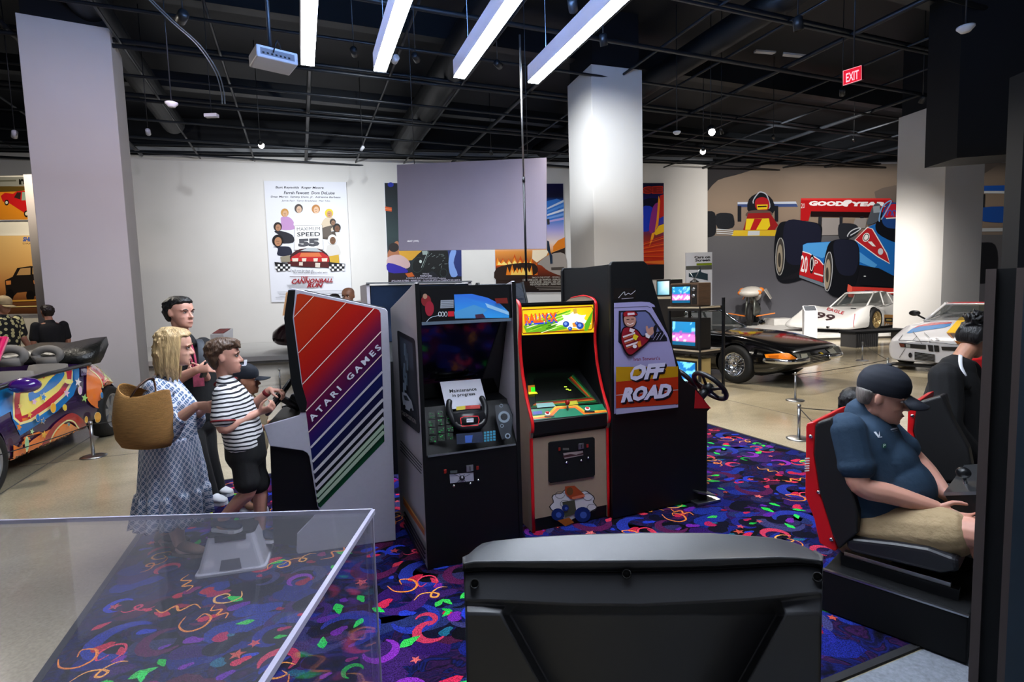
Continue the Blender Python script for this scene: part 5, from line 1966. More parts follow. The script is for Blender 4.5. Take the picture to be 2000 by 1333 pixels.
exit_sign()
for k, off in enumerate((0, .06)):
 pts = [dp(*p, 7.2 + off) for p in spline([(262, -30), (330, 38), (385, 88), (420, 140), (432, 180), (434, 203)], 5)]
 o = MB().tube([V((p.x + off * .6, p.y, p.z)) for p in pts], .008, 6).build('hanging_cable', mat('cable_grey', '#8a8d90', .5))
 tag(o, ('outer' if k else 'inner') + ' thin grey cable curving down under the ceiling at the upper left', 'cable', 'curving cables')
# pale flat diffusers seen among the dark pipes
for k, (quad, lab) in enumerate(((((1477, 100), (1516, 103), (1508, 107), (1472, 104)), 'small pale air diffuser high above the central right pipes'),
          (((1530, 105), (1586, 111), (1578, 115), (1528, 110)), 'longer pale air diffuser beside the small one under the ceiling'),
          (((1960, 1), (2000, 4), (2000, 8), (1964, 4)), 'pale air diffuser at the top right corner'))):
 q = [gp(x, y, CEIL_Z - .05) for x, y in quad]
 tag(MB().prism(q, ZZ * .049).build('air_diffuser', mat('detector_white')), lab, 'air diffuser', 'air diffusers')


# ------------------------------------------------------------------ television rack
def tv_rack():
 base = dp(1352, 755, 8.4)
 beta = math.radians(58)
 fx = V((math.cos(beta), -math.sin(beta), 0))     # along the front, left to right seen from the front
 fn = V((-math.sin(beta), -math.cos(beta), 0))    # facing
 bk = -fn
 WOODB = mat('rack_dark', '#1a1716', .5)
 EDGEP = mat('rack_edge_pale', '#a89a84', .5)
 S = 1040 / 8.4
 t = thing('tv_rack', 'dark metal rack that carries the stack of old televisions', 'rack', (base.x, base.y, 0))
 o = V((base.x, base.y, 0)) - fx * .30 - bk * .22
 W, D = .62, .52
 zs = [dp(1352, y, 8.4).z for y in (752, 680, 598)]
 for z in zs:
  MB().obox(o + ZZ * (z - .07), fx * W, bk * D, ZZ * .07).build('shelf', WOODB, t)
  MB().obox(o + ZZ * (z - .03) - bk * .006 + fx * .01, fx * (W - .02), bk * .006, ZZ * .024).build('shelf_edge', EDGEP, t)
  MB().obox(o + ZZ * (z - .03) + fx * W + bk * .02, fx * .006, bk * (D - .06), ZZ * .024).build('shelf_edge', EDGEP, t)
 for a, b in ((0, 0), (W - .03, 0), (0, D - .03), (W, D)):
  MB().obox(o + fx * a + bk * b, fx * .035, bk * .035, ZZ * (zs[2] + (.12 if a == W else -.07))).build('post', PLASB, t)
 TVW = mat('tv_walnut', '#4a382a', .45, var=.3, vscale=4, stretch=(1, 1, 14))
 TVB = mat('tv_black', '#1a1817', .4)
 TVC = mat('tv_cream', '#a8925e', .5)
 specs = [(zs[2], .36, TVW, 'wood cased television on top of the rack showing pink and blue'),
    (zs[1], .48, TVB, 'black television in the middle of the rack showing pink and blue'),
    (zs[0], .44, TVC, 'cream sided television on the lowest rack shelf showing blue')]
 for k, (z, h, m, lab) in enumerate(specs):
  p = o + ZZ * (z + .001) + fx * .03 + bk * .03
  w, d = .54, .30
  tv = thing('television', lab, 'television', p, 'old televisions on the rack')
  MB().obox(p, fx * w, bk * d, ZZ * h).build('cabinet', m, tv, bevel=.012)
  cb = p + bk * d
  c0 = [cb + fx * .05 + ZZ * .03, cb + fx * (w - .05) + ZZ * .03, cb + fx * (w - .05) + ZZ * (h - .06), cb + fx * .05 + ZZ * (h - .06)]
  c1 = [cb + bk * .17 + fx * a + ZZ * b for a, b in ((.16, .06), (w - .16, .06), (w - .16, h - .16), (.16, h - .16))]
  MB().loft([c0, c1], smooth=False).build('tube_housing', TVB, tv)
  bz = p - bk * .006
  MB().obox(bz + fx * .02 + ZZ * .025, fx * (w * (.72 if k == 0 else .92)), bk * .01, ZZ * (h - .05)).build('bezel', TVB, tv, bevel=.004)
  if k == 0:
   MB().obox(bz + fx * (w * .78) + ZZ * .03, fx * (w * .17), bk * .012, ZZ * (h - .07)).build('control_strip', TVB, tv)
   for j in range(2):
    cc = bz + fx * (w * .865) + ZZ * (h - .1 - j * .1)
    MB().lathe([(.03, 0), (.028, .02), (.01, .024)], 14, M=Matrix.Translation(cc) @ fn.to_track_quat('Z', 'Y').to_matrix().to_4x4()).build('dial', METAL, tv)
  # screen: slightly domed grid with the picture in vertex colours
  sw, sh = w * (.64 if k == 0 else .82), h - .11
  so = bz + fx * (.045) + ZZ * .055 + fn * .002
  mb = MB()
  N, Mn = 18, 14
  vs, cols, fs = [], [], []
  r = random.Random(40 + k)
  for j in range(Mn + 1):
   for i in range(N + 1):
    a, b = i / N, j / Mn
    dome = .022 * (1 - (2 * a - 1) ** 2) * (1 - (2 * b - 1) ** 2)
    vs.append(so + fx * (sw * a) + ZZ * (sh * b) + fn * dome)
    if k == 2:
     c = lin('#1a5f9c') if noise.noise(V((a * 3, b * 3, 2))) > -.05 else lin('#5fb4d8')
     if b < .16:
      c = lin('#8ad0e8')
    else:
     f = noise.noise(V((a * 6, b * 5, k * 4)))
     if b < .2:
      c = lin('#0a4a6c')
     elif b < .45 + .1 * f:
      c = lin('#e86aa8') if f > -.1 else lin('#f0d0e4')
     elif b < .55 + .1 * f:
      c = lin('#8a4a98')
     else:
      c = lin('#1c6a98') if f < .2 else lin('#6ab0d0')
    cols.append(c)
  for j in range(Mn):
   for i in range(N):
    a = j * (N + 1) + i
    fs.append((a, a + 1, a + N + 2, a + N + 1))
  mb.add(vs, fs, smooth=True, col=cols)
  mb.build('screen', mat('tv_picture', '#ffffff', .15, attr='Col', emit='attr', estr=1.1), tv, colors=True)
 # helmet-like gear on top of the top set
 p = o + ZZ * (zs[2] + .36) + fx * .36 + bk * .2
 ant = thing('table_antenna', 'small dark antenna standing on the top television', 'antenna', p)
 MB().lathe([(.07, .002), (.07, .02), (.03, .05), (.01, .06)], 16, M=Matrix.Translation(p)).build('base', PLASB, ant)
 for s in (-1, 1):
  MB().tube([p + ZZ * .05, p + ZZ * .2 + fx * .1 * s], .006, 6).build('rod', METAL, ant)
 # smaller set at the left rear on its own stand
 p = dp(1282, 580, 9.3)
 st = thing('tv_stand', 'narrow dark stand behind the rack under the small television', 'stand', (p.x, p.y, 0))
 MB().obox(V((p.x, p.y, p.z - .04)) - fx * .05, fx * .42, bk * .4, ZZ * .04).build('top', EDGEP, st)
 MB().obox(V((p.x, p.y, 0)), fx * .32, bk * .34, ZZ * (p.z - .04)).build('cabinet', WOODB, st)
 tv = thing('television', 'small television left of the rack with a bluish white picture', 'television', p)
 q = V((p.x, p.y, p.z + .001))
 MB().obox(q, fx * .32, bk * .3, ZZ * .29).build('cabinet', TVB, tv, bevel=.01)
 A = MB()
 A.add([q + fx * a + ZZ * b - bk * .004 for a, b in ((.03, .03), (.29, .03), (.29, .26), (.03, .26))], [(0, 1, 2, 3)], col=[lin('#2a6a80'), lin('#7aa8b8'), lin('#c8e4ea'), lin('#3a8098')])
 A.build('screen', mat('tv_picture'), tv, colors=True)


tv_rack()


def totem_sign():
 a, b = dp(1340, 494, 12.2), dp(1391, 490.5, 12.2)
 t = thing('exhibit_sign', 'tall white exhibit sign reading cars on screen', 'sign', (a.x, a.y, 0))
 MB().obox(V((a.x, a.y, 0)), V((b.x - a.x, 0, 0)), V((0, .06, 0)), ZZ * a.z).build('board', FRAMEW, t)
 Z = zoomer(4.3, 1280, 490)
 A = Art(V((a.x, a.y, 0)), V((0, 1, 0)), base=.002)
 A.text('Cars on', [Z(*p) for p in ((327, 44), (460, 40), (460, 64), (327, 66))], '#16161a', .04)
 A.text('Screen', [Z(*p) for p in ((334, 70), (460, 66), (460, 88), (334, 92))], '#16161a', .04)
 A.poly([Z(*p) for p in ((345, 106), (474, 102), (474, 122), (345, 124))], '#7c8c20')
 A.poly([Z(*p) for p in ((256, 130), (475, 122), (475, 158), (256, 162))], '#55554f')
 A.poly([Z(*p) for p in ((280, 190), (360, 180), (375, 130), (385, 180), (440, 195), (440, 250), (280, 220))], '#2a3a42')
 A.build('sign_print', PRINT, t)


totem_sign()

# ------------------------------------------------------------------ left alcove display wall
def alcove():
 d0 = 12.6
 a, b = dp(-220, 600, d0), dp(84, 600, d0)
 zt = dp(30, 343, d0).z
 tag(MB().obox(V((a.x, d0, 0)), V((b.x - a.x, 0, 0)), V((0, .3, 0)), ZZ * zt).build('wall_alcove', WALLW), 'white display wall at the far left', None, kind='structure')
 a2 = dp(72, 600, 11.6)
 b2 = dp(124, 600, 11.6)
 z2 = dp(80, 340, 11.6).z
 tag(MB().obox(V((a2.x, 11.6, 0)), V((b2.x - a2.x, 0, 0)), V((-.3, .95, 0)), ZZ * z2).build('wall_fin', WALLG), 'grey wall end left of the broad column', None, kind='structure')
 for (nm, lab, quad) in (('car_poster', 'orange poster with a red pickup at the left edge', ((-150, 345), (66, 345), (73, 430), (-150, 432))),
       ('car_poster', 'cream poster with a dark pickup truck at the left edge', ((-150, 461), (76, 459), (88, 614), (-150, 617)))):
  t, p0, n = wall_panel(nm, lab, 'poster', quad, V((a.x, d0, 0)), V((0, -1, 0)), .05)
  A = Art(p0, n, gap=.001, base=.002)
  if quad[0][1] == 345:
   A.poly(((-149, 346), (65, 346), (67, 364), (-149, 365)), '#7a7c7a')
   A.text('ran', ((37, 350), (66, 349), (67, 361), (37.5, 361)), '#14140f', .06)
   A.line(((-6, 354), (32, 353)), 3, '#55564f')
   A.poly(((-149, 365), (67, 364), (72.5, 429), (-149, 431)), lerp_grad([(364, '#6a4410'), (380, '#c87c1c'), (429, '#b8741c')]), cut=12)
   A.poly(((-149, 365), (20, 364), (66, 366), (40, 374), (-149, 380)), '#4a3a14')
   A.poly(((2, 383), (10, 377), (26, 379), (34, 374), (52, 373), (66, 380), (72, 388), (72, 424), (58, 424), (45, 414), (20, 398), (6, 394)), '#a81418')
   A.poly(((34, 376), (42, 376), (40, 390), (28, 386)), '#2a1a18')
   A.poly(((44, 375), (60, 377), (69, 390), (43, 392)), '#7a9088')
   A.poly(((58, 392), (72, 388), (72, 404), (60, 402)), '#d83838')
   for (x, y, r) in ((14, 396, 5.5), (53, 418, 6.5)):
    A.poly(oval(x, y, r * .8, r), '#15110f')
    A.poly(oval(x, y, r * .45, r * .55), '#b8b4ac')
  else:
   A.poly(((-149, 462), (75, 460), (87, 613), (-149, 616)), lerp_grad([(460, '#d8b47a'), (520, '#d8a868'), (560, '#c08048'), (585, '#7a4a28'), (615, '#4a2c18')]), cut=12)
   A.text('SHELBY', ((46, 463), (79, 463), (78, 472), (44.5, 472)), '#2450a8', .05)
   A.text('DAKOTA', ((45, 474.5), (80, 475), (80, 478), (45, 477.5)), '#6a5030', .0)
   A.poly(((10, 548), (25, 541), (34, 524), (60, 520), (83, 521), (87, 575), (60, 580), (52, 570), (34, 572), (26, 580), (12, 570)), '#1c1614')
   A.poly(((33, 538), (40, 525), (60, 523), (60, 537)), '#b89060')
   A.poly(((64, 523), (82, 523), (84, 536), (64, 536)), '#c8a068')
   A.poly(((12, 549), (22, 548), (22, 556), (13, 557)), '#d88848')
   A.poly(((66, 548), (74, 547), (74, 554), (67, 555)), '#d88848')
   for (x, y) in ((20, 576), (60, 578), (84, 566)):
    A.poly(oval(x, y, 8, 11), '#0e0b0a')
   A.line(((-20, 590), (88, 586)), 3, '#d8a040')
   A.line(((-20, 601), (88, 598)), 2, '#f0d890')
  A.build('poster_print', PRINT, t)


alcove()

# ================================================================== foreground pieces and furniture
def acrylic_material():
 m = bpy.data.materials.new('acrylic')
 m.use_nodes = True
 nt = m.node_tree
 nt.nodes.clear()
 out = nt.nodes.new('ShaderNodeOutputMaterial')
 tr = nt.nodes.new('ShaderNodeBsdfTransparent')
 tr.inputs[0].default_value = (.95, .95, .965, 1)
 gl = nt.nodes.new('ShaderNodeBsdfGlossy')
 gl.inputs['Roughness'].default_value = .04
 df = nt.nodes.new('ShaderNodeBsdfDiffuse')
 df.inputs[0].default_value = (.75, .74, .85, 1)
 lw = nt.nodes.new('ShaderNodeLayerWeight')
 lw.inputs[0].default_value = .5
 pw = nt.nodes.new('ShaderNodeMath')
 pw.operation = 'POWER'
 pw.inputs[1].default_value = 5
 nt.links.new(lw.outputs['Facing'], pw.inputs[0])
 fr = nt.nodes.new('ShaderNodeMapRange')
 fr.inputs['To Min'].default_value = .025
 fr.inputs['To Max'].default_value = .7
 nt.links.new(pw.outputs[0], fr.inputs['Value'])
 m1 = nt.nodes.new('ShaderNodeMixShader')
 nz = nt.nodes.new('ShaderNodeTexNoise')
 nz.inputs['Scale'].default_value = 2.0
 mr = nt.nodes.new('ShaderNodeMapRange')
 mr.inputs['To Min'].default_value = .005
 mr.inputs['To Max'].default_value = .05
 nt.links.new(nz.outputs['Fac'], mr.inputs['Value'])
 nt.links.new(mr.outputs[0], m1.inputs[0])
 nt.links.new(tr.outputs[0], m1.inputs[1])
 nt.links.new(df.outputs[0], m1.inputs[2])
 m2 = nt.nodes.new('ShaderNodeMixShader')
 nt.links.new(fr.outputs[0], m2.inputs[0])
 nt.links.new(m1.outputs[0], m2.inputs[1])
 nt.links.new(gl.outputs[0], m2.inputs[2])
 nt.links.new(m2.outputs[0], out.inputs[0])
 return m


ACR = acrylic_material()
ACE = mat('acrylic_highlight', '#b9b6cc', .2, alpha=.75, coat=.3)  # pale colour stands in for highlights along the acrylic edges


def display_case():
 z1 = 1.05
 c = gp(725, 997, z1)
 x1, y1 = c.x, c.y
 x0, y0 = x1 - 1.9, .42
 zb = .40
 t = thing('acrylic_case', 'clear acrylic display case in the lower left foreground', 'display case', (x1, y1, 0))
 MB().box(((x0 + x1) / 2, (y0 + y1) / 2, zb / 2 + .0135), (x1 - x0 + .04, y1 - y0 + .04, zb)).build('pedestal', BLKM, t)
 th = .008
 e = .006
 MB().obox((x0, y0, z1 - th), (x1 - x0, 0, 0), (0, y1 - y0, 0), (0, 0, th)).build('top_pane', ACR, t)
 MB().obox((x0, y1 - th, zb + .0145), (x1 - x0, 0, 0), (0, th, 0), (0, 0, z1 - th - zb - .0155)).build('back_pane', ACR, t)
 MB().obox((x1 - th, y0, zb + .0145), (th, 0, 0), (0, y1 - y0 - th - .001, 0), (0, 0, z1 - th - zb - .0155)).build('side_pane', ACR, t)
 MB().obox((x0, y0, zb + .0145), (th, 0, 0), (0, y1 - y0 - th - .001, 0), (0, 0, z1 - th - zb - .0155)).build('side_pane', ACR, t)
 MB().obox((x0 - e / 2, y1 + .0005, z1 - .009), (x1 - x0 + e, 0, 0), (0, .006, 0), (0, 0, .011)).build('edge_highlight', ACE, t)  # thin pale bars added as the highlights of the case edges
 MB().obox((x1 + .0005, y0, z1 - .010), (.010, 0, 0), (0, y1 - y0 + .0, 0), (0, 0, .012)).build('edge_highlight', ACE, t)
 MB().obox((x1 + .0005, y1 - .004, zb + .0145), (.004, 0, 0), (0, .006, 0), (0, 0, z1 - zb - .0225)).build('edge_highlight', ACE, t)


display_case()


def step_stool():
 c = gp(463, 1098, .0132)
 t = thing('step_stool', 'white plastic step stool with a dark tread under the boy', 'stool', c)
 ang = math.radians(15)
 M = Matrix.Translation(c) @ Matrix.Rotation(ang, 4, 'Z')
 W_ = mat('stool_plastic', '#b3b1b8', .4, bump=(300, .08))
 def ringr(w, d, z, r):
  pts = []
  for sx, sy, a0 in ((1, 1, 0), (-1, 1, 90), (-1, -1, 180), (1, -1, 270)):
   for k in range(5):
    a = math.radians(a0 + k * 22.5)
    pts.append(V((sx * (w / 2 - r) + r * math.cos(a), sy * (d / 2 - r) + r * math.sin(a), z)))
  return pts
 MB().loft([ringr(.395, .33, 0, .03), ringr(.395, .33, .018, .03), ringr(.37, .305, .022, .03), ringr(.27, .21, .20, .03), ringr(.26, .20, .215, .03)], smooth=False).build('body', W_, t, bevel=.004, M=M)
 MB().loft([ringr(.265, .205, .2155, .03), ringr(.255, .195, .232, .03)], smooth=False).build('tread', RUBB, t, M=M)
 MB().box((0, -.105, .205), (.17, .02, .035)).build('tread_flap', RUBB, t, M=M)
 DK = mat('stool_recess', '#55545a', .6)
 for sy in (-1,):
  q = [V((-.06, sy * .158, .028)), V((.06, sy * .158, .028)), V((.05, sy * .143, .085)), V((-.05, sy * .143, .085))]
  MB().prism([M @ p for p in q], (M.to_3x3() @ V((0, .004, 0)))).build('hand_hold', DK, t)
 return t


step_stool()


def seat_shell():
 """moulded plastic back of the seat that closes the foreground"""
 D = 1.12
 cols = 15
 top = lambda s: spline([(0, 1078), (.06, 1058), (.15, 1050), (.45, 1040), (.7, 1040), (.92, 1054), (1, 1075)], 8)
 def interp(tab, s):
  for (a, b), (c, d) in zip(tab, tab[1:]):
   if s <= c:
    k = (s - a) / (c - a) if c > a else 0
    k = k * k * (3 - 2 * k) if False else k
    return b + (d - b) * k
  return tab[-1][1]
 S = [0, .012, .03, .07, .12, .145, .2, .3, .4, .5, .6, .7, .8, .855, .88, .93, .97, .988, 1]
 rows = []
 ridge = lambda s: interp([(0, 1178), (.1, 1180), (.3, 1187), (.5, 1188), (.8, 1177), (1, 1163)], s)
 # (y function, depth function, left x, right x)
 L = [
  (lambda s: interp([(0, 1082), (.012, 1070), (.03, 1062), (.07, 1056), (.15, 1050), (.3, 1044), (.5, 1040), (.7, 1041), (.88, 1050), (.95, 1060), (1, 1078)], s), lambda s: 1.225, 922, 1590),
  (lambda s: interp([(0, 1090), (.012, 1083), (.03, 1080), (.1, 1077), (.3, 1073), (.5, 1071), (.7, 1072), (.9, 1076), (1, 1086)], s), lambda s: 1.17, 907, 1604),
  (lambda s: interp([(0, 1102), (.03, 1098), (.3, 1098), (.6, 1096), (.9, 1088), (1, 1096)], s), lambda s: 1.12, 904, 1607),
  (lambda s: interp([(0, 1112), (.05, 1108), (.4, 1111), (.7, 1106), (.95, 1097), (1, 1104)], s), lambda s: 1.125, 904, 1607),
  (lambda s: interp([(0, 1118), (.05, 1114), (.4, 1117), (.7, 1112), (.95, 1102), (1, 1110)], s), lambda s: 1.15, 906, 1606),
  (lambda s: interp([(0, 1122), (.05, 1118), (.4, 1121), (.7, 1116), (.95, 1106), (1, 1114)], s), lambda s: 1.125, 906, 1606),
  (lambda s: ridge(s) - 4, lambda s: 1.085, 908, 1605),
  (lambda s: ridge(s) + 2, lambda s: interp([(0, 1.09), (.06, 1.09), (.1, 1.10), (.9, 1.10), (.97, 1.09), (1, 1.09)], s), 908, 1605),
 ]
 for fy, fd, xl, xr in L:
  rows.append([dp(xl + (xr - xl) * s, fy(s), fd(s)) for s in S])
 # below the ridge: recess narrows downward
 for k, (y, a) in enumerate(((1200, .10), (1260, .147), (1333, .205), (1480, .30))):
  xl, xr = 909 + k * 1.5, 1604 - k * 1.5
  row = []
  rm = [(0, 0), (.12, a), (.145, a + .022), (.855, 1 - a - .022), (.88, 1 - a), (1, 1)]
  for s in S:
   r_ = interp(rm, s)
   dep = 1.07 + (.075 if .14 < s < .86 else 0) + k * .004
   row.append(dp(xl + (xr - xl) * r_, y, dep))
  rows.append(row)
 base = [V((p.x, p.y, .02)) for p in rows[-1]]
 rows.append(base)
 n = len(S)
 mb = MB()
 vs = [p for r in rows for p in r]
 fs = []
 for i in range(len(rows) - 1):
  for j in range(n - 1):
   a = i * n + j
   fs.append((a, a + n, a + n + 1, a + 1))
 off = len(vs)
 # rear side of the shell
 vs2 = [V((p.x, max(p.y, 1.24) + .16, max(.02, p.z - .13))) for r in (rows[0], rows[-1]) for p in r]
 vs += vs2
 for j in range(n - 1):
  fs.append((j + 1, off + j + 1, off + j, j))
  fs.append((off + j, off + j + 1, off + n + j + 1, off + n + j))
  b = (len(rows) - 1) * n
  fs.append((b + j, off + n + j, off + n + j + 1, b + j + 1))
 for e in (0, n - 1):
  loop = [i * n + e for i in range(len(rows))] + [off + n + e, off + e]
  fs.append(loop if e == 0 else loop[::-1])
 mb.add(vs, fs, smooth=True)
 t = thing('moulded_seat', 'dark grey moulded plastic seat back filling the lower foreground', 'seat', (.2, 1.2, 0))
 G = mat('seat_plastic', '#37383b', .36, bump=(500, .18, .0008), var=.1, vscale=6)
 o = mb.build('shell', G, t)
 o.data.set_sharp_from_angle(angle=math.radians(30))
 m = o.modifiers.new('bevel', 'BEVEL')
 m.width = .006
 m.segments = 2
 m.limit_method = 'ANGLE'
 m.angle_limit = math.radians(35)
 for (x, y, dd) in ((927, 1141, 1.098), (1597, 1128, 1.10), (1224, 1122, 1.118)):
  c = dp(x, y, dd)
  d = (cam_pos - c).normalized()
  MB().lathe([(.0105, -.01), (.0105, .004), (.008, .004), (.007, -.004), (.001, -.004)], 14, M=Matrix.Translation(c) @ d.to_track_quat('Z', 'Y').to_matrix().to_4x4()).build('screw_cap', RUBB, t)
 return t


seat_shell()

# ------------------------------------------------------------------ sit-down driving cabinet at the right
F1 = V((.67, -.742, 0)).normalized()
G1 = V((-F1.y, F1.x, 0))
BASE0 = gp(1612, 1195, .0132)


def sp(x, y, off):
 """point on the vertical plane parallel to the seat side, off metres behind the base front"""
 return pp(x, y, BASE0 + G1 * off, G1)


SEATRED = mat('seat_red', '#c3141a', .35, coat=.15)
SEATBLK = mat('seat_black_shell', '#141416', .5, bump=(350, .25, .001))
CUSH = mat('seat_vinyl', '#1a1b20', .38, bump=(250, .1))


def tall_cabinet():
 t = thing('driving_cabinet', 'tall black driving game cabinet side at the right edge', 'arcade machine', sp(1930, 1300, -.1))
 o = sp(1905, 1000, -.12)
 x0 = V((o.x, o.y, .0132))
 zt = sp(1922, 527, -.12).z
 PW = mat('panel_blue_black', '#10202c', .5, bump=(500, .15), var=.15, vscale=8)
 BR = mat('panel_brown_edge', '#3b3230', .6, bump=(400, .15))
 h = zt - .012
 MB().obox(x0, F1 * .030, G1 * .06, ZZ * h).build('edge_board', BR, t)
 MB().obox(x0 + F1 * .030 + G1 * .02, F1 * .055, G1 * .04, ZZ * h).build('recess_board', BLKM, t)
 MB().obox(x0 + F1 * .085, F1 * .022, G1 * .055, ZZ * h).build('edge_board', BR, t)
 MB().obox(x0 + F1 * .107, F1 * .85, G1 * .06, ZZ * (h - .004)).build('side_wall', PW, t)
 MB().obox(x0 + F1 * .05 + G1 * .86, F1 * .9, G1 * .05, ZZ * h).build('side_wall', BLKM, t)
 MB().obox(x0 + F1 * .42 + G1 * .061, F1 * .5, G1 * .798, ZZ * (h - .82) ).xf(Matrix.Translation((0, 0, .8))).build('monitor_housing', BLKM, t)
 # dashboard with shift knob that reaches towards the driver
 a = sp(1845, 962, .32)
 q = [sp(*p, .30) for p in ((1843, 965), (1912, 962), (1912, 1020), (1885, 1018), (1868, 1006))]
 MB().prism(q, G1 * .55).build('dashboard', PLASB, t, bevel=.004)
 q = [sp(*p, .295) for p in ((1843, 963), (1912, 960), (1912, 967), (1843, 969))]
 MB().prism(q, G1 * .56).build('dash_lip', METAL, t)
 s = sp(1892, 962, .42)
 k = MB().tube([s, s + ZZ * .07 - F1 * .02], .008, 8).build('shift_lever', CHROME, t)
 MB().ell(s + ZZ * .09 - F1 * .022, (.03, .03, .027), 16, 12).build('shift_knob', PLASB, k)
 return t


tall_cabinet()


def seat(label, off, red, black, width, cushion, screws, pedestal):
 t = thing('bucket_chair', label, 'seat', sp(red[0][0], 1100, off) * V((1, 1, 0)).length * 0 + BASE0 + G1 * off, 'seats of the driving cabinet')
 P = lambda pts, o=0: [sp(x, y, off + o) for x, y in pts]
 MB().prism(P(red), G1 * width).build('red_shell', SEATRED, t, bevel=.008, seg=3)
 MB().prism(P(black, -.012), G1 * .09).build('side_bolster', SEATBLK, t, bevel=.012, seg=3)
 MB().prism(P(black, width - .078), G1 * .09).build('side_bolster', SEATBLK, t, bevel=.012, seg=3)
 # upholstered back between the bolsters
 cx = sum(p[0] for p in black) / len(black)
 inner = [(cx + (x - cx) * .62 - 6, y + 6) for x, y in black]
 MB().prism(P(inner, .078), G1 * (width - .156)).build('backrest', CUSH, t, bevel=.02, seg=3)
 if cushion:
  MB().prism(P(cushion, -.01), G1 * (width + .02)).build('seat_cushion', CUSH, t, bevel=.025, seg=3)
 for x, y in screws:
  c = sp(x, y, off - .002)
  MB().lathe([(.010, 0), (.010, .006), (.004, .008)], 10, M=Matrix.Translation(c) @ (-G1).to_track_quat('Z', 'Y').to_matrix().to_4x4()).build('bolt', CHROME, t)
 return t


Zs = zoomer(3.175, 1560, 700)
red1 = [Zs(*p) for p in ((44, 425), (52, 405), (100, 392), (104, 420), (94, 600), (130, 840), (212, 1090), (236, 1192), (222, 1200), (128, 1150), (95, 1000), (38, 855), (42, 640))]
blk1 = [Zs(*p) for p in ((98, 420), (118, 398), (200, 372), (262, 500), (286, 690), (352, 900), (368, 960), (362, 1090), (244, 1192), (205, 1090), (128, 840), (92, 600))]
cush1 = [Zs(*p) for p in ((292, 1128), (330, 1118), (600, 1148), (800, 1180), (985, 1250), (1000, 1330), (880, 1345), (700, 1300), (330, 1210), (290, 1180))]
S1 = seat('red and black racing seat carrying the man in the navy cap', .09, red1, blk1, .50, cush1, [Zs(76, 486), Zs(124, 832), Zs(203, 1125)], True)
# white louvre marks on the red shell
A = Art(BASE0 + G1 * .08, G1, base=.003)
for k in range(6):
 A.poly([Zs(*p) for p in ((40, 618 + k * 15), (68, 616 + k * 15), (70, 624 + k * 15), (40, 627 + k * 15))], '#d8d0d0')
A.build('louvre_marks', PRINT, S1)
Z7 = zoomer(3.226, 1380, 530)
red2 = [Z7(*p) for p in ((1268, 850), (1285, 835), (1330, 822), (1320, 900), (1300, 1010), (1330, 1130), (1420, 1330), (1380, 1330), (1300, 1150), (1262, 1040))]
blk2 = [Z7(*p) for p in ((1322, 835), (1350, 822), (1480, 785), (1500, 830), (1560, 960), (1650, 1120), (1690, 1330), (1430, 1330), (1330, 1120), (1302, 1010))]
S2 = seat('empty red and black racing seat in front of the woman in black', .98, red2, blk2, .46, [Z7(*p) for p in ((1420, 1320), (1900, 1380), (1900, 1470), (1430, 1440))], [Z7(1298, 912)], True)
A = Art(BASE0 + G1 * .97, G1, base=.003)
for k in range(6):
 A.poly([Z7(*p) for p in ((1262, 1030 + k * 15), (1287, 1026 + k * 15), (1289, 1033 + k * 15), (1264, 1038 + k * 15))], '#d8d0d0')
A.build('louvre_marks', PRINT, S2)


def seat_base():
 t = thing('seat_platform', 'low black base with steel rails under the racing seats', 'platform', BASE0)
 Zb = zoomer(1.793, 1540, 590)
 x0 = V((BASE0.x, BASE0.y, .0132)) - F1 * .02
 zt = sp(*Zb(130, 945), 0).z
 zt = max(.12, min(.3, zt))
 LB = max(.3, (sp(1905, 1000, -.12) - BASE0).dot(F1) - .0)
 MB().obox(x0, F1 * LB, G1 * 1.5, ZZ * (zt - .012)).build('box', BLKM, t, bevel=.006)
 MB().obox(x0 + ZZ * (zt - .012) - G1 * .002, F1 * LB, G1 * .018, ZZ * .008).build('edge_rail', METAL, t)
 for off in (.12, .52, 1.02, 1.4):
  MB().obox(x0 + F1 * .05 + G1 * off + ZZ * (zt - .011), F1 * (LB - .1), G1 * .045, ZZ * .05).build('slide_rail', PLASB, t)
  MB().obox(x0 + F1 * .06 + G1 * (off + .008) + ZZ * (zt + .039), F1 * (LB - .14), G1 * .03, ZZ * .02).build('rail_cap', METAL, t)
 return zt


seat_base()


# ------------------------------------------------------------------ low rope posts
ROPE = mat('barrier_cord', '#141414', .8)
POSTS = []


def rope_post(px, ytop, ybase, label):
 b = gp(px, ybase)
 r = 1040 / b.y
 h = (ybase - ytop) / r
 t = thing('rope_post', label, 'barrier post', b, 'low rope posts')
 MB().lathe([(.12, 0), (.125, .008), (.11, .016), (.02, .02)], 24, M=Matrix.Translation(b)).build('base', METAL, t)
 MB().tube([b + ZZ * .015, b + ZZ * h], .016, 10).build('stem', METAL, t)
 MB().lathe([(.02, h - .03), (.02, h), (.012, h + .006)], 12, M=Matrix.Translation(b)).build('cap', METAL, t)
 return b + ZZ * (h - .03)


PA = rope_post(1553, 727, 783, 'low steel rope post in front of the black sports car nose')
PB = rope_post(1560, 789, 858, 'low steel rope post nearest the carpet corner')
PC = rope_post(183, 822, 893, 'low steel rope post beside the painted convertible')
PD = rope_post(548, 720, 764, 'low steel rope post seen behind the boy')
PE = rope_post(1684, 668, 705, 'low steel rope post near the slatted bench')
PF = rope_post(1733, 699, 742, 'low steel rope post left of the striped race car')


def cord(a, b, sag, label):
 pts = [a * (1 - k / 10) + b * (k / 10) - ZZ * (sag * 4 * (k / 10) * (1 - k / 10)) for k in range(11)]
 tag(MB().tube(pts, .005, 5).build('barrier_cord', ROPE), label, 'cord', 'barrier cords')


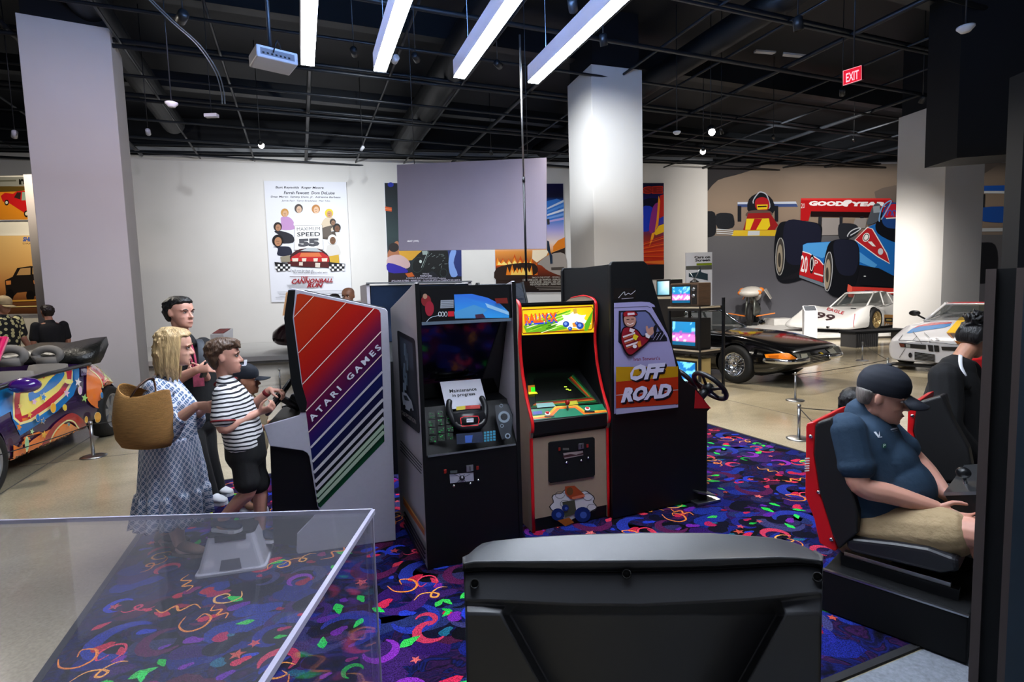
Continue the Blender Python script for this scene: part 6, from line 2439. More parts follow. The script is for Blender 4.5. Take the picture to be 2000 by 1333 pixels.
cord(PC, gp(-60, 905, .4), .02, 'black cord from the left rope post along the convertible door')
cord(PC, gp(330, 800, .4), .02, 'black cord from the left rope post behind the woman')
cord(PB, gp(1700, 800, .35), .02, 'black cord running from the nearest post behind the man')
cord(PB, gp(1650, 880, .35), .02, 'second black cord leaving the nearest post to the right')
cord(PA, PF, .02, 'black cord in front of the black sports car nose')
cord(PE, PF, .02, 'black cord between bench and striped race car')


def bench():
 a, b = gp(1670, 680), gp(1772, 674)
 d = (b - a)
 d.z = 0
 L = d.length
 d.normalize()
 n = V((-d.y, d.x, 0))
 t = thing('slatted_bench', 'dark slatted bench in front of the white race car', 'bench', a)
 MB().obox(a + ZZ * .36, d * (L * 1.1), n * .55, ZZ * .07).build('seat_slab', BLKM, t, bevel=.01)
 SL = mat('bench_slat', '#3a3a3c', .5)
 for k in range(12):
  MB().obox(a + d * (.02 + k * .062), d * .03, n * .5, ZZ * .36).build('slat', SL, t)
 MB().obox(a + d * (L * 1.0), d * .1, n * .5, ZZ * .36).build('end_leg', SL, t)


bench()


def lectern(px0, px1, ytop, ybase, z0, label, red=False):
 a, b = gp(px0, ybase, z0), gp(px1, ybase, z0)
 w = b - a
 w.z = 0
 r = 1040 / a.y
 h = (ybase - ytop) / r
 t = thing('info_stand', label, 'info stand', a)
 n = V((-w.y, w.x, 0)).normalized()
 MB().prism([a, a + n * .3, a + n * .38 + ZZ * h, a - n * .02 + ZZ * (h - .16)], w).build('stand', FRAMEW, t, bevel=.01)
 p, q = a + ZZ * (h - .15) - n * .012, n * .36 + ZZ * .15
 MB().obox(p + w * .08 + q * .1, w * .84, q * .8, (ZZ * .36 - n * .15).normalized() * .008).build('plate', mat('info_plate_red', '#7a1c22', .4, var=.9, vscale=14) if red else mat('info_plate', '#4a4d52', .4, var=.4, vscale=25), t)
 return t


lectern(1570, 1596, 598, 668, .0, 'white angled info stand beside the white race car')
lectern(414, 440, 643, 690, .2, 'white info stand with a red and black label behind the man in black', True)

# ================================================================== cars
TYRE = mat('tyre_rubber', '#101011', .7, bump=(80, .1))
ALLOY = mat('alloy_silver', '#a9abb0', .3, metal=.8)
GOLD = mat('rim_gold', '#b8a070', .35, metal=.7)
AUTOGLASS = mat('car_glass', '#2c3432', .05, alpha=.45, coat=.5)
DARKIN = mat('car_interior_dark', '#1a1a1c', .7)
GREYIN = mat('car_seat_grey', '#77736f', .85, bump=(200, .2))


def curve_eval(tab, x):
 if x <= tab[0][0]:
  return tab[0][1]
 for i in range(len(tab) - 1):
  x0, v0 = tab[i]
  x1, v1 = tab[i + 1]
  if x <= x1:
   xm, vm = tab[i - 1] if i else (x0 - (x1 - x0), v0)
   xp, vp = tab[i + 2] if i + 2 < len(tab) else (x1 + (x1 - x0), v1)
   t = (x - x0) / (x1 - x0)
   m0 = (v1 - vm) / (x1 - xm) * (x1 - x0)
   m1 = (vp - v0) / (xp - x0) * (x1 - x0)
   d = v1 - v0
   if d * m0 <= 0:
    m0 = 0
   if d * m1 <= 0:
    m1 = 0
   lim = 3 * abs(d)
   m0, m1 = max(-lim, min(lim, m0)), max(-lim, min(lim, m1))
   return (2 * t ** 3 - 3 * t * t + 1) * v0 + (t ** 3 - 2 * t * t + t) * m0 + (-2 * t ** 3 + 3 * t * t) * v1 + (t ** 3 - t * t) * m1
 return tab[-1][1]


def car_shell(T, L, M, m, parent, wheels, arch, n=44, name='body', cut=None, ylim=None):
 """T: dict of curves over length; wheels: list of x positions and z; returns the body object"""
 rings = []
 xs = [L * (i / n) for i in range(n + 1)]
 xs[0], xs[-1] = .002, L - .002
 xs = [0.0] + xs[0:1] + xs[1:-1] + xs[-1:] + [L]
 for i, x in enumerate(xs):
  e = {k: curve_eval(v, x) for k, v in T.items()}
  zb, zt, w, zw, ws, zs = (e[k] for k in ('zb', 'zt', 'w', 'zw', 'ws', 'zs'))
  s = .9 if i in (0, len(xs) - 1) else 1
  cz = (zb + zt) / 2
  half = [(0, zb), (.55 * w, zb), (.90 * w, zb + .01), (.975 * w, zb + .25 * (zw - zb)), (w, zw), (.42 * w + .58 * ws, .45 * zw + .55 * zs), (ws * .99, zs), (.86 * ws, zs + .45 * (zt - zs)), (.6 * ws, zs + .8 * (zt - zs)), (.3 * ws, zt - .04 * (zt - zs)), (0, zt)]
  half = [(y * s, cz + (z - cz) * s) for y, z in half]
  ring = [V((x, y, z)) for y, z in half] + [V((x, -y, z)) for y, z in half[-2:0:-1]]
  rings.append(ring)
 mb = MB()
 mb.loft(rings, smooth=True)
 o = mb.build(name, m, parent, M=M, fix=True)
 sub = o.modifiers.new('sub', 'SUBSURF')
 sub.levels = sub.render_levels = 1
 cutters = []
 cm = MB()
 for (x, z, r, w) in arch:
  for sgn in (-1, 1):
   c = V((x, sgn * w, z))
   cm.lathe([(r, -.28), (r, .3)], 32, M=M @ Matrix.Translation(c) @ Matrix.Rotation(math.radians(90), 4, 'X'))
 if cut:
  for c, s in cut:
   tmp = MB().box(c, s)
   tmp.xf(M)
   cm.merge(tmp)
 co = cm.build('cutter', m, None, fix=True)
 b = o.modifiers.new('cut', 'BOOLEAN')
 b.operation = 'DIFFERENCE'
 b.object = co
 b.solver = 'EXACT'
 b.use_self = True
 baked(o)
 COL.objects.unlink(co)
 bpy.data.objects.remove(co)
 me = o.data
 me.polygons.foreach_set('use_smooth', [True] * len(me.polygons))
 me.set_sharp_from_angle(angle=math.radians(38))
 return o


def car_wheel(parent, M, x, y, z, r, width, style, rim=None, rimr=.62):
 """wheel standing at local (x, y); outside faces the sign of y"""
 sgn = 1 if y > 0 else -1
 W = M @ Matrix.Translation((x, y, z)) @ Matrix.Rotation(math.radians(-90 * sgn), 4, 'X')
 h = width / 2
 k = rimr * r
 prof = [(k, -h * .8), (k + .012, -h), (r * .88, -h), (r * .97, -h * .85), (r, -h * .5), (r, h * .5), (r * .97, h * .85), (r * .88, h), (k + .012, h), (k, h * .85)]
 o = MB().lathe(prof, 40, M=W, caps=False).build('wheel', TYRE, parent)
 rim = rim or ALLOY
 mb = MB()
 mb.lathe([(k, -h * .8), (k, h * .80), (k + .012, h * .93), (k + .004, h * .97), (k - .012, h * .88), (k - .02, h * .7), (k - .03, -h * .2), (.0015, -h * .25)], 40, M=W, caps=False)
 if style == 'six':
  for i in range(6):
   a = i * math.pi / 3
   p = [V((math.cos(a + t) * q, math.sin(a + t) * q, hh)) for q, t, hh in ((.05, -.6, h * .62), (.05, .6, h * .62), (k - .015, .30, h * .74), (k - .015, -.30, h * .74))]
   mb.prism([W @ v for v in p], (W.to_3x3() @ V((0, 0, -.03))))
  mb.lathe([(.001, h * .72), (.05, h * .7), (.07, h * .62), (.07, h * .3)], 18, M=W)
 elif style == 'mesh':
  for i in range(18):
   for s in (-1, 1):
    a = i * math.pi / 9
    p0 = W @ V((math.cos(a) * .05, math.sin(a) * .05, h * .55))
    p1 = W @ V((math.cos(a + s * .4) * (k - .02), math.sin(a + s * .4) * (k - .02), h * .78))
    mb.tube([p0, p1], .007, 5)
  mb.lathe([(.001, h * .8), (.04, h * .78), (.06, h * .6), (.06, h * .3)], 16, M=W)
 elif style == 'wire':
  for i in range(30):
   a = i * math.pi / 15
   s = .35 if i % 2 else -.35
   p0 = W @ V((math.cos(a) * .045, math.sin(a) * .045, h * (.75 if i % 2 else .35)))
   p1 = W @ V((math.cos(a + s) * (k - .02), math.sin(a + s) * (k - .02), h * .5))
   mb.tube([p0, p1], .0042, 5)
  mb.lathe([(.001, h * .95), (.035, h * .93), (.05, h * .8), (.05, h * .2)], 16, M=W)
 else:
  for i in range(5):
   a = i * 2 * math.pi / 5
   p = [V((math.cos(a + t) * q, math.sin(a + t) * q, h * .6)) for q, t in ((.05, -.5), (.05, .5), (k - .02, .2), (k - .02, -.2))]
   mb.prism([W @ v for v in p], (W.to_3x3() @ V((0, 0, -.04))))
  mb.lathe([(.001, h * .7), (.06, h * .68), (.07, h * .4)], 16, M=W)
 mb.build('rim', rim, o)
 MB().lathe([(k - .03, -h * .3), (.001, -h * .3)], 24, M=W, caps=False).build('brake_backing', DARKIN, o)
 return o


def car_frame(nose, heading, scale=1.0, z=0.0):
 h = V((heading[0], heading[1], 0)).normalized()
 X = -h
 Y = V((-X.y, X.x, 0))
 m = Matrix((X * scale, Y * scale, ZZ * scale)).transposed().to_4x4()
 m.translation = V((nose[0], nose[1], z))
 return m


def glasshouse(parent, M, pts_base, pts_roof, roof_m, glass=AUTOGLASS, pillar=None, sub='glass'):
 """base loop and roof loop (same count, local coords)"""
 n = len(pts_base)
 g = MB()
 for i in range(n):
  j = (i + 1) % n
  g.add([pts_base[i], pts_base[j], pts_roof[j], pts_roof[i]], [(0, 1, 2, 3)])
 go = g.build('windows', glass, parent, M=M)
 r = MB()
 top = [V(p) for p in pts_roof]
 c = sum(top, V()) / n
 ring2 = [p * .75 + c * .25 + V((0, 0, .025)) for p in top]
 ring3 = [p * .3 + c * .7 + V((0, 0, .035)) for p in top]
 r.loft([top, ring2, ring3], smooth=True, caps=False)
 r.add(ring3, [list(range(n))])
 r.build('roof', roof_m, parent, M=M, fix=True)
 pm = MB()
 for i in range(n):
  pm.tube([M @ V(pts_base[i]), M @ V(pts_roof[i])], .028, 6)
  pm.tube([M @ V(pts_roof[i]), M @ V(pts_roof[(i + 1) % n])], .022, 6)
  pm.tube([M @ V(pts_base[i]), M @ V(pts_base[(i + 1) % n])], .018, 6)
 pm.build('window_frame', pillar or roof_m, parent)
 return go


# ------------------------------------------------------------------ painted convertible at the left
def convertible():
 Rp, Fp = gp(213, 850), gp(-40, 982)
 h = (Fp - Rp).normalized()
 wb = (Fp - Rp).length
 s = wb / 2.42
 side = V((-h.y, h.x, 0))
 if side.dot(Rp - cam_pos) < 0:
  side = -side            # pointing away from the camera
 fx = .78
 nose = Fp + h * (fx * s) + side * (.80 * s)
 M = car_frame(nose, h, s)
 t = thing('painted_convertible', 'open top car painted with rainbow swirls and stars, at the left edge', 'car', (nose.x, nose.y, 0))
 L = 3.98
 rx = fx + 2.42
 purple = mat('paint_purple', '#2a1140', .22, coat=.8)
 T = {
  'zb': [(0, .30), (.4, .2), (.9, .18), (3.0, .18), (3.6, .24), (L, .38)],
  'zt': [(0, .52), (.25, .72), (.7, .88), (1.2, .97), (1.5, 1.0), (2.9, .98), (3.2, .99), (3.5, .94), (3.75, .80), (L, .52)],
  'w': [(0, .50), (.15, .70), (.45, .83), (.8, .88), (1.25, .84), (1.8, .83), (2.6, .84), (3.1, .89), (3.5, .86), (3.8, .70), (L, .45)],
  'zw': [(0, .42), (.8, .55), (1.4, .55), (2.6, .55), (3.2, .58), (L, .45)],
  'ws': [(0, .38), (.2, .55), (.5, .66), (.8, .70), (1.25, .74), (2.7, .75), (3.1, .70), (3.5, .62), (3.8, .48), (L, .3)],
  'zs': [(0, .50), (.2, .66), (.5, .80), (.8, .86), (1.2, .88), (1.6, .93), (2.8, .95), (3.1, .95), (3.4, .90), (3.75, .74), (L, .5)],
 }
 body = car_shell(T, L, M, purple, t, None, [(fx, .32, .365, .86), (rx, .32, .365, .86)], cut=[((2.2, 0, 1.02), (1.55, 1.32, .9))])
 MB().box((2.2, 0, .56), (1.5, 1.3, .04)).build('cabin_floor', DARKIN, t, M=M)
 for y in (.78, -.78):
  for x in (fx, rx):
   car_wheel(t, M, x, y, .32, .325, .2, 'six', rimr=.66)
 # arches dark inside
 for x in (fx, rx):
  MB().box((x, 0, .4), (.72, 1.2, .5)).build('wheel_housing', DARKIN, t, M=M)
 bv = bvh_of(body)
 Z = zoomer(3.92, 0, 640)
 A = Art(bvh=bv, gap=.0012, base=.002)
 A.far = 5.5
 R = lambda pts: [Z(*p) for p in pts]
 S = lambda pts, k=3: [Z(*p) for p in spline(pts, k, True)]
 C = 5
 blue, yel, red, org, cream = '#1273b8', '#f0dc6a', '#c81e38', '#f07a28', '#f6e8a0'
 A.poly(R(((-160, 560), (25, 455), (100, 440), (85, 640), (-100, 740))), blue, cut=C)
 A.poly(R(((24, 460), (598, 300), (596, 420), (560, 520), (440, 640), (260, 760), (150, 830), (90, 700), (60, 560))), blue, cut=C)
 A.poly(R(((108, 440), (556, 312), (552, 420), (500, 520), (400, 610), (240, 720), (150, 748), (96, 700), (92, 560))), cream, cut=C)
 A.poly(R(((120, 436), (548, 316), (540, 410), (480, 510), (380, 600), (230, 700), (150, 728), (108, 690), (104, 560))), red, cut=C)
 A.poly(R(((158, 424), (500, 330), (510, 400), (440, 490), (330, 580), (220, 660), (160, 680), (140, 600))), yel, cut=C)
 A.poly(R(((160, 700), (212, 690), (205, 712), (165, 722))), org, cut=C)
 A.poly(R(spline([(395, 382), (478, 338), (480, 380), (420, 450), (330, 510), (240, 560), (215, 560), (210, 500), (245, 430), (240, 480), (262, 505), (320, 470)], 3, True)), blue, cut=C)
 A.poly(R(((560, 330), (600, 318), (598, 400), (560, 420))), '#3c8ac8', cut=C)
 # orange wave along the sill
 A.poly(R(((90, 900), (160, 930), (240, 860), (330, 800), (420, 760), (470, 735), (560, 760), (640, 770), (640, 800), (380, 940), (110, 1060), (90, 1060))), org, cut=C)
 A.poly(R(spline([(300, 940), (330, 850), (390, 760), (470, 690), (540, 655), (610, 690), (655, 750), (655, 785), (600, 790), (560, 740), (500, 720), (430, 770), (380, 860), (350, 940)], 3, True)), '#b01420', cut=C)
 A.line(R(spline([(345, 940), (380, 850), (430, 770), (500, 715), (550, 720), (580, 755), (610, 790)], 4)), 2.4, cream, cut=C)
 A.poly(R(spline([(372, 920), (400, 840), (450, 770), (510, 735), (555, 755), (580, 780), (460, 860)], 3, True)), '#f08a3c', cut=C)
 # rear fender
 A.poly(R(spline([(655, 330), (670, 260), (740, 275), (850, 320), (910, 420), (915, 480), (860, 430), (800, 440), (760, 520), (745, 620), (660, 560), (650, 440)], 3, True)), org, cut=C)
 A.poly(R(spline([(700, 285), (760, 282), (860, 330), (900, 400), (800, 390), (760, 330)], 3, True)), '#d8e020', cut=C)
 A.poly(R(spline([(680, 300), (705, 290), (780, 370), (798, 420), (785, 460), (760, 400), (700, 345)], 3, True)), red, cut=C)
 A.line(R(spline([(676, 330), (730, 370), (765, 420), (776, 480)], 4)), 2.0, cream, cut=C)
 A.poly(R(((860, 340), (905, 400), (918, 470), (895, 440))), '#f09a30', cut=C)
 A.poly(R(((602, 300), (650, 285), (648, 370), (604, 378))), '#3a1f5c', cut=C)
 # stars and dots
 for (x, y, r, c, oc) in ((312, 540, 32, blue, cream), (240, 575, 30, '#d8a8c8', None), (488, 508, 34, '#e8c8d8', None), (577, 425, 36, '#e8e4e0', None), (625, 545, 36, '#a8d878', None),
         (302, 718, 22, blue, cream), (214, 800, 26, '#b8d890', None), (305, 820, 34, '#f0b030', None), (497, 743, 16, '#1c7a98', cream), (192, 675, 30, '#f0b840', None), (118, 612, 26, '#f0c068', None),
         (105, 770, 30, '#f09038', None), (782, 405, 20, cream, None)):
  if oc:
   A.poly(R(star_pts(x, y, r * 1.3, .2, sx=.75)), oc, cut=C)
  A.poly(R(star_pts(x, y, r, .2, sx=.75)), c, cut=C)
 for (x, y, rx_, ry_, c) in ((370, 622, 20, 36, '#f0b030'), (458, 618, 15, 22, '#f0c83c'), (245, 698, 14, 26, blue), (575, 490, 15, 30, '#d8b8d8'), (710, 682, 24, 34, '#f0a828'), (618, 704, 12, 24, '#f0b030'), (740, 526, 10, 20, blue), (147, 890, 15, 46, '#a8d8a0'), (480, 428, 30, 16, yel)):
  A.poly(R(oval(x, y, rx_ * 1.12, ry_ * 1.1)), cream, cut=C)
  A.poly(R(oval(x, y, rx_, ry_)), c, cut=C)
 A.build('paintwork', mat('print_paint', '#ffffff', .22, attr='Col', coat=.8), t)
 # cockpit
 for y in (.36, -.36):
  for x, hh in ((2.05, 1.16), (2.75, 1.10)):
   b = MB()
   b.tube([V((x + .02, y, .58)), V((x + .1, y, .8)), V((x + .16, y, .98))], [(.22, .09), (.24, .08), (.2, .07)], 14, side=V((0, 1, 0)))
   b.tube([V((x - .38, y, .6)), V((x + .0, y, .62))], [(.24, .08), (.24, .08)], 14, side=V((0, 1, 0)))
   b.build('seat', GREYIN, t, M=M)
   r = MB()
   pts = [V((x + .17, y + .125 * math.cos(a), hh + .075 * math.sin(a))) for a in [2 * math.pi * k / 20 for k in range(21)]]
   r.tube(pts, .045, 10)
   r.tube([V((x + .16, y - .1, hh - .07)), V((x + .16, y + .1, hh - .07))], .05, 10)
   r.build('headrest', GREYIN, t, M=M)
 mb = MB()
 rr = random.Random(2)
 rings = []
 for i in range(9):
  a = i / 8
  y = -.78 + 1.56 * a
  e = .05 * math.sin(a * 17) + .04 * math.sin(a * 41)
  k = .25 + .75 * (1 - a) ** .7
  rings.append([V((3.0 + e, y, .95)), V((2.96 + e, y, 1.0 + .07 * k)), V((3.12 + e * 2, y, 1.02 + .13 * k + e * .3)), V((3.44 + e, y, 1.03 + .24 * k + e * .3)), V((3.47 + e, y, 1.0 + .16 * k)), V((3.30 + e, y, .98 + .03 * k)), V((3.2, y, .95))])
 mb.loft(rings, smooth=True)
 mb.build('folded_top', mat('soft_top_vinyl', '#131412', .38, bump=(20, .5, .02)), t, M=M)
 MB().ell((1.32, .93, .93), (.10, .13, .075), 16, 10).build('door_mirror', mat('paint_violet', '#3a1470', .2, coat=.8), t, M=M)
 MB().ell((1.32, -.93, .93), (.10, .13, .075), 16, 10).build('door_mirror', mat('paint_violet'), t, M=M)
 # windshield frame with a pink header
 PK = mat('paint_pink', '#c81c5c', .25, coat=.7)
 MB().tube([V((1.22, y, .96)) if k in (0, 4) else V((1.72, y, 1.36)) for k, y in enumerate((.68, .60, 0, -.60, -.68))], .035, 8).build('windshield_frame', PK, t, M=M)
 MB().add([V((1.24, .66, .97)), V((1.24, -.66, .97)), V((1.70, -.58, 1.35)), V((1.70, .58, 1.35))], [(0, 1, 2, 3)]).build('windshield', AUTOGLASS, t, M=M)
 MB().box((1.45, 0, .88), (.3, 1.3, .12)).build('dashboard', DARKIN, t, bevel=.03, M=M)
 # belt line trim along the door top
 for sg in (1, -1):
  MB().tube([V((1.25, sg * .76, .925)), V((2.0, sg * .775, .955)), V((2.95, sg * .77, .965))], .022, 8).build('belt_moulding', PLASB, t, M=M)
  for y0 in (.42, .6):
   MB().ell((.10, sg * y0, .6), (.06, .1, .11), 12, 8).build('headlamp', mat('lamp_lens', '#c8ccd0', .1, coat=.6), t, M=M) if y0 == .6 else None


convertible()


# ------------------------------------------------------------------ black sports car
def black_sports_car():
 M = car_frame((5.1, 8.82), (.53, -.85))
 t = thing('black_sports_car', 'black sports car with wire wheels and orange front corner light', 'car', (5.1, 8.82, 0))
 L = 4.42
 blk = mat('paint_black', '#040405', .12, coat=1.0)
 fx, rx = .98, 3.38
 T = {
  'zb': [(0, .44), (.12, .34), (.4, .22), (1, .17), (3.6, .18), (4.1, .28), (L, .45)],
  'zt': [(0, .60), (.1, .655), (.5, .75), (1.0, .84), (1.5, .89), (1.9, .91), (3.4, .93), (4.0, .88), (L, .78)],
  'w': [(0, .78), (.1, .82), (.5, .87), (1.0, .89), (1.6, .87), (2.6, .87), (3.4, .90), (4.0, .87), (L, .78)],
  'zw': [(0, .52), (.5, .50), (1.0, .53), (2, .52), (3.4, .56), (L, .6)],
  'ws': [(0, .74), (.1, .76), (.5, .78), (1.0, .80), (1.6, .78), (2.6, .76), (3.4, .78), (L, .70)],
  'zs': [(0, .58), (.1, .63), (.5, .73), (1.0, .82), (1.5, .83), (1.9, .84), (2.6, .84), (3.4, .90), (4, .85), (L, .76)],
 }
 body = car_shell(T, L, M, blk, t, None, [(fx, .33, .375, .88), (rx, .33, .375, .88)])
 for y in (.77, -.77):
  for x in (fx, rx):
   car_wheel(t, M, x, y, .335, .335, .21, 'wire', CHROME, rimr=.62)
 for x in (fx, rx):
  MB().box((x, 0, .4), (.74, 1.25, .5)).build('wheel_housing', DARKIN, t, M=M)
 base = [(1.78, .66, .87), (1.78, -.66, .87), (2.7, -.74, .86), (3.6, -.58, .9), (3.6, .58, .9), (2.7, .74, .86)]
 roof = [(2.28, .5, 1.22), (2.28, -.5, 1.22), (2.75, -.52, 1.25), (3.0, -.48, 1.22), (3.0, .48, 1.22), (2.75, .52, 1.25)]
 glasshouse(t, M, [V(p) for p in base], [V(p) for p in roof], blk, pillar=CHROME)
 # chrome quarter bumpers, grille bars
 for sg in (1, -1):
  pts = [V((-.015, sg * .30, .455)), V((-.03, sg * .55, .455)), V((.0, sg * .74, .455)), V((.10, sg * .83, .455)), V((.42, sg * .875, .46))]
  MB().tube(spline(pts, 4), [(.045, .028)] * (len(spline(pts, 4))), 10, side=ZZ).build('bumper', CHROME, t, M=M)
 for k in range(5):
  MB().tube([V((-.012, -.36, .40 + k * .026)), V((-.012, .36, .40 + k * .026))], .006, 6).build('grille_bar', CHROME, t, M=M)
 MB().box((.03, 0, .45), (.06, .8, .14)).build('grille_opening', PLASB, t, M=M)
 bv = bvh_of(body)
 A = Art(bvh=bv, gap=.0015, base=.003)
 Z = zoomer(5.797, 1380, 540)
 R = lambda pts: [Z(*p) for p in pts]
 A.far = 9
 C = 4
 A.poly(R(((658, 885), (700, 882), (905, 870), (940, 876), (1062, 960), (1040, 966), (860, 952), (680, 940))), '#e07a10', cut=C)
 A.poly(R(((700, 900), (820, 893), (815, 928), (712, 925))), '#b85c08', cut=C)
 A.poly(R(((960, 878), (1160, 860), (1200, 930), (1080, 958))), '#4a4c48', cut=C)
 A.poly(R(((1060, 880), (1130, 873), (1150, 930), (1075, 940))), '#c8c8b8', cut=C)
 A.poly(R(((1000, 884), (1040, 880), (1060, 935), (1030, 945))), '#8a8c84', cut=C)
 A.poly(R(((1345, 828), (1455, 785), (1570, 885), (1440, 915))), '#4a4c48', cut=C)
 A.poly(R(((1360, 835), (1420, 812), (1470, 870), (1410, 885))), '#b8b8a8', cut=C)
 A.poly(R(((1270, 862), (1295, 858), (1318, 884), (1300, 890))), '#d8c020', cut=C)
 A.build('front_lamps', PRINT_GLOSS, t)
 MB().tube([V((1.55, sg, z)) for sg, z in ((.84, .87), (.86, .93))], .02, 8).build('mirror_stem', blk, t, M=M)
 MB().ell((1.6, .9, .97), (.06, .08, .055), 14, 10).build('door_mirror', blk, t, M=M)
 MB().ell((1.6, -.9, .97), (.06, .08, .055), 14, 10).build('door_mirror', blk, t, M=M)
 # sill line
 MB().tube([V((1.45, .885, .52)), V((2.9, .885, .52))], .008, 6).build('side_moulding', CHROME, t, M=M)
 MB().tube([V((1.45, -.885, .52)), V((2.9, -.885, .52))], .008, 6).build('side_moulding', CHROME, t, M=M)
 return t


black_sports_car()


# ------------------------------------------------------------------ striped white coupe at the right
def striped_coupe():
 M = car_frame((7.9, 9.62), (-.78, -.63), 1.04)
 t = thing('striped_race_car', 'white low race car with blue, red and yellow areas behind the woman in black', 'car', (7.9, 9.6, 0))
 L = 4.36
 wh = mat('paint_white', '#d0cfd2', .25, coat=.7)
 fx, rx = 1.0, 3.55
 T = {
  'zb': [(0, .16), (.3, .13), (1, .12), (3.6, .14), (L, .3)],
  'zt': [(0, .55), (.08, .60), (.5, .70), (1.0, .80), (1.4, .84), (2.5, .9), (3.5, .95), (L, .9)],
  'w': [(0, .86), (.1, .90), (.5, .94), (1.0, .97), (1.6, .93), (2.6, .93), (3.5, .99), (L, .92)],
  'zw': [(0, .40), (1, .45), (2, .42), (3.5, .5), (L, .6)],
  'ws': [(0, .83), (.1, .85), (.5, .86), (1.0, .87), (1.6, .84), (2.6, .82), (3.5, .86), (L, .82)],
  'zs': [(0, .53), (.08, .58), (.5, .68), (1.0, .77), (1.4, .78), (2.5, .83), (3.5, .92), (L, .88)],
 }
 body = car_shell(T, L, M, wh, t, None, [(fx, .33, .37, .93), (rx, .34, .39, .93)])
 for y in (.83, -.83):
  car_wheel(t, M, fx, y, .33, .33, .24, 'plain')
  car_wheel(t, M, rx, y, .34, .34, .28, 'plain')
 base = [(1.42, .66, .83), (1.42, -.66, .83), (2.3, -.76, .86), (3.1, -.7, .92), (3.1, .7, .92), (2.3, .76, .86)]
 roof = [(2.15, .5, 1.14), (2.15, -.5, 1.14), (2.4, -.54, 1.16), (2.85, -.5, 1.12), (2.85, .5, 1.12), (2.4, .54, 1.16)]
 glasshouse(t, M, [V(p) for p in base], [V(p) for p in roof], mat('paint_red', '#a8242c', .3, coat=.6), pillar=wh)
 bv = bvh_of(body)
 A = Art(bvh=bv, gap=.0015, base=.003)
 A.far = 10
 Z = zoomer(5.554, 1740, 580)
 R = lambda pts: [Z(*p) for p in pts]
 C = 4
 A.poly(R(((170, 395), (230, 350), (300, 325), (660, 290), (640, 318), (560, 340), (380, 365), (200, 398))), '#2a78b8', cut=C)
 A.poly(R(((230, 350), (300, 315), (440, 285), (660, 278), (660, 290), (310, 326))), '#b04048', cut=C)
 A.poly(R(((600, 395), (740, 235), (990, 110), (1100, 100), (1100, 400), (990, 400))), '#e8b810', cut=C)
 A.poly(R(((605, 398), (820, 400), (760, 520), (720, 515), (660, 450))), '#8a5018', cut=C)
 A.poly(R(((640, 405), (820, 405), (770, 490), (700, 480))), '#3a2010', cut=C)
 for seg in (((85, 475), (400, 490)), ((240, 385), (340, 510)), ((130, 420), (85, 475)), ((400, 490), (740, 520)), ((360, 400), (450, 480)), ((160, 560), (95, 660)), ((240, 480), (280, 440))):
  A.line(R(seg), .8, '#23232a', cut=C)
 A.poly(R(oval(506, 463, 24, 9)), '#1c1c22', cut=C)
 A.poly(R(((88, 500), (385, 522), (385, 570), (110, 545))), '#1a1a1c', cut=C)
 A.poly(R(((92, 505), (150, 512), (152, 545), (110, 543))), '#5a2a1c', cut=C)
 A.poly(R(((165, 512), (215, 516), (215, 552), (170, 548))), '#8a8c8a', cut=C)
 A.poly(R(((402, 520), (460, 525), (466, 595), (415, 590))), '#15151a', cut=C)
 A.poly(R(((470, 525), (524, 528), (530, 597), (478, 594))), '#15151a', cut=C)
 A.poly(R(((550, 540), (760, 545), (760, 590), (560, 580))), '#1a1a1c', cut=C)
 A.poly(R(oval(215, 632, 20, 28)), '#15151a', cut=C)
 A.poly(R(((262, 596), (480, 625), (480, 705), (262, 682))), '#16161a', cut=C)
 for k in range(5):
  A.line(R(((266, 612 + k * 15), (478, 640 + k * 14))), .7, '#6a6a6c', cut=C)
 A.build('livery', PRINT_GLOSS, t)
 for sg in (1, -1):
  MB().ell((1.62, sg * .88, .98), (.06, .10, .06), 14, 10).build('door_mirror', PLASB, t, M=M)
  MB().tube([V((1.62, sg * .70, .86)), V((1.62, sg * .86, .96))], .018, 6).build('mirror_stem', PLASB, t, M=M)
 MB().box((.12, 0, .09), (.3, 1.7, .03)).build('chin_spoiler', PLASB, t, M=M)
 return t


striped_coupe()


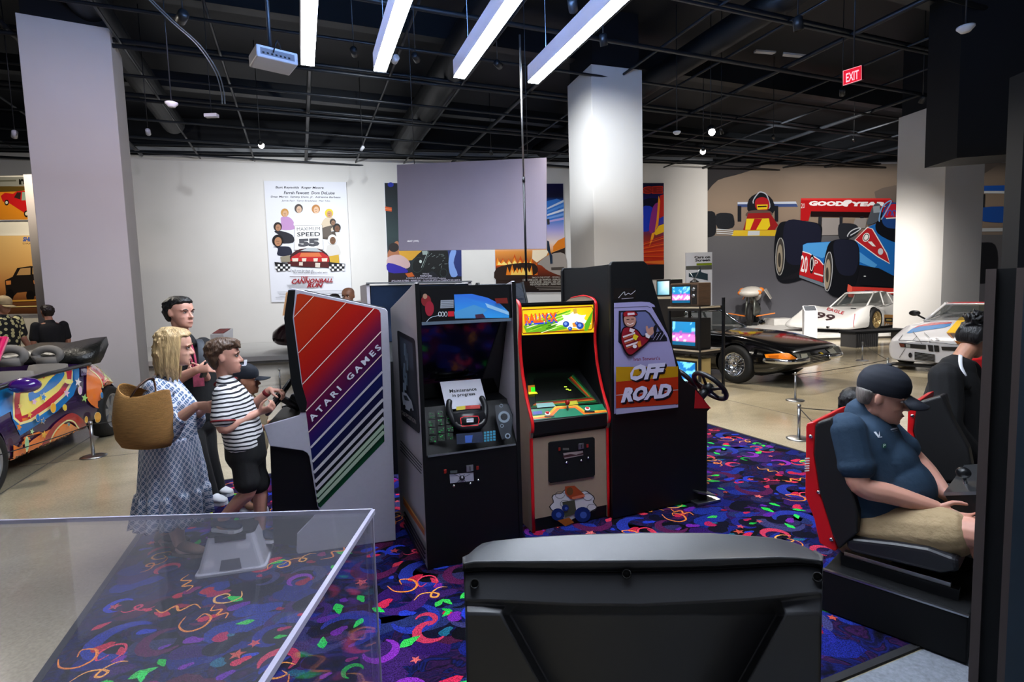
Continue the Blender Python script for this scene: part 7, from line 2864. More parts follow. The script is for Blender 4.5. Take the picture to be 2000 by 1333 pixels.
# ------------------------------------------------------------------ white closed race car on the platform
def prototype_racer():
 zp = .15
 M = car_frame((10.0, 17.65), (-.87, -.49), 1.2, zp + .002)
 t = thing('white_race_car', 'white closed race car number 99 with gold mesh wheels on the platform', 'car', (10.0, 17.6, zp))
 L = 4.75
 wh = mat('paint_white_gloss', '#d8d6d2', .3, coat=.5)
 fx, rx = 1.32, 3.75
 T = {
  'zb': [(0, .12), (.2, .08), (3.8, .08), (L, .2)],
  'zt': [(0, .22), (.2, .34), (.6, .46), (1.0, .56), (1.5, .62), (2.0, .68), (3.0, .74), (4.0, .72), (L, .62)],
  'w': [(0, .70), (.12, .92), (.5, .99), (2.0, .99), (3.6, 1.0), (L, .96)],
  'zw': [(0, .18), (.5, .28), (1.3, .45), (2.0, .36), (3.7, .5), (L, .5)],
  'ws': [(0, .62), (.15, .80), (.6, .82), (1.3, .86), (2.0, .82), (3.7, .88), (L, .84)],
  'zs': [(0, .20), (.15, .30), (.6, .52), (1.0, .70), (1.3, .74), (1.65, .66), (2.1, .52), (2.6, .55), (3.3, .72), (3.75, .78), (4.2, .74), (L, .62)],
 }
 body = car_shell(T, L, M, wh, t, None, [(fx, .31, .35, .95), (rx, .33, .37, .95)])
 for y in (.87, -.87):
  car_wheel(t, M, fx, y, .31, .31, .24, 'mesh', GOLD, rimr=.72)
  car_wheel(t, M, rx, y, .33, .33, .3, 'mesh', GOLD, rimr=.72)
 base = [(1.65, .52, .6), (1.65, -.52, .6), (2.35, -.66, .66), (3.0, -.6, .7), (3.0, .6, .7), (2.35, .66, .66)]
 roof = [(2.30, .40, 1.03), (2.30, -.40, 1.03), (2.55, -.44, 1.06), (2.95, -.42, 1.04), (2.95, .42, 1.04), (2.55, .44, 1.06)]
 glasshouse(t, M, [V(p) for p in base], [V(p) for p in roof], wh, pillar=wh)
 # cover behind the canopy, rear wing
 MB().loft([[V((2.95, y, z)) for y, z in ((.42, 1.04), (-.42, 1.04), (-.62, .7), (.62, .7))], [V((3.9, y, z)) for y, z in ((.3, .82), (-.3, .82), (-.5, .7), (.5, .7))]], smooth=False).build('engine_cover', wh, t, M=M)
 MB().box((4.6, 0, 1.0), (.4, 1.8, .04)).build('rear_wing', wh, t, bevel=.01, M=M)
 for sg in (1, -1):
  MB().box((4.6, sg * .91, .95), (.5, .03, .3)).build('wing_end_plate', mat('paint_red'), t, bevel=.01, M=M)
  MB().box((4.55, sg * .3, .8), (.1, .03, .4)).build('wing_strut', PLASB, t, M=M)
 bv = bvh_of(body)
 Z = zoomer(3.226, 1380, 530)
 R = lambda pts: [Z(*p) for p in pts]

 def decal(name, fn):
  A = Art(bvh=bv, gap=.003, base=.006)
  A.far = 17
  fn(A)
  A.build(name, PRINT, t)
 decal('race_number', lambda A: A.text('99', R(((698, 254), (822, 281), (787, 322), (684, 292))), '#3a2a2c', .025))
 decal('team_name', lambda A: A.text('EAGLE', R(((765, 230), (870, 257), (860, 275), (755, 246))), '#a82430', .02))
 decal('sponsor_mark', lambda A: A.line(R(((715, 180), (750, 186))), 1.6, '#3a3a3c', cut=6))
 decal('sponsor_mark', lambda A: A.line(R(((908, 235), (942, 237))), 1.6, '#3a3a3c', cut=6))
 decal('door_badge', lambda A: A.poly(R(((1118, 274), (1175, 276), (1174, 346), (1118, 342))), '#b8864a', cut=6).poly(R(((1120, 294), (1173, 296), (1173, 320), (1120, 318))), '#23232a', cut=6).poly(R(((1130, 302), (1163, 303), (1163, 312), (1130, 311))), '#c8b060', cut=6))
 decal('nose_vent', lambda A: A.poly(R(((755, 346), (778, 350), (778, 362), (755, 358))), '#101012', cut=6))
 decal('yellow_corner', lambda A: A.poly(R(((1180, 345), (1210, 310), (1210, 348))), '#e0b010', cut=6))
 decal('red_pinstripe', lambda A: A.line(R(((930, 376), (924, 330), (935, 270))), 1.2, '#a02838', cut=6))
 return t


prototype_racer()


# ------------------------------------------------------------------ dark concept car and the pale car in the alcove
def concept_car():
 c = gp(512, 694, .2)
 M = car_frame((c.x + .0, c.y + .95), (-.97, -.25), 1.15, .202)
 t = thing('brown_concept_car', 'rounded dark brown concept car whose nose shows behind the rainbow cabinet', 'car', (c.x, c.y, .2))
 L = 4.7
 br = mat('paint_brown_metal', '#3a2228', .22, metal=.3, coat=.9)
 fx, rx = .98, 3.6
 T = {
  'zb': [(0, .3), (.15, .2), (1, .16), (4, .2), (L, .4)],
  'zt': [(0, .55), (.2, .72), (.6, .86), (1.2, .98), (1.8, 1.2), (2.4, 1.32), (3.2, 1.28), (4.2, 1.02), (L, .85)],
  'w': [(0, .6), (.15, .8), (.5, .92), (1, .97), (3.6, .98), (4.4, .9), (L, .75)],
  'zw': [(0, .42), (1, .5), (3.6, .55), (L, .6)],
  'ws': [(0, .5), (.2, .7), (.6, .80), (1.2, .82), (1.8, .72), (2.4, .6), (3.2, .6), (4.2, .76), (L, .66)],
  'zs': [(0, .52), (.2, .66), (.6, .8), (1.2, .9), (1.8, 1.05), (2.4, 1.2), (3.2, 1.16), (4.2, .98), (L, .82)],
 }
 body = car_shell(T, L, M, br, t, None, [(fx, .33, .38, .95), (rx, .33, .38, .95)])
 for y in (.85, -.85):
  for x in (fx, rx):
   car_wheel(t, M, x, y, .33, .34, .24, 'plain')
 A = Art(bvh=bvh_of(body), gap=.003, base=.004)
 A.far = 16
 Z = zoomer(3.808, 450, 330)
 A.poly([Z(*p) for p in ((180, 1265), (400, 1268), (400, 1285), (185, 1280))], '#1a0e12', cut=8)
 for k in range(6):
  A.line([Z(275 + k * 20, 1172 - k * 6), Z(300 + k * 20, 1140 - k * 7)], 1.6, '#0c0a0c', cut=8)
 A.build('vent_marks', PRINT, t)
 return t


concept_car()


def alcove_car():
 c = gp(40, 700)
 M = car_frame((-10.7, 11.5), (1, 0), 1.0, .0)
 t = thing('teal_white_car', 'teal and white car half hidden in the alcove at the far left', 'car', (-10.4, 11.5, 0))
 L = 4.3
 wh = mat('paint_white_gloss')
 T = {
  'zb': [(0, .3), (.3, .2), (3.8, .2), (L, .4)],
  'zt': [(0, .6), (.3, .85), (1.0, 1.0), (1.6, 1.04), (2.2, 1.38), (3.2, 1.4), (3.9, 1.1), (L, .8)],
  'w': [(0, .65), (.3, .82), (1, .86), (3.4, .86), (L, .7)],
  'zw': [(0, .5), (1, .58), (3.4, .6), (L, .6)],
  'ws': [(0, .6), (.3, .74), (1, .78), (1.6, .74), (2.2, .62), (3.2, .62), (3.9, .7), (L, .6)],
  'zs': [(0, .58), (.3, .8), (1.0, .94), (1.6, .98), (2.2, 1.26), (3.2, 1.28), (3.9, 1.04), (L, .78)],
 }
 body = car_shell(T, L, M, wh, t, None, [(.85, .31, .36, .85), (3.3, .31, .36, .85)])
 for y in (.76, -.76):
  for x in (.85, 3.3):
   car_wheel(t, M, x, y, .31, .32, .2, 'plain')
 for sg in (1, -1):
  MB().tube([V((.2, sg * .80, .62)), V((.9, sg * .875, .74)), V((2.2, sg * .88, .70)), V((3.6, sg * .87, .66))], [(.10, .012)] * 4, 8, side=ZZ).build('side_stripe', mat('paint_teal', '#12706c', .3, coat=.5), t, M=M)


alcove_car()


# ------------------------------------------------------------------ futuristic motorcycle on a plinth
def light_motorcycle():
 b = gp(1472, 634, .15)
 g = V((b.x, b.y, .15))
 d = V((-.55, -.83, 0)).normalized()   # heading, towards the camera and left
 s = V((-d.y, d.x, 0))
 k = 1.5
 t = thing('display_motorcycle', 'white and orange futuristic motorcycle on the platform before the mural', 'motorcycle', g)
 W_ = mat('fairing_white', '#c9c4bc', .4)
 OR = mat('fairing_orange', '#d8782c', .4)
 GM = mat('gun_metal', '#6c6f6a', .4, metal=.6)
 P = lambda a, y, z: g + d * (a * k) + s * (y * k) + ZZ * (z * k + .002)
 for a, nm in ((.62, 'front_wheel'), (-.68, 'rear_wheel')):
  mb = MB()
  torus(mb, P(a, 0, .30), s, .24 * k, .06 * k, 30, 10, ref=ZZ)
  o = mb.build(nm, TYRE, t)
  MB().lathe([(.2 * k, -.02), (.2 * k, .02), (.05 * k, .05), (.001, .05)], 24, M=Matrix.Translation(P(a, 0, .3)) @ s.to_track_quat('Z', 'Y').to_matrix().to_4x4()).build('rim', GM, o)
 for sg in (-1, 1):
  MB().tube([P(.62, .1 * sg, .3), P(.52, .1 * sg, .62), P(.42, .09 * sg, .9)], .028 * k, 10).build('fork_leg', GM, t)
 # frame and engine
 MB().tube([P(.4, 0, .8), P(.1, 0, .62), P(-.3, 0, .55), P(-.68, 0, .32)], [.07 * k, .1 * k, .09 * k, .04 * k], 12).build('frame', GM, t)
 MB().ell(P(.05, 0, .42), (.2 * k, .17 * k, .18 * k), 14, 10).build('engine', GM, t)
 # fairing: broad nose
 rings = []
 for a, w, z0, z1 in ((.88, .10, .86, .92), (.80, .24, .80, .97), (.62, .30, .78, 1.04), (.40, .28, .80, 1.08), (.18, .2, .84, 1.06), (.06, .1, .88, 1.0)):
  rings.append([P(a, w * math.cos(q), (z0 + z1) / 2 + (z1 - z0) / 2 * math.sin(q)) for q in [2 * math.pi * i / 16 for i in range(16)]])
 fo = MB().loft(rings).build('fairing', W_, t)
 for sg in (-1, 1):
  MB().ell(P(.70, .235 * sg, .90), (.07 * k, .07 * k, .06 * k), 12, 8).build('fairing_patch', OR, fo)
  MB().ell(P(.38, .23 * sg, .97), (.09 * k, .09 * k, .07 * k), 12, 8).build('fairing_patch', OR, fo)
 # tail pod
 rings = []
 for a, w, z0, z1 in ((-.05, .1, .66, .84), (-.25, .15, .66, .96), (-.5, .13, .7, 1.0), (-.75, .08, .78, .96), (-.9, .03, .84, .92)):
  rings.append([P(a, w * math.cos(q), (z0 + z1) / 2 + (z1 - z0) / 2 * math.sin(q)) for q in [2 * math.pi * i / 14 for i in range(14)]])
 MB().loft(rings).build('tail_pod', W_, t)
 for sg in (-1, 1):
  MB().prism([P(.5, sg * .14, .24), P(.3, sg * .14, .24), P(.25, sg * .55, .30), P(.4, sg * .6, .32)], ZZ * .04).build('foot_wing', OR, t)
  MB().prism([P(-.3, sg * .2, .98), P(-.6, sg * .22, 1.0), P(-.7, sg * .36, .72), P(-.4, sg * .36, .70)], s * (.03 * sg)).build('rear_panel', W_ if sg > 0 else OR, t)
  MB().tube([P(.36, sg * .08, .84), P(.3, sg * .26, .88)], .02 * k, 8).build('handlebar', GM, t)
 # chocks that hold it upright
 MB().obox(P(.2, -.2, 0) , d * .5, s * .55, ZZ * .12).build('stand_block', PLASB, t)
 p = gp(1512, 636, .15)
 w = thing('low_plinth', 'low white box plinth beside the futuristic motorcycle', 'plinth', p)
 MB().obox(V((p.x, p.y, .152)), V((.9, 0, 0)), V((0, .9, 0)), ZZ * .26).build('box', PLAT, w, bevel=.01)


light_motorcycle()

# ================================================================== people
def skin_mat(name, col):
 return mat(name, col, .5, sss=.12, bump=(180, .06, .001), var=.06, vscale=14)


SK_FAIR = skin_mat('skin_fair', '#c99a86')
SK_LIGHT = skin_mat('skin_light', '#c48f7c')
SK_TAN = skin_mat('skin_tan', '#a8755c')
SK_BROWN = skin_mat('skin_brown', '#7a4f38')
EYEW = mat('eye_white', '#d8d4d0', .2)
EYEI = mat('eye_iris', '#2a1c14', .15)
LIPM = mat('lip', '#a0564e', .45)


def hair_mat(name, c='#0c0a0b', var=.45):
 return MATS.get(name) or mat(name, c, .42, var=var, vscale=9, bump=(14, .9, .006), stretch=(9, 9, 1.2))


def remeshed(mb, name, m, parent, voxel=.006, it=3, fac=.5):
 o = mb.build(name, m, parent, fix=False)
 r = o.modifiers.new('remesh', 'REMESH')
 r.mode = 'VOXEL'
 r.voxel_size = voxel
 r.use_smooth_shade = True
 s = o.modifiers.new('smooth', 'SMOOTH')
 s.factor = fac
 s.iterations = it
 baked(o)
 return o


HEAD = [  # z, front, back, half width
 (-.50, .26, .06, .09), (-.475, .33, .02, .14), (-.43, .375, -.03, .19), (-.36, .385, -.08, .225), (-.28, .385, -.13, .25), (-.20, .378, -.20, .275),
 (-.12, .372, -.28, .295), (-.05, .352, -.345, .31), (.0, .335, -.38, .322), (.05, .345, -.41, .33), (.10, .378, -.43, .338), (.18, .38, -.445, .342),
 (.27, .355, -.445, .335), (.35, .30, -.41, .305), (.42, .21, -.34, .25), (.47, .10, -.24, .17), (.495, .02, -.15, .09)]


def head_ring(z, yf, yb, w, n=28, p=2.25):
 cy, hy = (yf + yb) / 2, (yf - yb) / 2
 out = []
 for k in range(n):
  a = 2 * math.pi * k / n
  c, s = math.cos(a), math.sin(a)
  out.append(V((w * math.copysign(abs(c) ** (2 / p), c), cy + hy * math.copysign(abs(s) ** (2 / p), s), z)))
 return out


def head_matrix(c, fwd, up, hs):
 f = V(fwd).normalized()
 u = V(up)
 u = (u - f * u.dot(f)).normalized()
 x = f.cross(u)
 m = Matrix((x * hs, f * hs, u * hs)).transposed().to_4x4()
 m.translation = c
 return m


def add_head(mb, M, jaw=1.0):
 mb.loft([[M @ p for p in head_ring(z, a, b, w * (jaw if z < -.2 else 1))] for z, a, b, w in HEAD])
 T = lambda pts, r: mb.tube([M @ V(p) for p in pts], [q * M.to_scale()[0] for q in r], 10, round_caps=True)
 T([(0, .33, .06), (0, .385, -.02), (0, .435, -.10), (0, .445, -.135)], [.028, .034, .045, .05])
 for s in (-1, 1):
  T([(s * .045, .375, -.14), (s * .05, .40, -.145)], [.035, .036])
  T([(s * .06, .36, .085), (s * .15, .355, .10), (s * .24, .30, .085)], [.026, .03, .025])     # brow ridge
  T([(s * .16, .285, -.14), (s * .21, .235, -.15)], [.06, .05])                                  # cheek
  e = MB()
  e.ell((0, 0, 0), (.03, .075, .125), 12, 8)
  e.xf(M @ Matrix.Translation((s * .345, -.06, -.02)) @ Matrix.Rotation(s * .25, 4, 'Z') @ Matrix.Rotation(.15, 4, 'X'))
  mb.merge(e)
 T([(-.09, .372, -.285), (0, .395, -.28), (.09, .372, -.285)], [.022, .03, .022])
 T([(-.07, .36, -.335), (0, .388, -.335), (.07, .36, -.335)], [.02, .03, .02])
 T([(-.03, .34, -.43), (.03, .34, -.43)], [.06, .06])


def face_parts(o, M, brow='#3a2a1e', eyes_open=True, lips=LIPM):
 hs = M.to_scale()[0]
 for s in (-1, 1):
  e = MB().ell(M @ V((s * .145, .318, .012)), (.052 * hs, .04 * hs, .026 * hs), 12, 8, R=M.to_3x3().normalized()).build('eye', EYEW, o)
  MB().ell(M @ V((s * .145, .350, .010)), (.022 * hs, .012 * hs, .022 * hs), 10, 6, R=M.to_3x3().normalized()).build('iris', EYEI, e)
  MB().tube([M @ V((s * .07, .372, .085)), M @ V((s * .15, .378, .118)), M @ V((s * .235, .335, .095))], [.012 * hs, .019 * hs, .009 * hs], 8).build('eyebrow', mat('brow_' + brow[1:], brow, .7), o)
  MB().tube([M @ V((s * .095, .345, .03)), M @ V((s * .145, .362, .044)), M @ V((s * .2, .335, .03))], [.009 * hs, .013 * hs, .008 * hs], 8).build('eyelid', EYEI if not eyes_open else mat('lash', '#2a1a14', .6), o)
 MB().tube([M @ V((-.085, .385, -.297)), M @ V((0, .413, -.29)), M @ V((.085, .385, -.297))], [.010 * hs, .019 * hs, .010 * hs], 8).build('lips', lips, o)


HAIR_SHORT = [(-.30, -.17, -.33, .22), (-.22, -.12, -.38, .28), (-.12, -.10, -.42, .322), (-.03, -.05, -.455, .345), (.06, .0, -.475, .354), (.14, .06, -.485, .360), (.21, .14, -.49, .362), (.27, .25, -.488, .36), (.32, .34, -.48, .352), (.38, .365, -.45, .33), (.45, .31, -.38, .28), (.51, .20, -.28, .21), (.545, .06, -.16, .11)]
HAIR_MOP = [(-.36, -.2, -.32, .2), (-.25, -.14, -.40, .28), (-.14, -.10, -.45, .32), (-.04, -.06, -.48, .345), (.05, .0, -.50, .355), (.13, .08, -.515, .362), (.20, .20, -.52, .368), (.26, .33, -.52, .37), (.32, .40, -.51, .362), (.39, .41, -.48, .34), (.46, .36, -.41, .29), (.53, .24, -.31, .22), (.57, .08, -.18, .12)]
HAIR_BOB = [(-.80, .0, -.26, .26), (-.72, .02, -.36, .33), (-.55, .04, -.43, .37), (-.40, .03, -.47, .385), (-.25, .02, -.49, .39), (-.10, .02, -.50, .392), (.03, .03, -.505, .39), (.13, .06, -.51, .387), (.21, .12, -.51, .38), (.28, .22, -.50, .37), (.34, .32, -.48, .35), (.40, .345, -.44, .32), (.47, .27, -.36, .26), (.525, .15, -.26, .18), (.55, .02, -.16, .1)]
HAIR_BUZZ = [(-.18, -.1, -.40, .30), (-.05, -.04, -.44, .335), (.06, .03, -.455, .347), (.14, .14, -.463, .352), (.22, .25, -.465, .352), (.30, .33, -.45, .335), (.38, .29, -.40, .295), (.45, .2, -.31, .22), (.50, .06, -.2, .12)]
HAIR_PULLED = [(-.20, -.14, -.36, .26), (-.08, -.08, -.43, .33), (.04, .0, -.47, .35), (.13, .14, -.48, .36), (.22, .28, -.48, .36), (.29, .36, -.475, .35), (.37, .35, -.44, .325), (.45, .26, -.37, .27), (.50, .14, -.27, .19), (.52, .02, -.16, .1)]


def add_hair(o, M, rings, m, voxel=.006, rough=.012, seed=1, extra=None, name='hair', strands=70):
 mb = MB()
 rr = []
 n = 36
 rnd = random.Random(seed)
 for z, a, b, w in rings:
  ring = head_ring(z, a, b, w, n)
  out = []
  for k, p in enumerate(ring):
   q = noise.noise(V((math.cos(2 * math.pi * k / n) * 5, math.sin(2 * math.pi * k / n) * 5, z * 1.6 + seed)))
   d = V((p.x, p.y + .06, 0)).normalized() if (abs(p.x) + abs(p.y)) > 1e-6 else V((0, 0, 1))
   out.append(M @ (p + d * (q * rough * 4)))
  rr.append(out)
 mb.loft(rr)
 hs = M.to_scale()[0]
 nr = len(rings)
 for q in range(strands):
  i = rnd.randrange(max(1, nr // 3), nr - 1)
  k = rnd.randrange(n)
  p = rr[i][k]
  k2 = (k + rnd.choice((-2, -1, 1, 2))) % n
  j = max(0, i - rnd.randrange(1, 3))
  e = rr[j][k2]
  c = rr[i][k] * .5 + rr[i][(k + n // 2) % n] * .5
  d = (p - c).normalized()
  m_ = (p + e) / 2 + d * (hs * rnd.uniform(.01, .04))
  mb.tube([p - d * hs * .02, m_, e + d * hs * rnd.uniform(-.01, .02)], [hs * .02, hs * rnd.uniform(.022, .036), hs * .008], 6, round_caps=True)
 if extra:
  extra(mb)
 return remeshed(mb, name, m, o, voxel, 2)


def add_cap(o, M, m, letter=None, brim_len=.42, droop=-.04):
 rings = [(.08, .40, -.47, .362), (.20, .425, -.49, .378), (.32, .415, -.485, .375), (.44, .36, -.44, .34), (.53, .27, -.36, .28), (.60, .13, -.23, .18), (.63, .02, -.12, .07)]
 mb = MB()
 mb.loft([[M @ p for p in head_ring(z, a, b, w, 32)] for z, a, b, w in rings])
 c = remeshed(mb, 'cap', m, o, .006, 4)
 b = MB()
 N = 12
 tp, bt = [], []
 for i in range(N + 1):
  a = math.radians(-78 + 156 * i / N)
  for r_, lst in ((0, 0),):
   pass
  x = .36 * math.sin(a)
  y0 = .30 + .10 * math.cos(a)
  y1 = y0 + brim_len * math.cos(a) ** .6
  z = .14 - .06 * (math.sin(a) ** 2)
  tp.append((V((x, y0, z)), V((x * .95, y1, z + droop))))
 vs, fs = [], []
 for p, q in tp:
  vs += [M @ p, M @ q, M @ (p - V((0, 0, .03))), M @ (q - V((0, 0, .03)))]
 for i in range(N):
  a, c2 = 4 * i, 4 * i + 4
  fs += [(a, a + 1, c2 + 1, c2), (a + 2, c2 + 2, c2 + 3, a + 3), (a + 1, a + 3, c2 + 3, c2 + 1), (a, c2, c2 + 2, a + 2)]
 fs += [(0, 2, 3, 1), (4 * N, 4 * N + 1, 4 * N + 3, 4 * N + 2)]
 b.add(vs, fs, smooth=True)
 b.build('brim', m, c, fix=True)
 MB().ell(M @ V((0, -.05, .632)), (.012, .018, .01), 8, 6).build('button', m, c)
 return c


def add_hand(mb, wrist, d, pn, s=1.0, curl=.5, thumb=1, spread=.16, stretch=1.0):
 """hand from wrist along d, palm facing pn; curl in radians per joint; thumb=+1/-1 picks the side"""
 d = V(d).normalized()
 pn = V(pn)
 pn = (pn - d * pn.dot(d)).normalized()
 ac = d.cross(pn).normalized()
 w = V(wrist)
 mb.tube([w - d * .01, w + d * .03 * s, w + d * .07 * s, w + d * .088 * s], [(.026 * s, .019 * s), (.034 * s, .018 * s), (.040 * s, .016 * s), (.038 * s, .013 * s)], 12, side=ac, round_caps=True)
 for i, (off, ln) in enumerate(((-.030, .9), (-.010, 1.0), (.010, .95), (.030, .76))):
  off *= thumb * -1 * -1
  base = w + d * (.085 * s) + ac * (off * s * thumb)
  ang = 0.12
  pts = [base]
  dirb = (d + ac * (off * thumb * spread * 25)).normalized()
  for L_ in (.040, .027, .021):
   ang += curl
   v = dirb * math.cos(ang) + pn * math.sin(ang)
   pts.append(pts[-1] + v * (L_ * ln * s * stretch))
  mb.tube(pts, [.0092 * s, .0088 * s, .008 * s, .0068 * s], 8, round_caps=True)
 tb = w + d * .028 * s - ac * (.03 * s * thumb) + pn * .006 * s
 t1 = tb + (d * .55 - ac * thumb * .62 + pn * .45).normalized() * .038 * s
 t2 = t1 + (d * .85 - ac * thumb * .2 + pn * .5).normalized() * .028 * s
 t3 = t2 + (d * .85 + ac * thumb * .1 + pn * .5).normalized() * .022 * s
 mb.tube([tb, t1, t2, t3], [.013 * s, .0115 * s, .010 * s, .008 * s], 8, round_caps=True)


def limb(mb, pts, radii, n=12):
 P = [tuple(p) for p in pts]
 k = 5
 path = spline(P, k)
 rr = spline([(r,) for r in radii], k)
 mb.tube([V(p) for p in path], [max(.004, q[0]) for q in rr], n, round_caps=True)


def person(label, J, head, skin, s=1.0, voxel=.006, group=None, loc=None, build=1.0, belly=0.0, hands=None, chest=1.0):
 """J: joints sh/el/wr/hip/kn/an (two each, index 0 near the camera), pel, nck"""
 t = thing('person', label, 'person', loc if loc is not None else V((J['pel'].x, J['pel'].y, 0)), group)
 c, fwd, up, hs = head
 M = head_matrix(c, fwd, up, hs)
 mb = MB()
 add_head(mb, M)
 sd = (J['sh'][1] - J['sh'][0]).normalized()
 hd = (J['hip'][1] - J['hip'][0]).normalized()
 nk = J['nck']
 chin = M @ V((0, -.07, -.28))
 mb.tube([nk - ZZ * .06 * s, nk, (nk + chin) / 2, chin, M @ V((0, -.05, -.1))], [.062 * s, .062 * s, .055 * s, .056 * s, .05 * s], 14, round_caps=True)
 shc = (J['sh'][0] + J['sh'][1]) / 2
 pel = J['pel']
 w = (J['sh'][1] - J['sh'][0]).length / 2
 hw = (J['hip'][1] - J['hip'][0]).length / 2 + .075 * s
 path = [pel - (shc - pel) * .12, pel, pel * .62 + shc * .38, pel * .3 + shc * .7, shc * .95 + nk * .05, nk]
 wd = [(hw * .85, .105 * s), (hw, .125 * s * build), (hw * .84, (.105 + belly * .6) * s * build), (w * .98, .118 * s * build * chest), (w * .86, .085 * s), (.06 * s, .058 * s)]
 path2 = spline([tuple(p) for p in path], 4)
 wd2 = spline(wd, 4)
 mb.tube([V(p) for p in path2], [tuple(q) for q in wd2], 20, side=sd, round_caps=True)
 ar = .050 * s * build
 for i in (0, 1):
  sh, el, wr = J['sh'][i], J['el'][i], J['wr'][i]
  limb(mb, [sh, (sh + el) / 2, el, el * .6 + wr * .4, wr], [ar * 1.12, ar, ar * .84, ar * .82, ar * .56])
  if hands and hands[i]:
   add_hand(mb, wr, *hands[i][:2], s=hands[i][2] if len(hands[i]) > 2 else s, curl=hands[i][3] if len(hands[i]) > 3 else .5, thumb=hands[i][4] if len(hands[i]) > 4 else 1)
  hp, kn, an = J['hip'][i], J['kn'][i], J['an'][i]
  lr = .085 * s * build
  limb(mb, [hp, (hp + kn) / 2, kn, kn * .65 + an * .35, an], [lr, lr * .9, lr * .66, lr * .64, lr * .44])
  if J.get('toe'):
   to = J['toe'][i]
   limb(mb, [an + V((0, 0, -.01)), an * .5 + to * .5 + V((0, 0, -.035 * s)), to], [.038 * s, .036 * s, .025 * s])
 body = remeshed(mb, 'body', skin, t, voxel)
 return t, body, M, sd


def cloth(mb, name, m, parent, voxel=.008, it=3):
 return remeshed(mb, name, m, parent, voxel, it)


def torso_cloth(mb, pts, radii, sd, n=22):
 p2 = spline([tuple(p) for p in pts], 4)
 r2 = spline(radii, 4)
 mb.tube([V(p) for p in p2], [tuple(q) for q in r2], n, side=sd, round_caps=True)


def shoe(parent, an, toe, m, sole=None, s=1.0, name='shoe'):
 d = (toe - an)
 d.z = 0
 d.normalize()
 sd = V((-d.y, d.x, 0))
 g = min(an.z, toe.z)
 heel = V((an.x, an.y, 0)) - d * .055 * s
 L = (V((toe.x, toe.y, 0)) - heel).length + .03 * s
 z0 = toe.z - .02
 mb = MB()
 rings = []
 for a, w, h in ((0, .03, .055), (.06, .036, .085), (.25, .038, .09), (.45, .042, .07), (.7, .048, .05), (.9, .04, .036), (1, .02, .025)):
  c = heel + d * (L * a)
  rings.append([V((c.x, c.y, z0)) + sd * (w * s * math.cos(q)) + V((0, 0, max(0, .018 + (h * s) * (.5 + .5 * math.sin(q))))) for q in [2 * math.pi * k / 16 for k in range(16)]])
 mb.loft(rings)
 o = mb.build(name, m, parent)
 sm = MB()
 rings = []
 for z in (0, .022 * s):
  ring = []
  for a, w in ((-.01, .0), (-.005, .028), (.06, .036), (.25, .037), (.45, .042), (.7, .05), (.9, .042), (1.0, .022), (1.02, 0)):
   c = heel + d * (L * a)
   ring.append(V((c.x, c.y, z0 + z)) + sd * (w * s))
  for a, w in ((1.0, .022), (.9, .042), (.7, .05), (.45, .042), (.25, .037), (.06, .036), (-.005, .028)):
   c = heel + d * (L * a)
   ring.append(V((c.x, c.y, z0 + z)) - sd * (w * s))
  rings.append(ring)
 sm.loft(rings, smooth=False)
 sm.build('sole', sole or m, o)
 return o


# ------------------------------------------------------------------ fabrics
def stripe_mat():
 m = mat('striped_cotton', '#d8d6d4', .85)
 nt = m.node_tree
 b = nt.nodes['Principled BSDF']
 tc = nt.nodes.new('ShaderNodeTexCoord')
 nz = nt.nodes.new('ShaderNodeTexNoise')
 nz.inputs['Scale'].default_value = 7
 nt.links.new(tc.outputs['Object'], nz.inputs['Vector'])
 sp_ = nt.nodes.new('ShaderNodeSeparateXYZ')
 nt.links.new(tc.outputs['Object'], sp_.inputs[0])
 ad = nt.nodes.new('ShaderNodeMath')
 ad.operation = 'MULTIPLY_ADD'
 ad.inputs[1].default_value = .03
 nt.links.new(nz.outputs['Fac'], ad.inputs[0])
 nt.links.new(sp_.outputs['Z'], ad.inputs[2])
 mu = nt.nodes.new('ShaderNodeMath')
 mu.operation = 'MULTIPLY'
 mu.inputs[1].default_value = 1 / .0245
 nt.links.new(ad.outputs[0], mu.inputs[0])
 fr = nt.nodes.new('ShaderNodeMath')
 fr.operation = 'FRACT'
 nt.links.new(mu.outputs[0], fr.inputs[0])
 gt = nt.nodes.new('ShaderNodeMath')
 gt.operation = 'GREATER_THAN'
 gt.inputs[1].default_value = .6
 nt.links.new(fr.outputs[0], gt.inputs[0])
 mx = nt.nodes.new('ShaderNodeMix')
 mx.data_type = 'RGBA'
 mx.inputs[6].default_value = (*lin('#d4d2d2'), 1)
 mx.inputs[7].default_value = (*lin('#15161f'), 1)
 nt.links.new(gt.outputs[0], mx.inputs[0])
 nt.links.new(mx.outputs[2], b.inputs['Base Color'])
 return m


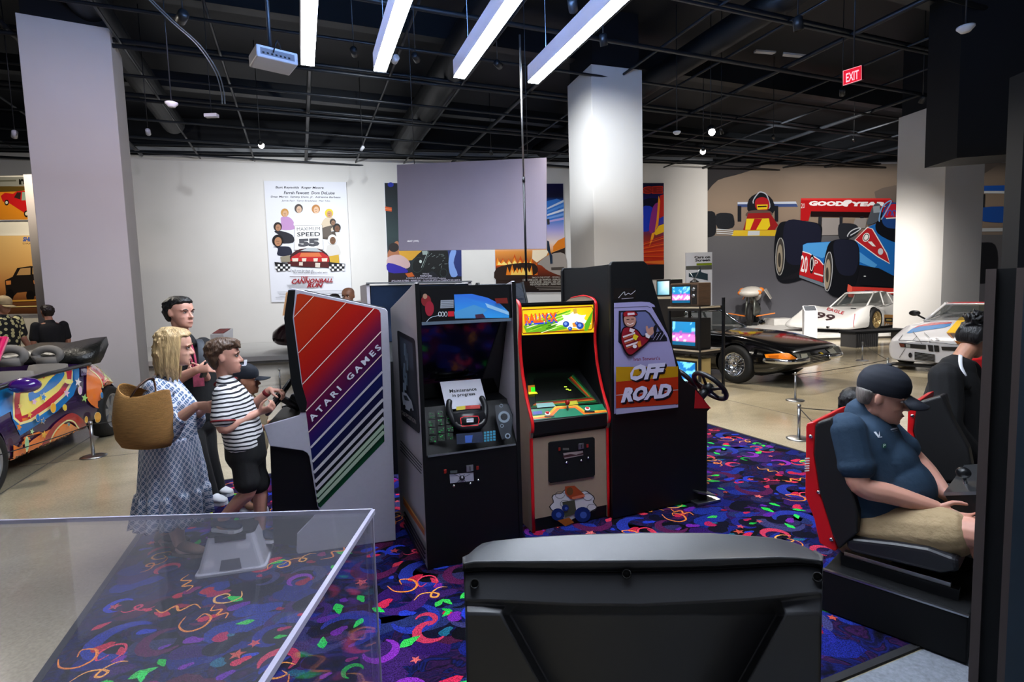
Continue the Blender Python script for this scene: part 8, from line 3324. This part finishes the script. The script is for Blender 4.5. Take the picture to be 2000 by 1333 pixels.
def block_print_mat():
 m = mat('block_print_cotton', '#b8bccc', .85)
 nt = m.node_tree
 b = nt.nodes['Principled BSDF']
 vc = nt.nodes.new('ShaderNodeVertexColor')
 vc.layer_name = 'Col'
 sp_ = nt.nodes.new('ShaderNodeSeparateColor')
 nt.links.new(vc.outputs['Color'], sp_.inputs[0])

 def op(kind, a, b_=None, v=None):
  n = nt.nodes.new('ShaderNodeMath')
  n.operation = kind
  nt.links.new(a, n.inputs[0])
  if b_ is not None:
   nt.links.new(b_, n.inputs[1])
  if v is not None:
   n.inputs[1].default_value = v
  return n.outputs[0]
 K = math.pi / .047
 u, z = sp_.outputs[0], sp_.outputs[1]
 p = op('MULTIPLY', op('ADD', op('MULTIPLY', u, v=1.25), z), v=K)
 q = op('MULTIPLY', op('SUBTRACT', op('MULTIPLY', u, v=1.25), z), v=K)
 sn = op('MULTIPLY', op('SINE', p), op('SINE', q))
 ab = op('ABSOLUTE', sn)
 big = op('GREATER_THAN', ab, v=.30)
 fine = op('GREATER_THAN', op('ABSOLUTE', op('SINE', op('MULTIPLY', p, v=3.0))), v=.35)
 mask = op('MULTIPLY', big, fine)
 mx = nt.nodes.new('ShaderNodeMix')
 mx.data_type = 'RGBA'
 mx.inputs[6].default_value = (*lin('#c4c6d2'), 1)
 mx.inputs[7].default_value = (*lin('#4a6488'), 1)
 nt.links.new(mask, mx.inputs[0])
 nt.links.new(mx.outputs[2], b.inputs['Base Color'])
 return m


def set_uv_attr(o, fn):
 me = o.data
 if 'Col' in me.color_attributes:
  me.color_attributes.remove(me.color_attributes['Col'])
 ca = me.color_attributes.new('Col', 'FLOAT_COLOR', 'POINT')
 flat = []
 for v in me.vertices:
  a, b = fn(v.co)
  flat += [a, b, 0, 1]
 ca.data.foreach_set('color', flat)


STRIPE = stripe_mat()
BLOCK = block_print_mat()
NAVYC = mat('cap_navy', '#0e1420', .8, bump=(400, .2))
BLKC = mat('cotton_black', '#0b0b0d', .85, bump=(60, .3, .004))
BLUET = mat('tshirt_blue_grey', '#1c3348', .85, bump=(35, .5, .006), var=.08, vscale=20)
KHAKI = mat('shorts_khaki', '#a08a68', .85, bump=(25, .7, .01), var=.08, vscale=12)
SHOEW = mat('shoe_white', '#c8c8cc', .6)
SHOEN = mat('shoe_navy', '#15203a', .7)


# ------------------------------------------------------------------ woman in the block print dress
def woman_dress():
 D = 3.45
 P = lambda x, y, dd=0: dp(x, y, D + dd)
 J = {'pel': P(333, 890), 'nck': P(318, 742, .02), 'sh': (P(305, 765, -.15), P(330, 757, .17)), 'el': (P(318, 842, -.22), P(372, 818, .2)), 'wr': (P(384, 793, -.24), P(398, 800, .06)),
   'hip': (P(330, 905, -.09), P(336, 903, .09)), 'kn': (P(332, 985, -.08), P(345, 985, .08)), 'an': (P(352, 1066, -.1), P(320, 1056, .06)), 'toe': (P(382, 1080, -.12), P(350, 1066, .05))}
 hf = V((.90, .40, -.16))
 hands = ((V((.98, -.1, -.05)), V((.2, .9, .4)), .92, .35, 1), (V((.98, -.2, .05)), V((.2, -.9, -.3)), .9, .3, 1))
 t, body, M, sd = person('woman in a blue and white print dress carrying a straw tote', J, (P(342, 678), hf, V((.12, 0, 1)), .235), SK_FAIR, .94, .005, 'visitors at the rainbow cabinet', hands=hands)
 face_parts(body, M, '#8a6a48', eyes_open=False)
 HB = hair_mat('hair_blonde', '#b09468')

 def bobx(mb):
  # long strands falling over the near shoulder and in front of it
  for sx, yy in ((.36, .10), (.38, .0), (.37, -.12), (.30, -.28), (.1, -.42), (-.36, .08), (-.38, -.05)):
   mb.tube([M @ V(p) for p in ((sx * .35, yy * .5 - .05, .47), (sx * .85, yy, .3), (sx * 1.0, yy, -.1), (sx * 1.02, yy + .02, -.5), (sx * .85, yy + .08, -.92 + .2 * abs(yy)))], [.05 * .235, .075 * .235, .085 * .235, .075 * .235, .025 * .235], 8, round_caps=True)
 add_hair(t, M, HAIR_BOB, HB, .006, .008, 3, bobx, strands=110)
 # bodice and puffed sleeves
 mb = MB()
 shc = (J['sh'][0] + J['sh'][1]) / 2
 torso_cloth(mb, [P(333, 862), P(330, 835), P(328, 800), P(322, 770), P(317, 748)], [(.155, .155), (.16, .16), (.172, .155), (.16, .115), (.075, .07)], sd)
 mb.ell(P(350, 795, -.05), (.075, .08, .07), 14, 10)
 for i in (0, 1):
  sh, el, wr = J['sh'][i], J['el'][i], J['wr'][i]
  cf = el * .55 + wr * .45
  limb(mb, [sh + V((0, 0, .01)), sh * .5 + el * .5, el + V((0, 0, -.005)), cf], [.075, .092, .095, .052])
  mb.tube([cf, el * .42 + wr * .58], [.048, .05], 14)
 for k in range(14):
  a = 2 * math.pi * k / 14
  c = P(320, 745, .02)
 mb.tube([P(306, 742, -.09), P(330, 752, -.12), P(343, 765, -.08)], [(.012, .03)] * 3, 10)
 bd = cloth(mb, 'bodice', BLOCK, t, .007, 3)
 set_uv_attr(bd, lambda p: ((p - shc).dot(cam_right) * .9 + (p - shc).dot(cam_fwd) * .4, p.z))
 # tiered skirt with gathers
 tabs = [(852, 331, .158, .16, .02, 9), (880, 334, .172, .175, .03, 9), (920, 337, .19, .19, .045, 11), (953, 339, .20, .20, .05, 11), (958, 339, .213, .21, .06, 15), (985, 339, .222, .215, .08, 15), (1014, 338, .232, .222, .10, 15)]
 mb = MB()
 n = 120
 rings = []
 for (y, x, a, b, f, k) in tabs:
  c = P(x, y)
  ring = []
  for j in range(n):
   q = 2 * math.pi * j / n
   r = 1 + f * math.sin(k * q + .6 * math.sin(3 * q)) + f * .4 * math.sin(2.3 * k * q)
   ring.append(V((c.x + a * r * math.cos(q) * .95, c.y + b * r * math.sin(q), c.z + .006 * math.sin(k * q * 1.5) * (y > 1000))))
  rings.append(ring)
 rings2 = []
 for i in range(len(rings) - 1):
  for k in range(4):
   rings2.append([rings[i][j] * (1 - k / 4) + rings[i + 1][j] * (k / 4) for j in range(n)])
 rings2.append(rings[-1])
 mb.loft(rings2, caps=False)
 sk = mb.build('skirt', BLOCK, t)
 so = sk.modifiers.new('solid', 'SOLIDIFY')
 so.thickness = .004
 cc = P(335, 900)
 set_uv_attr(sk, lambda p: (math.atan2(p.x - cc.x, -(p.y - cc.y)) * .235, p.z))
 SAND = mat('sandal_tan', '#6a4a34', .6)
 for i in (0, 1):
  an, to = J['an'][i], J['toe'][i]
  g = .0135
  d = (to - an)
  d.z = 0
  d.normalize()
  an2, to2 = V((an.x, an.y, g + .04)), V((to.x, to.y, g + .02)) + d * .04
  o = shoe(t, an2, to2, SAND, s=.92, name='sandal')
 # straw tote hanging from the near shoulder
 b = thing('straw_tote', 'large woven straw tote hanging from the woman in the print dress', 'bag', P(275, 870, -.28))
 ST = mat('woven_straw', '#a8783c', .75, bump=(60, 1.0, .006), var=.35, vscale=18, stretch=(1.2, 1.2, 22))
 rings = []
 for y, xc, hw, dd in ((874, 287, .06, .05), (871, 286, .14, .085), (855, 283, .160, .11), (820, 280, .168, .12), (790, 280, .16, .11), (768, 281, .15, .085), (764, 282, .147, .075)):
  c = dp(xc, y, D - .30)
  rings.append([V((c.x + hw * math.cos(q), c.y + dd * math.sin(q), c.z + .028 * math.cos(2 * q + .6) * (y < 800) + (.05 * math.cos(q) if y < 800 else .02 * math.cos(q)) * -.4)) for q in [2 * math.pi * k / 40 for k in range(40)]])
 inner = [[p * .96 + (sum(r, V()) / 40) * .04 for p in r] for r in reversed(rings[2:])]
 MB().loft(rings + inner, smooth=True).build('basket', ST, b)
 LE = mat('strap_leather', '#4a2c1c', .5)
 for q, dd in ((-.36, 0), (-.24, 0)):
  pts = [dp(254, 775, D + q), dp(262, 752, D + q), dp(283, 725, D + q + .02), dp(297, 716 + 24, D - .22), dp(303, 752, D - .20)]
  pts = [dp(254, 778, D + q), dp(268, 758, D + q), dp(288, 742, D - .27), dp(300, 744, D - .22), dp(304, 765, D - .27), dp(300, 790, D + q)]
  MB().tube([V(p) for p in spline([tuple(p) for p in pts], 5)], [(.015, .005)] * 26, 8, side=V((.6, -.6, .4))).build('strap', LE, b)


woman_dress()


# ------------------------------------------------------------------ man in black with lanyard
def man_black():
 D = 4.3
 P = lambda x, y, dd=0: dp(x, y, D + dd)
 J = {'pel': P(378, 800), 'nck': P(358, 662, .02), 'sh': (P(328, 683, -.08), P(397, 676, .1)), 'el': (P(338, 745, -.22), P(402, 745, .05)), 'wr': (P(386, 722, -.28), P(398, 728, -.12)),
   'hip': (P(366, 815, -.05), P(392, 815, .06)), 'kn': (P(385, 890, -.1), P(405, 890, .05)), 'an': (P(408, 972, -.05), P(424, 966, .12)), 'toe': (P(436, 984, -.1), P(448, 974, .1))}
 hands = ((V((.9, -.1, .15)), V((.3, .9, -.2)), 1.0, .75, -1), (V((-.5, -.7, .1)), V((-.3, .5, .5)), 1.0, .9, 1))
 t, body, M, sd = person('man in black with a lanyard and backpack strap behind the woman', J, (P(352, 611), V((.97, -.22, -.05)), V((.03, 0, 1)), .247), SK_LIGHT, 1.02, .006, 'visitors at the rainbow cabinet', hands=hands)
 face_parts(body, M, '#14100e')
 add_hair(t, M, HAIR_SHORT, hair_mat('hair_black', '#0c0a0b', .3), .007, .012, 5)
 mb = MB()
 torso_cloth(mb, [P(379, 812), P(377, 780), P(370, 730), P(364, 695), P(359, 668)], [(.18, .14), (.185, .15), (.205, .15), (.215, .13), (.085, .08)], sd)
 for i in (0, 1):
  sh, el = J['sh'][i], J['el'][i]
  limb(mb, [sh, (sh + el) / 2, sh * .25 + el * .75], [.075, .074, .072])
 cloth(mb, 'tshirt', BLKC, t, .009)
 mb = MB()
 torso_cloth(mb, [P(380, 830), P(379, 800)], [(.17, .13), (.165, .13)], sd)
 for i in (0, 1):
  limb(mb, [J['hip'][i], (J['hip'][i] + J['kn'][i]) / 2, J['kn'][i], J['an'][i] + V((0, 0, .02))], [.105, .095, .082, .075])
 cloth(mb, 'trousers', mat('trousers_black', '#0a0a0c', .8, bump=(30, .4, .006)), t, .010)
 for i in (0, 1):
  an, to = J['an'][i], J['toe'][i]
  shoe(t, V((an.x, an.y, .07)), V((to.x, to.y, .034)), SHOEW, s=1.0)
 G = mat('strap_grey', '#3c4046', .7)
 pts = [P(388, 664, .0), P(392, 672, -.08), P(393, 690, -.125), P(394, 712, -.13), P(396, 735, -.1)]
 MB().tube([V(p) for p in spline([tuple(p) for p in pts], 4)], [(.026, .006)] * 17, 8, side=sd).build('backpack_strap', G, t)
 mb = MB().box(P(352, 720, .22), (.30, .16, .42))
 mb.build('backpack', mat('backpack_black', '#121316', .75, bump=(60, .3)), t, bevel=.05, seg=3)
 LN = mat('lanyard_pink', '#a02a4c', .6)
 for sg in (-1, 1):
  pts = [P(362 + 8 * sg, 664, -.04), P(374 + 5 * sg, 690, -.165), P(384 + 2 * sg, 730, -.185)]
  MB().tube([V(p) for p in spline([tuple(p) for p in pts], 4)], [(.008, .002)] * 9, 6, side=sd).build('lanyard', LN, t)
 c = P(388, 743, -.20)
 MB().box(c, (.075, .004, .1), R=Matrix.Rotation(.5, 3, 'Z')).build('badge', mat('badge_pink', '#b8546c', .4, var=.4, vscale=30), t)
 ph = MB().box(P(401, 722, -.26), (.02, .07, .13), R=Matrix.Rotation(.4, 3, 'Y')).build('mobile_phone', PLASB, None, bevel=.006)
 tag(ph, 'dark phone held at chest height by the man in black', 'phone')


man_black()


# ------------------------------------------------------------------ boy at the wheel
def boy():
 D = 3.22
 P = lambda x, y, dd=0: dp(x, y, D + dd)
 J = {'pel': P(478, 866), 'nck': P(441, 742, .02), 'sh': (P(436, 770, -.12), P(456, 762, .15)), 'el': (P(436, 838, -.17), P(488, 800, .22)), 'wr': (P(505, 806, -.02), P(527, 762, .2)),
   'hip': (P(472, 878, -.07), P(484, 878, .08)), 'kn': (P(486, 958, -.08), P(508, 960, .1)), 'an': (P(430, 1020, -.06), P(509, 1034, .12)), 'toe': (P(463, 1036, -.08), P(533, 1052, .1))}
 hands = ((V((.9, .1, .25)), V((.1, .6, .7)), .82, .75, -1), (V((.9, .0, -.1)), V((.3, -.1, -.95)), .82, .7, 1))
 t, body, M, sd = person('boy in a striped shirt and black shorts steering at the rainbow cabinet', J, (P(439, 697), V((.90, .40, -.02)), V((.0, 0, 1)), .208), SK_LIGHT, .78, .005, 'visitors at the rainbow cabinet', hands=hands)
 face_parts(body, M, '#5a3c28')
 HB = hair_mat('hair_brown', '#4a3424')

 def tuft(mb):
  r = random.Random(6)
  for k in range(22):
   a = r.uniform(-1.0, 1.0)
   x = .30 * math.sin(a)
   mb.tube([M @ V((x, -.2 + .3 * r.random(), .44)), M @ V((x * 1.1, .22 + .1 * r.random(), .45)), M @ V((x * 1.08, .385 + .04 * r.random(), .25 + .08 * r.random()))], [.05 * .208, .06 * .208, .02 * .208], 7, round_caps=True)
 add_hair(t, M, HAIR_MOP, HB, .005, .012, 9, tuft, strands=110)
 mb = MB()
 torso_cloth(mb, [P(478, 864), P(474, 845), P(462, 805), P(450, 770), P(442, 748)], [(.155, .112), (.152, .112), (.148, .110), (.148, .09), (.062, .058)], sd)
 for i in (0, 1):
  sh, el = J['sh'][i], J['el'][i]
  limb(mb, [sh, (sh + el) / 2, sh * .32 + el * .68], [.058, .064, .068])
 cloth(mb, 'striped_shirt', STRIPE, t, .007)
 RED = mat('rib_red', '#7a1c22', .8)
 mb = MB()
 c, ax = P(441, 746, .02), (J['nck'] - P(450, 770)).normalized()
 torus(mb, c, ax, .062, .007, 28, 8, ref=sd)
 mb.build('collar', RED, t)
 for i in (0, 1):
  sh, el = J['sh'][i], J['el'][i]
  mb = MB()
  a = (el - sh).normalized()
  torus(mb, sh * .22 + el * .78, a, .062, .006, 24, 8, ref=sd)
  mb.build('cuff', RED, t)
 mb = MB()
 torso_cloth(mb, [P(480, 885), P(478, 858)], [(.15, .115), (.148, .112)], sd)
 for i in (0, 1):
  limb(mb, [J['hip'][i], J['hip'][i] * .5 + J['kn'][i] * .5, J['hip'][i] * .2 + J['kn'][i] * .8], [.075, .072, .076])
 cloth(mb, 'shorts', BLKC, t, .009)
 for i, g in ((0, None), (1, None)):
  an, to = J['an'][i], J['toe'][i]
  zf = .268 if i == 0 else .034
  if i == 1:
   zf = max(.034, to.z)
  shoe(t, V((an.x, an.y, zf + .05)), V((to.x, to.y, zf)), SHOEN, SHOEW, s=.85)
 MB().tube([J['an'][0] + V((-.045, 0, .02)), J['an'][0] + V((-.05, 0, .06))], .008, 6).build('pull_tab', mat('neon_tab', '#c8d820', .5), t)
 MB().lathe([(.026, -.012), (.026, .012)], 16, M=Matrix.Translation(J['wr'][1] * .85 + J['el'][1] * .15) @ (J['wr'][1] - J['el'][1]).to_track_quat('Z', 'Y').to_matrix().to_4x4()).build('wristband', RED, t)


boy()


# ------------------------------------------------------------------ child in the navy cap behind the boy
def cap_child():
 D = 3.95
 P = lambda x, y, dd=0: dp(x, y, D + dd)
 J = {'pel': P(490, 862), 'nck': P(482, 772), 'sh': (P(472, 790, -.1), P(498, 786, .12)), 'el': (P(478, 835, -.14), P(515, 832, .14)), 'wr': (P(520, 836, -.1), P(535, 825, .1)),
   'hip': (P(485, 870, -.06), P(496, 870, .06)), 'kn': (P(490, 925, -.06), P(500, 925, .06)), 'an': (P(478, 978, -.06), P(496, 972, .06)), 'toe': (P(500, 990, -.08), P(516, 982, .05))}
 hands = ((V((.9, 0, .1)), V((0, .7, .7)), .75, .5, -1), (V((.9, 0, .1)), V((0, -.7, .7)), .75, .5, 1))
 t, body, M, sd = person('child in a navy cap and cream shirt beside the boy', J, (P(481, 743), V((.92, .3, -.05)), V((0, 0, 1)), .205), SK_TAN, .74, .007, 'visitors at the rainbow cabinet', hands=hands)
 face_parts(body, M, '#2a1c14')
 add_hair(t, M, HAIR_BUZZ, hair_mat('hair_dark', '#1c1410'), .007, .006, 4, strands=0)
 cap = add_cap(t, M, NAVYC)
 fr = M @ V((.30, .29, .28))
 n = (M.to_3x3() @ V((.8, .7, .2))).normalized()
 A = Art(fr, n, base=.004)
 A.n = n
 A.text('J', ((472, 703), (482, 703), (481, 716), (471, 715)), '#d0d0d8', .04)
 A.build('cap_letter', PRINT, cap)
 mb = MB()
 torso_cloth(mb, [P(490, 872), P(488, 840), P(486, 805), P(483, 780)], [(.135, .12), (.135, .12), (.14, .115), (.06, .06)], sd)
 for i in (0, 1):
  limb(mb, [J['sh'][i], J['el'][i] * .6 + J['sh'][i] * .4], [.06, .062])
 cloth(mb, 'shirt', mat('cotton_cream', '#9a8a6c', .85, bump=(40, .3, .005)), t, .01)
 mb = MB()
 torso_cloth(mb, [P(490, 888), P(490, 866)], [(.125, .11), (.12, .11)], sd)
 for i in (0, 1):
  limb(mb, [J['hip'][i], J['kn'][i]], [.08, .075])
 cloth(mb, 'shorts', NAVYC, t, .011)
 for i in (0, 1):
  an, to = J['an'][i], J['toe'][i]
  shoe(t, V((an.x, an.y, .065)), V((to.x, to.y, .034)), SHOEW, s=.78)


cap_child()


# ------------------------------------------------------------------ seated man with the navy cap
def seated_man():
 O = .34
 P = lambda x, y, dd=0: sp(x, y, O + dd)
 Zs_ = zoomer(3.175, 1560, 700)
 Q = lambda x, y, dd=0: P(*Zs_(x, y), dd)
 J = {'pel': Q(440, 1010), 'nck': Q(390, 320), 'sh': (Q(300, 440, -.20), Q(470, 400, .20)), 'el': (Q(385, 790, -.24), Q(740, 650, .26)), 'wr': (Q(840, 925, -.10), Q(905, 840, .10)),
   'hip': (Q(470, 1040, -.10), Q(500, 1040, .11)), 'kn': (Q(1120, 1100, -.13), Q(1120, 1080, .16)), 'an': (Q(1290, 1420, -.12), Q(1290, 1400, .16)), 'toe': (Q(1420, 1470, -.12), Q(1420, 1450, .16))}
 f = V((.81, -.56, -.22)).normalized()
 hands = ((F1 * .85 - ZZ * .3, G1 * .8 + ZZ * .3, 1.0, .35, -1), (F1 * .7 - ZZ * .5, -G1 * .8 + ZZ * .1, 1.0, .35, 1))
 t, body, M, sd = person('man in a navy cap, dark blue T-shirt and khaki shorts sitting in the racing seat', J, (Q(520, 235), f, ZZ + F1 * .2, .255), SK_LIGHT, 1.08, .005, 'people at the driving cabinet', build=1.12, belly=.06, hands=hands)
 face_parts(body, M, '#5a4a40', eyes_open=False)
 GH = hair_mat('hair_grey', '#6a6460')
 add_hair(t, M, [(-.20, -.16, -.39, .27), (-.12, -.12, -.43, .31), (-.03, -.07, -.455, .338), (.06, -.02, -.465, .35), (.12, .02, -.46, .35)], GH, .006, .006, 2, strands=0)
 add_cap(t, M, NAVYC, brim_len=.36, droop=-.12)
 # T-shirt with a round belly
 mb = MB()
 torso_cloth(mb, [Q(455, 960), Q(470, 850), Q(445, 640), Q(405, 430), Q(392, 340)], [(.205, .185), (.215, .20), (.222, .172), (.215, .13), (.085, .08)], sd)
 mb.ell(Q(600, 800), (.17, .17, .17), 20, 14)
 mb.ell(Q(500, 640), (.17, .17, .15), 20, 14)
 for i in (0, 1):
  sh, el = J['sh'][i], J['el'][i]
  limb(mb, [sh, (sh + el) / 2, sh * .36 + el * .64], [.086, .080, .084])
 ts = cloth(mb, 'tshirt', BLUET, t, .008, 4)
 A = Art(bvh=bvh_of(ts), gap=.001, base=.003)
 A.far = 2.6
 R = lambda pts: [Zs_(*p) for p in pts]
 for pts in (((462, 460), (476, 458), (492, 482), (496, 455), (500, 485), (488, 492)),):
  A.poly(R(pts), '#c8ccd4', cut=3)
 A.line(R(((486, 493), (512, 490))), 1.6, '#a8acb8')
 A.line(R(((563, 446), (604, 436))), 2.6, '#b8bcc8')
 A.line(R(((570, 458), (604, 450))), .6, '#8a90a0')
 A.poly(R(oval(522, 544, 13, 15)), '#1c4a3c', cut=3)
 A.text('P', R(((516, 534), (530, 533), (529, 553), (516, 554))), '#b8d0c0', .02)
 A.build('shirt_print', PRINT, ts)
 mb = MB()
 torso_cloth(mb, [Q(430, 1075), Q(440, 985)], [(.20, .165), (.2, .175)], sd)
 for i in (0, 1):
  h, k = J['hip'][i], J['kn'][i]
  limb(mb, [h, h * .6 + k * .4, h * .30 + k * .70], [.13, .125, .118])
 cloth(mb, 'shorts', KHAKI, t, .009, 3)
 for i in (0, 1):
  an, to = J['an'][i], J['toe'][i]
  shoe(t, an, to, SHOEN, SHOEW, s=1.05)


seated_man()


# ------------------------------------------------------------------ woman in black at the second seat
def woman_black():
 D = 3.7
 P = lambda x, y, dd=0: dp(x, y, D + dd)
 J = {'pel': P(1868, 905), 'nck': P(1868, 712), 'sh': (P(1846, 735, -.17), P(1885, 725, .18)), 'el': (P(1852, 838, -.22), P(1905, 830, .2)), 'wr': (P(1912, 900, -.18), P(1930, 890, .15)),
   'hip': (P(1866, 925, -.09), P(1872, 925, .09)), 'kn': (P(1880, 1010, -.09), P(1885, 1010, .09)), 'an': (P(1868, 1096, -.09), P(1872, 1092, .09)), 'toe': (P(1900, 1106, -.1), P(1904, 1102, .1))}
 J['an'] = tuple(V((p.x, p.y, .10)) for p in J['an'])
 J['toe'] = tuple(V((p.x, p.y, .04)) for p in J['toe'])
 hands = ((V((.7, -.2, -.6)), V((0, .9, 0)), .9, .4, 1), (V((.7, -.2, -.6)), V((0, -.9, 0)), .9, .4, 1))
 t, body, M, sd = person('woman in a black jacket with her dark hair in a bun at the right', J, (P(1903, 662), V((.86, .35, -.35)), V((.3, 0, 1)), .245), SK_TAN, 1.0, .006, 'people at the driving cabinet', hands=hands)
 face_parts(body, M, '#1c1410')
 HB = hair_mat('hair_black', '#0c0a0b', .3)

 def bun(mb):
  c = M @ V((0, -.40, .50))
  r = random.Random(3)
  mb.ell(c, (.05, .05, .045), 12, 10)
  for k in range(16):
   a = r.uniform(0, 6.28)
   b = r.uniform(-.8, .9)
   d = V((math.cos(a) * math.cos(b), math.sin(a) * math.cos(b), math.sin(b)))
   mb.tube([c + d * .03, c + d * .06 + V((.01, 0, .0)), c + d * .055 + d.orthogonal() * .025], [.016, .014, .006], 6, round_caps=True)
 add_hair(t, M, HAIR_PULLED, HB, .006, .006, 8, bun, strands=10)
 mb = MB()
 torso_cloth(mb, [P(1868, 935), P(1864, 880), P(1862, 810), P(1864, 750), P(1868, 722)], [(.225, .195), (.225, .20), (.235, .19), (.225, .145), (.12, .11)], sd)
 for i in (0, 1):
  sh, el, wr = J['sh'][i], J['el'][i], J['wr'][i]
  limb(mb, [sh, (sh + el) / 2, el, wr + (wr - el) * .08], [.095, .095, .09, .068])
 mb.tube([P(1838, 722, .05), P(1845, 716, -.12), P(1865, 722, -.2), P(1888, 755, -.2)], [.028] * 4, 10, round_caps=True)
 cloth(mb, 'jacket', BLKC, t, .009)
 mb = MB()
 torso_cloth(mb, [P(1868, 955), P(1868, 910)], [(.18, .15), (.175, .15)], sd)
 for i in (0, 1):
  limb(mb, [J['hip'][i], J['kn'][i], J['an'][i]], [.1, .08, .06])
 cloth(mb, 'trousers', mat('trousers_black'), t, .011)
 pts = [P(1878, 686, .03), P(1876, 698, -.06), P(1877, 715, -.14), P(1886, 735, -.18)]
 MB().tube([V(p) for p in spline([tuple(p) for p in pts], 4)], [(.012, .004)] * 13, 8, side=V((1, 0, 0))).build('white_strap', mat('cotton_white', '#d4d4d8', .8), t)
 e = M @ V((.36, -.06, -.16))
 MB().ell(e, (.006, .006, .01), 8, 6).build('earring', CHROME, t)
 MB().ell(e - V((0, 0, .028)), (.005, .005, .014), 8, 6).build('earring', CHROME, t)
 for i in (0, 1):
  shoe(t, J['an'][i], J['toe'][i], RUBB, s=.92)
 # red game cabinet front she faces
 a = dp(1893, 700, 3.75)
 c = thing('red_cabinet', 'red cabinet front partly hidden behind the woman in black', 'arcade machine', (a.x, a.y, 0))
 q = [dp(x, y, 4.2) for x, y in ((1890, 703), (1960, 698), (1960, 850), (1920, 780))]
 MB().prism(q, V((.3, .3, 0))).build('red_panel', SEATRED, c, bevel=.01)
 MB().obox(V((q[2].x + .3, q[2].y + .31, .0132)), V((.5, 0, 0)), V((0, .4, 0)), ZZ * 1.35).build('body', BLKM, c)


woman_black()


# ------------------------------------------------------------------ background visitors
def bystander(label, headpx, D, skin, hair, shirt, trousers, face, h_head=.235, rings=HAIR_SHORT, cap=None, arm=None, group='distant visitors', lower=True):
 x, y = headpx
 c = dp(x, y, D)
 f = V(face).normalized()
 sdv = f.cross(ZZ).normalized()
 top = c.z + h_head / 2
 s = top / 1.75
 z = lambda k: top * k
 base = V((c.x, c.y, 0)) - f * .06
 at = lambda a, k, b=0: base + sdv * (a * s) + f * (b * s) + V((0, 0, z(k)))
 # index 0 is the side nearer the camera
 near = -1 if (base - sdv - cam_pos).length < (base + sdv - cam_pos).length else 1
 J = {'pel': at(0, .53), 'nck': at(0, .835), 'sh': (at(near * .19, .80), at(-near * .19, .80)), 'el': (at(near * .24, .63, .02), at(-near * .24, .63, .02)), 'wr': (at(near * .2, .56, .22), at(-near * .2, .56, .22)),
   'hip': (at(near * .09, .51), at(-near * .09, .51)), 'kn': (at(near * .1, .28, .03), at(-near * .1, .28, .03)), 'an': (at(near * .1, .055), at(-near * .1, .055)), 'toe': (at(near * .11, .02, .16), at(-near * .11, .02, .16))}
 if arm:
  J['el'] = (arm[0], J['el'][1])
  J['wr'] = (arm[1], J['wr'][1])
 hands = ((f * .9 - ZZ * .2, -sdv * near, 1, .5, 1), (f * .9 - ZZ * .2, sdv * near, 1, .5, 1))
 t, body, M, sd = person(label, J, (c, f, ZZ, h_head), skin, s, .009, group, hands=hands)
 face_parts(body, M, '#1c1410')
 if hair:
  add_hair(t, M, rings, hair, .009, .012, 7)
 if cap:
  add_cap(t, M, cap)
 mb = MB()
 torso_cloth(mb, [at(0, .5), at(0, .58), at(0, .70), at(0, .79), at(0, .825)], [(.18 * s, .14 * s), (.175 * s, .145 * s), (.205 * s, .145 * s), (.2 * s, .12 * s), (.08 * s, .075 * s)], sd)
 for i in (0, 1):
  sh, el = J['sh'][i], J['el'][i]
  limb(mb, [sh, (sh + el) / 2, sh * .3 + el * .7], [.072 * s, .07 * s, .07 * s])
 cloth(mb, 'shirt', shirt, t, .012)
 mb = MB()
 torso_cloth(mb, [at(0, .47), at(0, .54)], [(.17 * s, .13 * s), (.165 * s, .13 * s)], sd)
 for i in (0, 1):
  limb(mb, [J['hip'][i], J['kn'][i], J['an'][i]], [.1 * s, .08 * s, .065 * s])
 cloth(mb, 'trousers', trousers, t, .012)
 for i in (0, 1):
  an, to = J['an'][i], J['toe'][i]
  shoe(t, V((an.x, an.y, .055)), V((to.x, to.y, .021)), RUBB, s=s)
 return t


FLORAL = mat('floral_shirt', '#1a1a14', .8)
_nt = FLORAL.node_tree
_v = _nt.nodes.new('ShaderNodeTexVoronoi')
_v.inputs['Scale'].default_value = 16
_tc = _nt.nodes.new('ShaderNodeTexCoord')
_nt.links.new(_tc.outputs['Object'], _v.inputs['Vector'])
_r = _nt.nodes.new('ShaderNodeValToRGB')
_r.color_ramp.interpolation = 'CONSTANT'
_r.color_ramp.elements[0].color = (*lin('#c8c088'), 1)
_r.color_ramp.elements[1].position = .42
_r.color_ramp.elements[1].color = (*lin('#101210'), 1)
_nt.links.new(_v.outputs['Distance'], _r.inputs['Fac'])
_nt.links.new(_r.outputs['Color'], _nt.nodes['Principled BSDF'].inputs['Base Color'])

HD = hair_mat('hair_dark')
bystander('man in a flat cap and black floral shirt at the left edge', (8, 596), 8.4, SK_TAN, hair_mat('beard_brown', '#3a2418'), FLORAL, BLKC, (.85, -.2, -.25), cap=mat('cap_tan', '#a8946c', .85))
bystander('visitor in a black shirt standing left of the broad column', (92, 610), 9.1, SK_TAN, HD, BLKC, mat('jeans_dark', '#23283a', .85), (-.8, .5, 0))
bystander('man with shaved head raising an arm behind the cabinets', (680, 579), 7.4, SK_BROWN, None, mat('shirt_olive', '#3a3a34', .85), BLKC, (-.15, -.95, -.1),
    arm=(dp(712, 597, 7.2), dp(688, 592, 7.1)))
bystander('dark haired visitor half hidden behind the rainbow cabinet', (654, 591), 8.2, SK_BROWN, HD, mat('shirt_plum', '#3a2430', .85), BLKC, (.3, -.9, 0), rings=HAIR_MOP)
bystander('long haired visitor hidden behind the man in the navy cap', (1668, 790), 3.6, SK_TAN, hair_mat('hair_black'), BLKC, BLKC, (.6, .7, 0), h_head=.22, rings=HAIR_BOB)
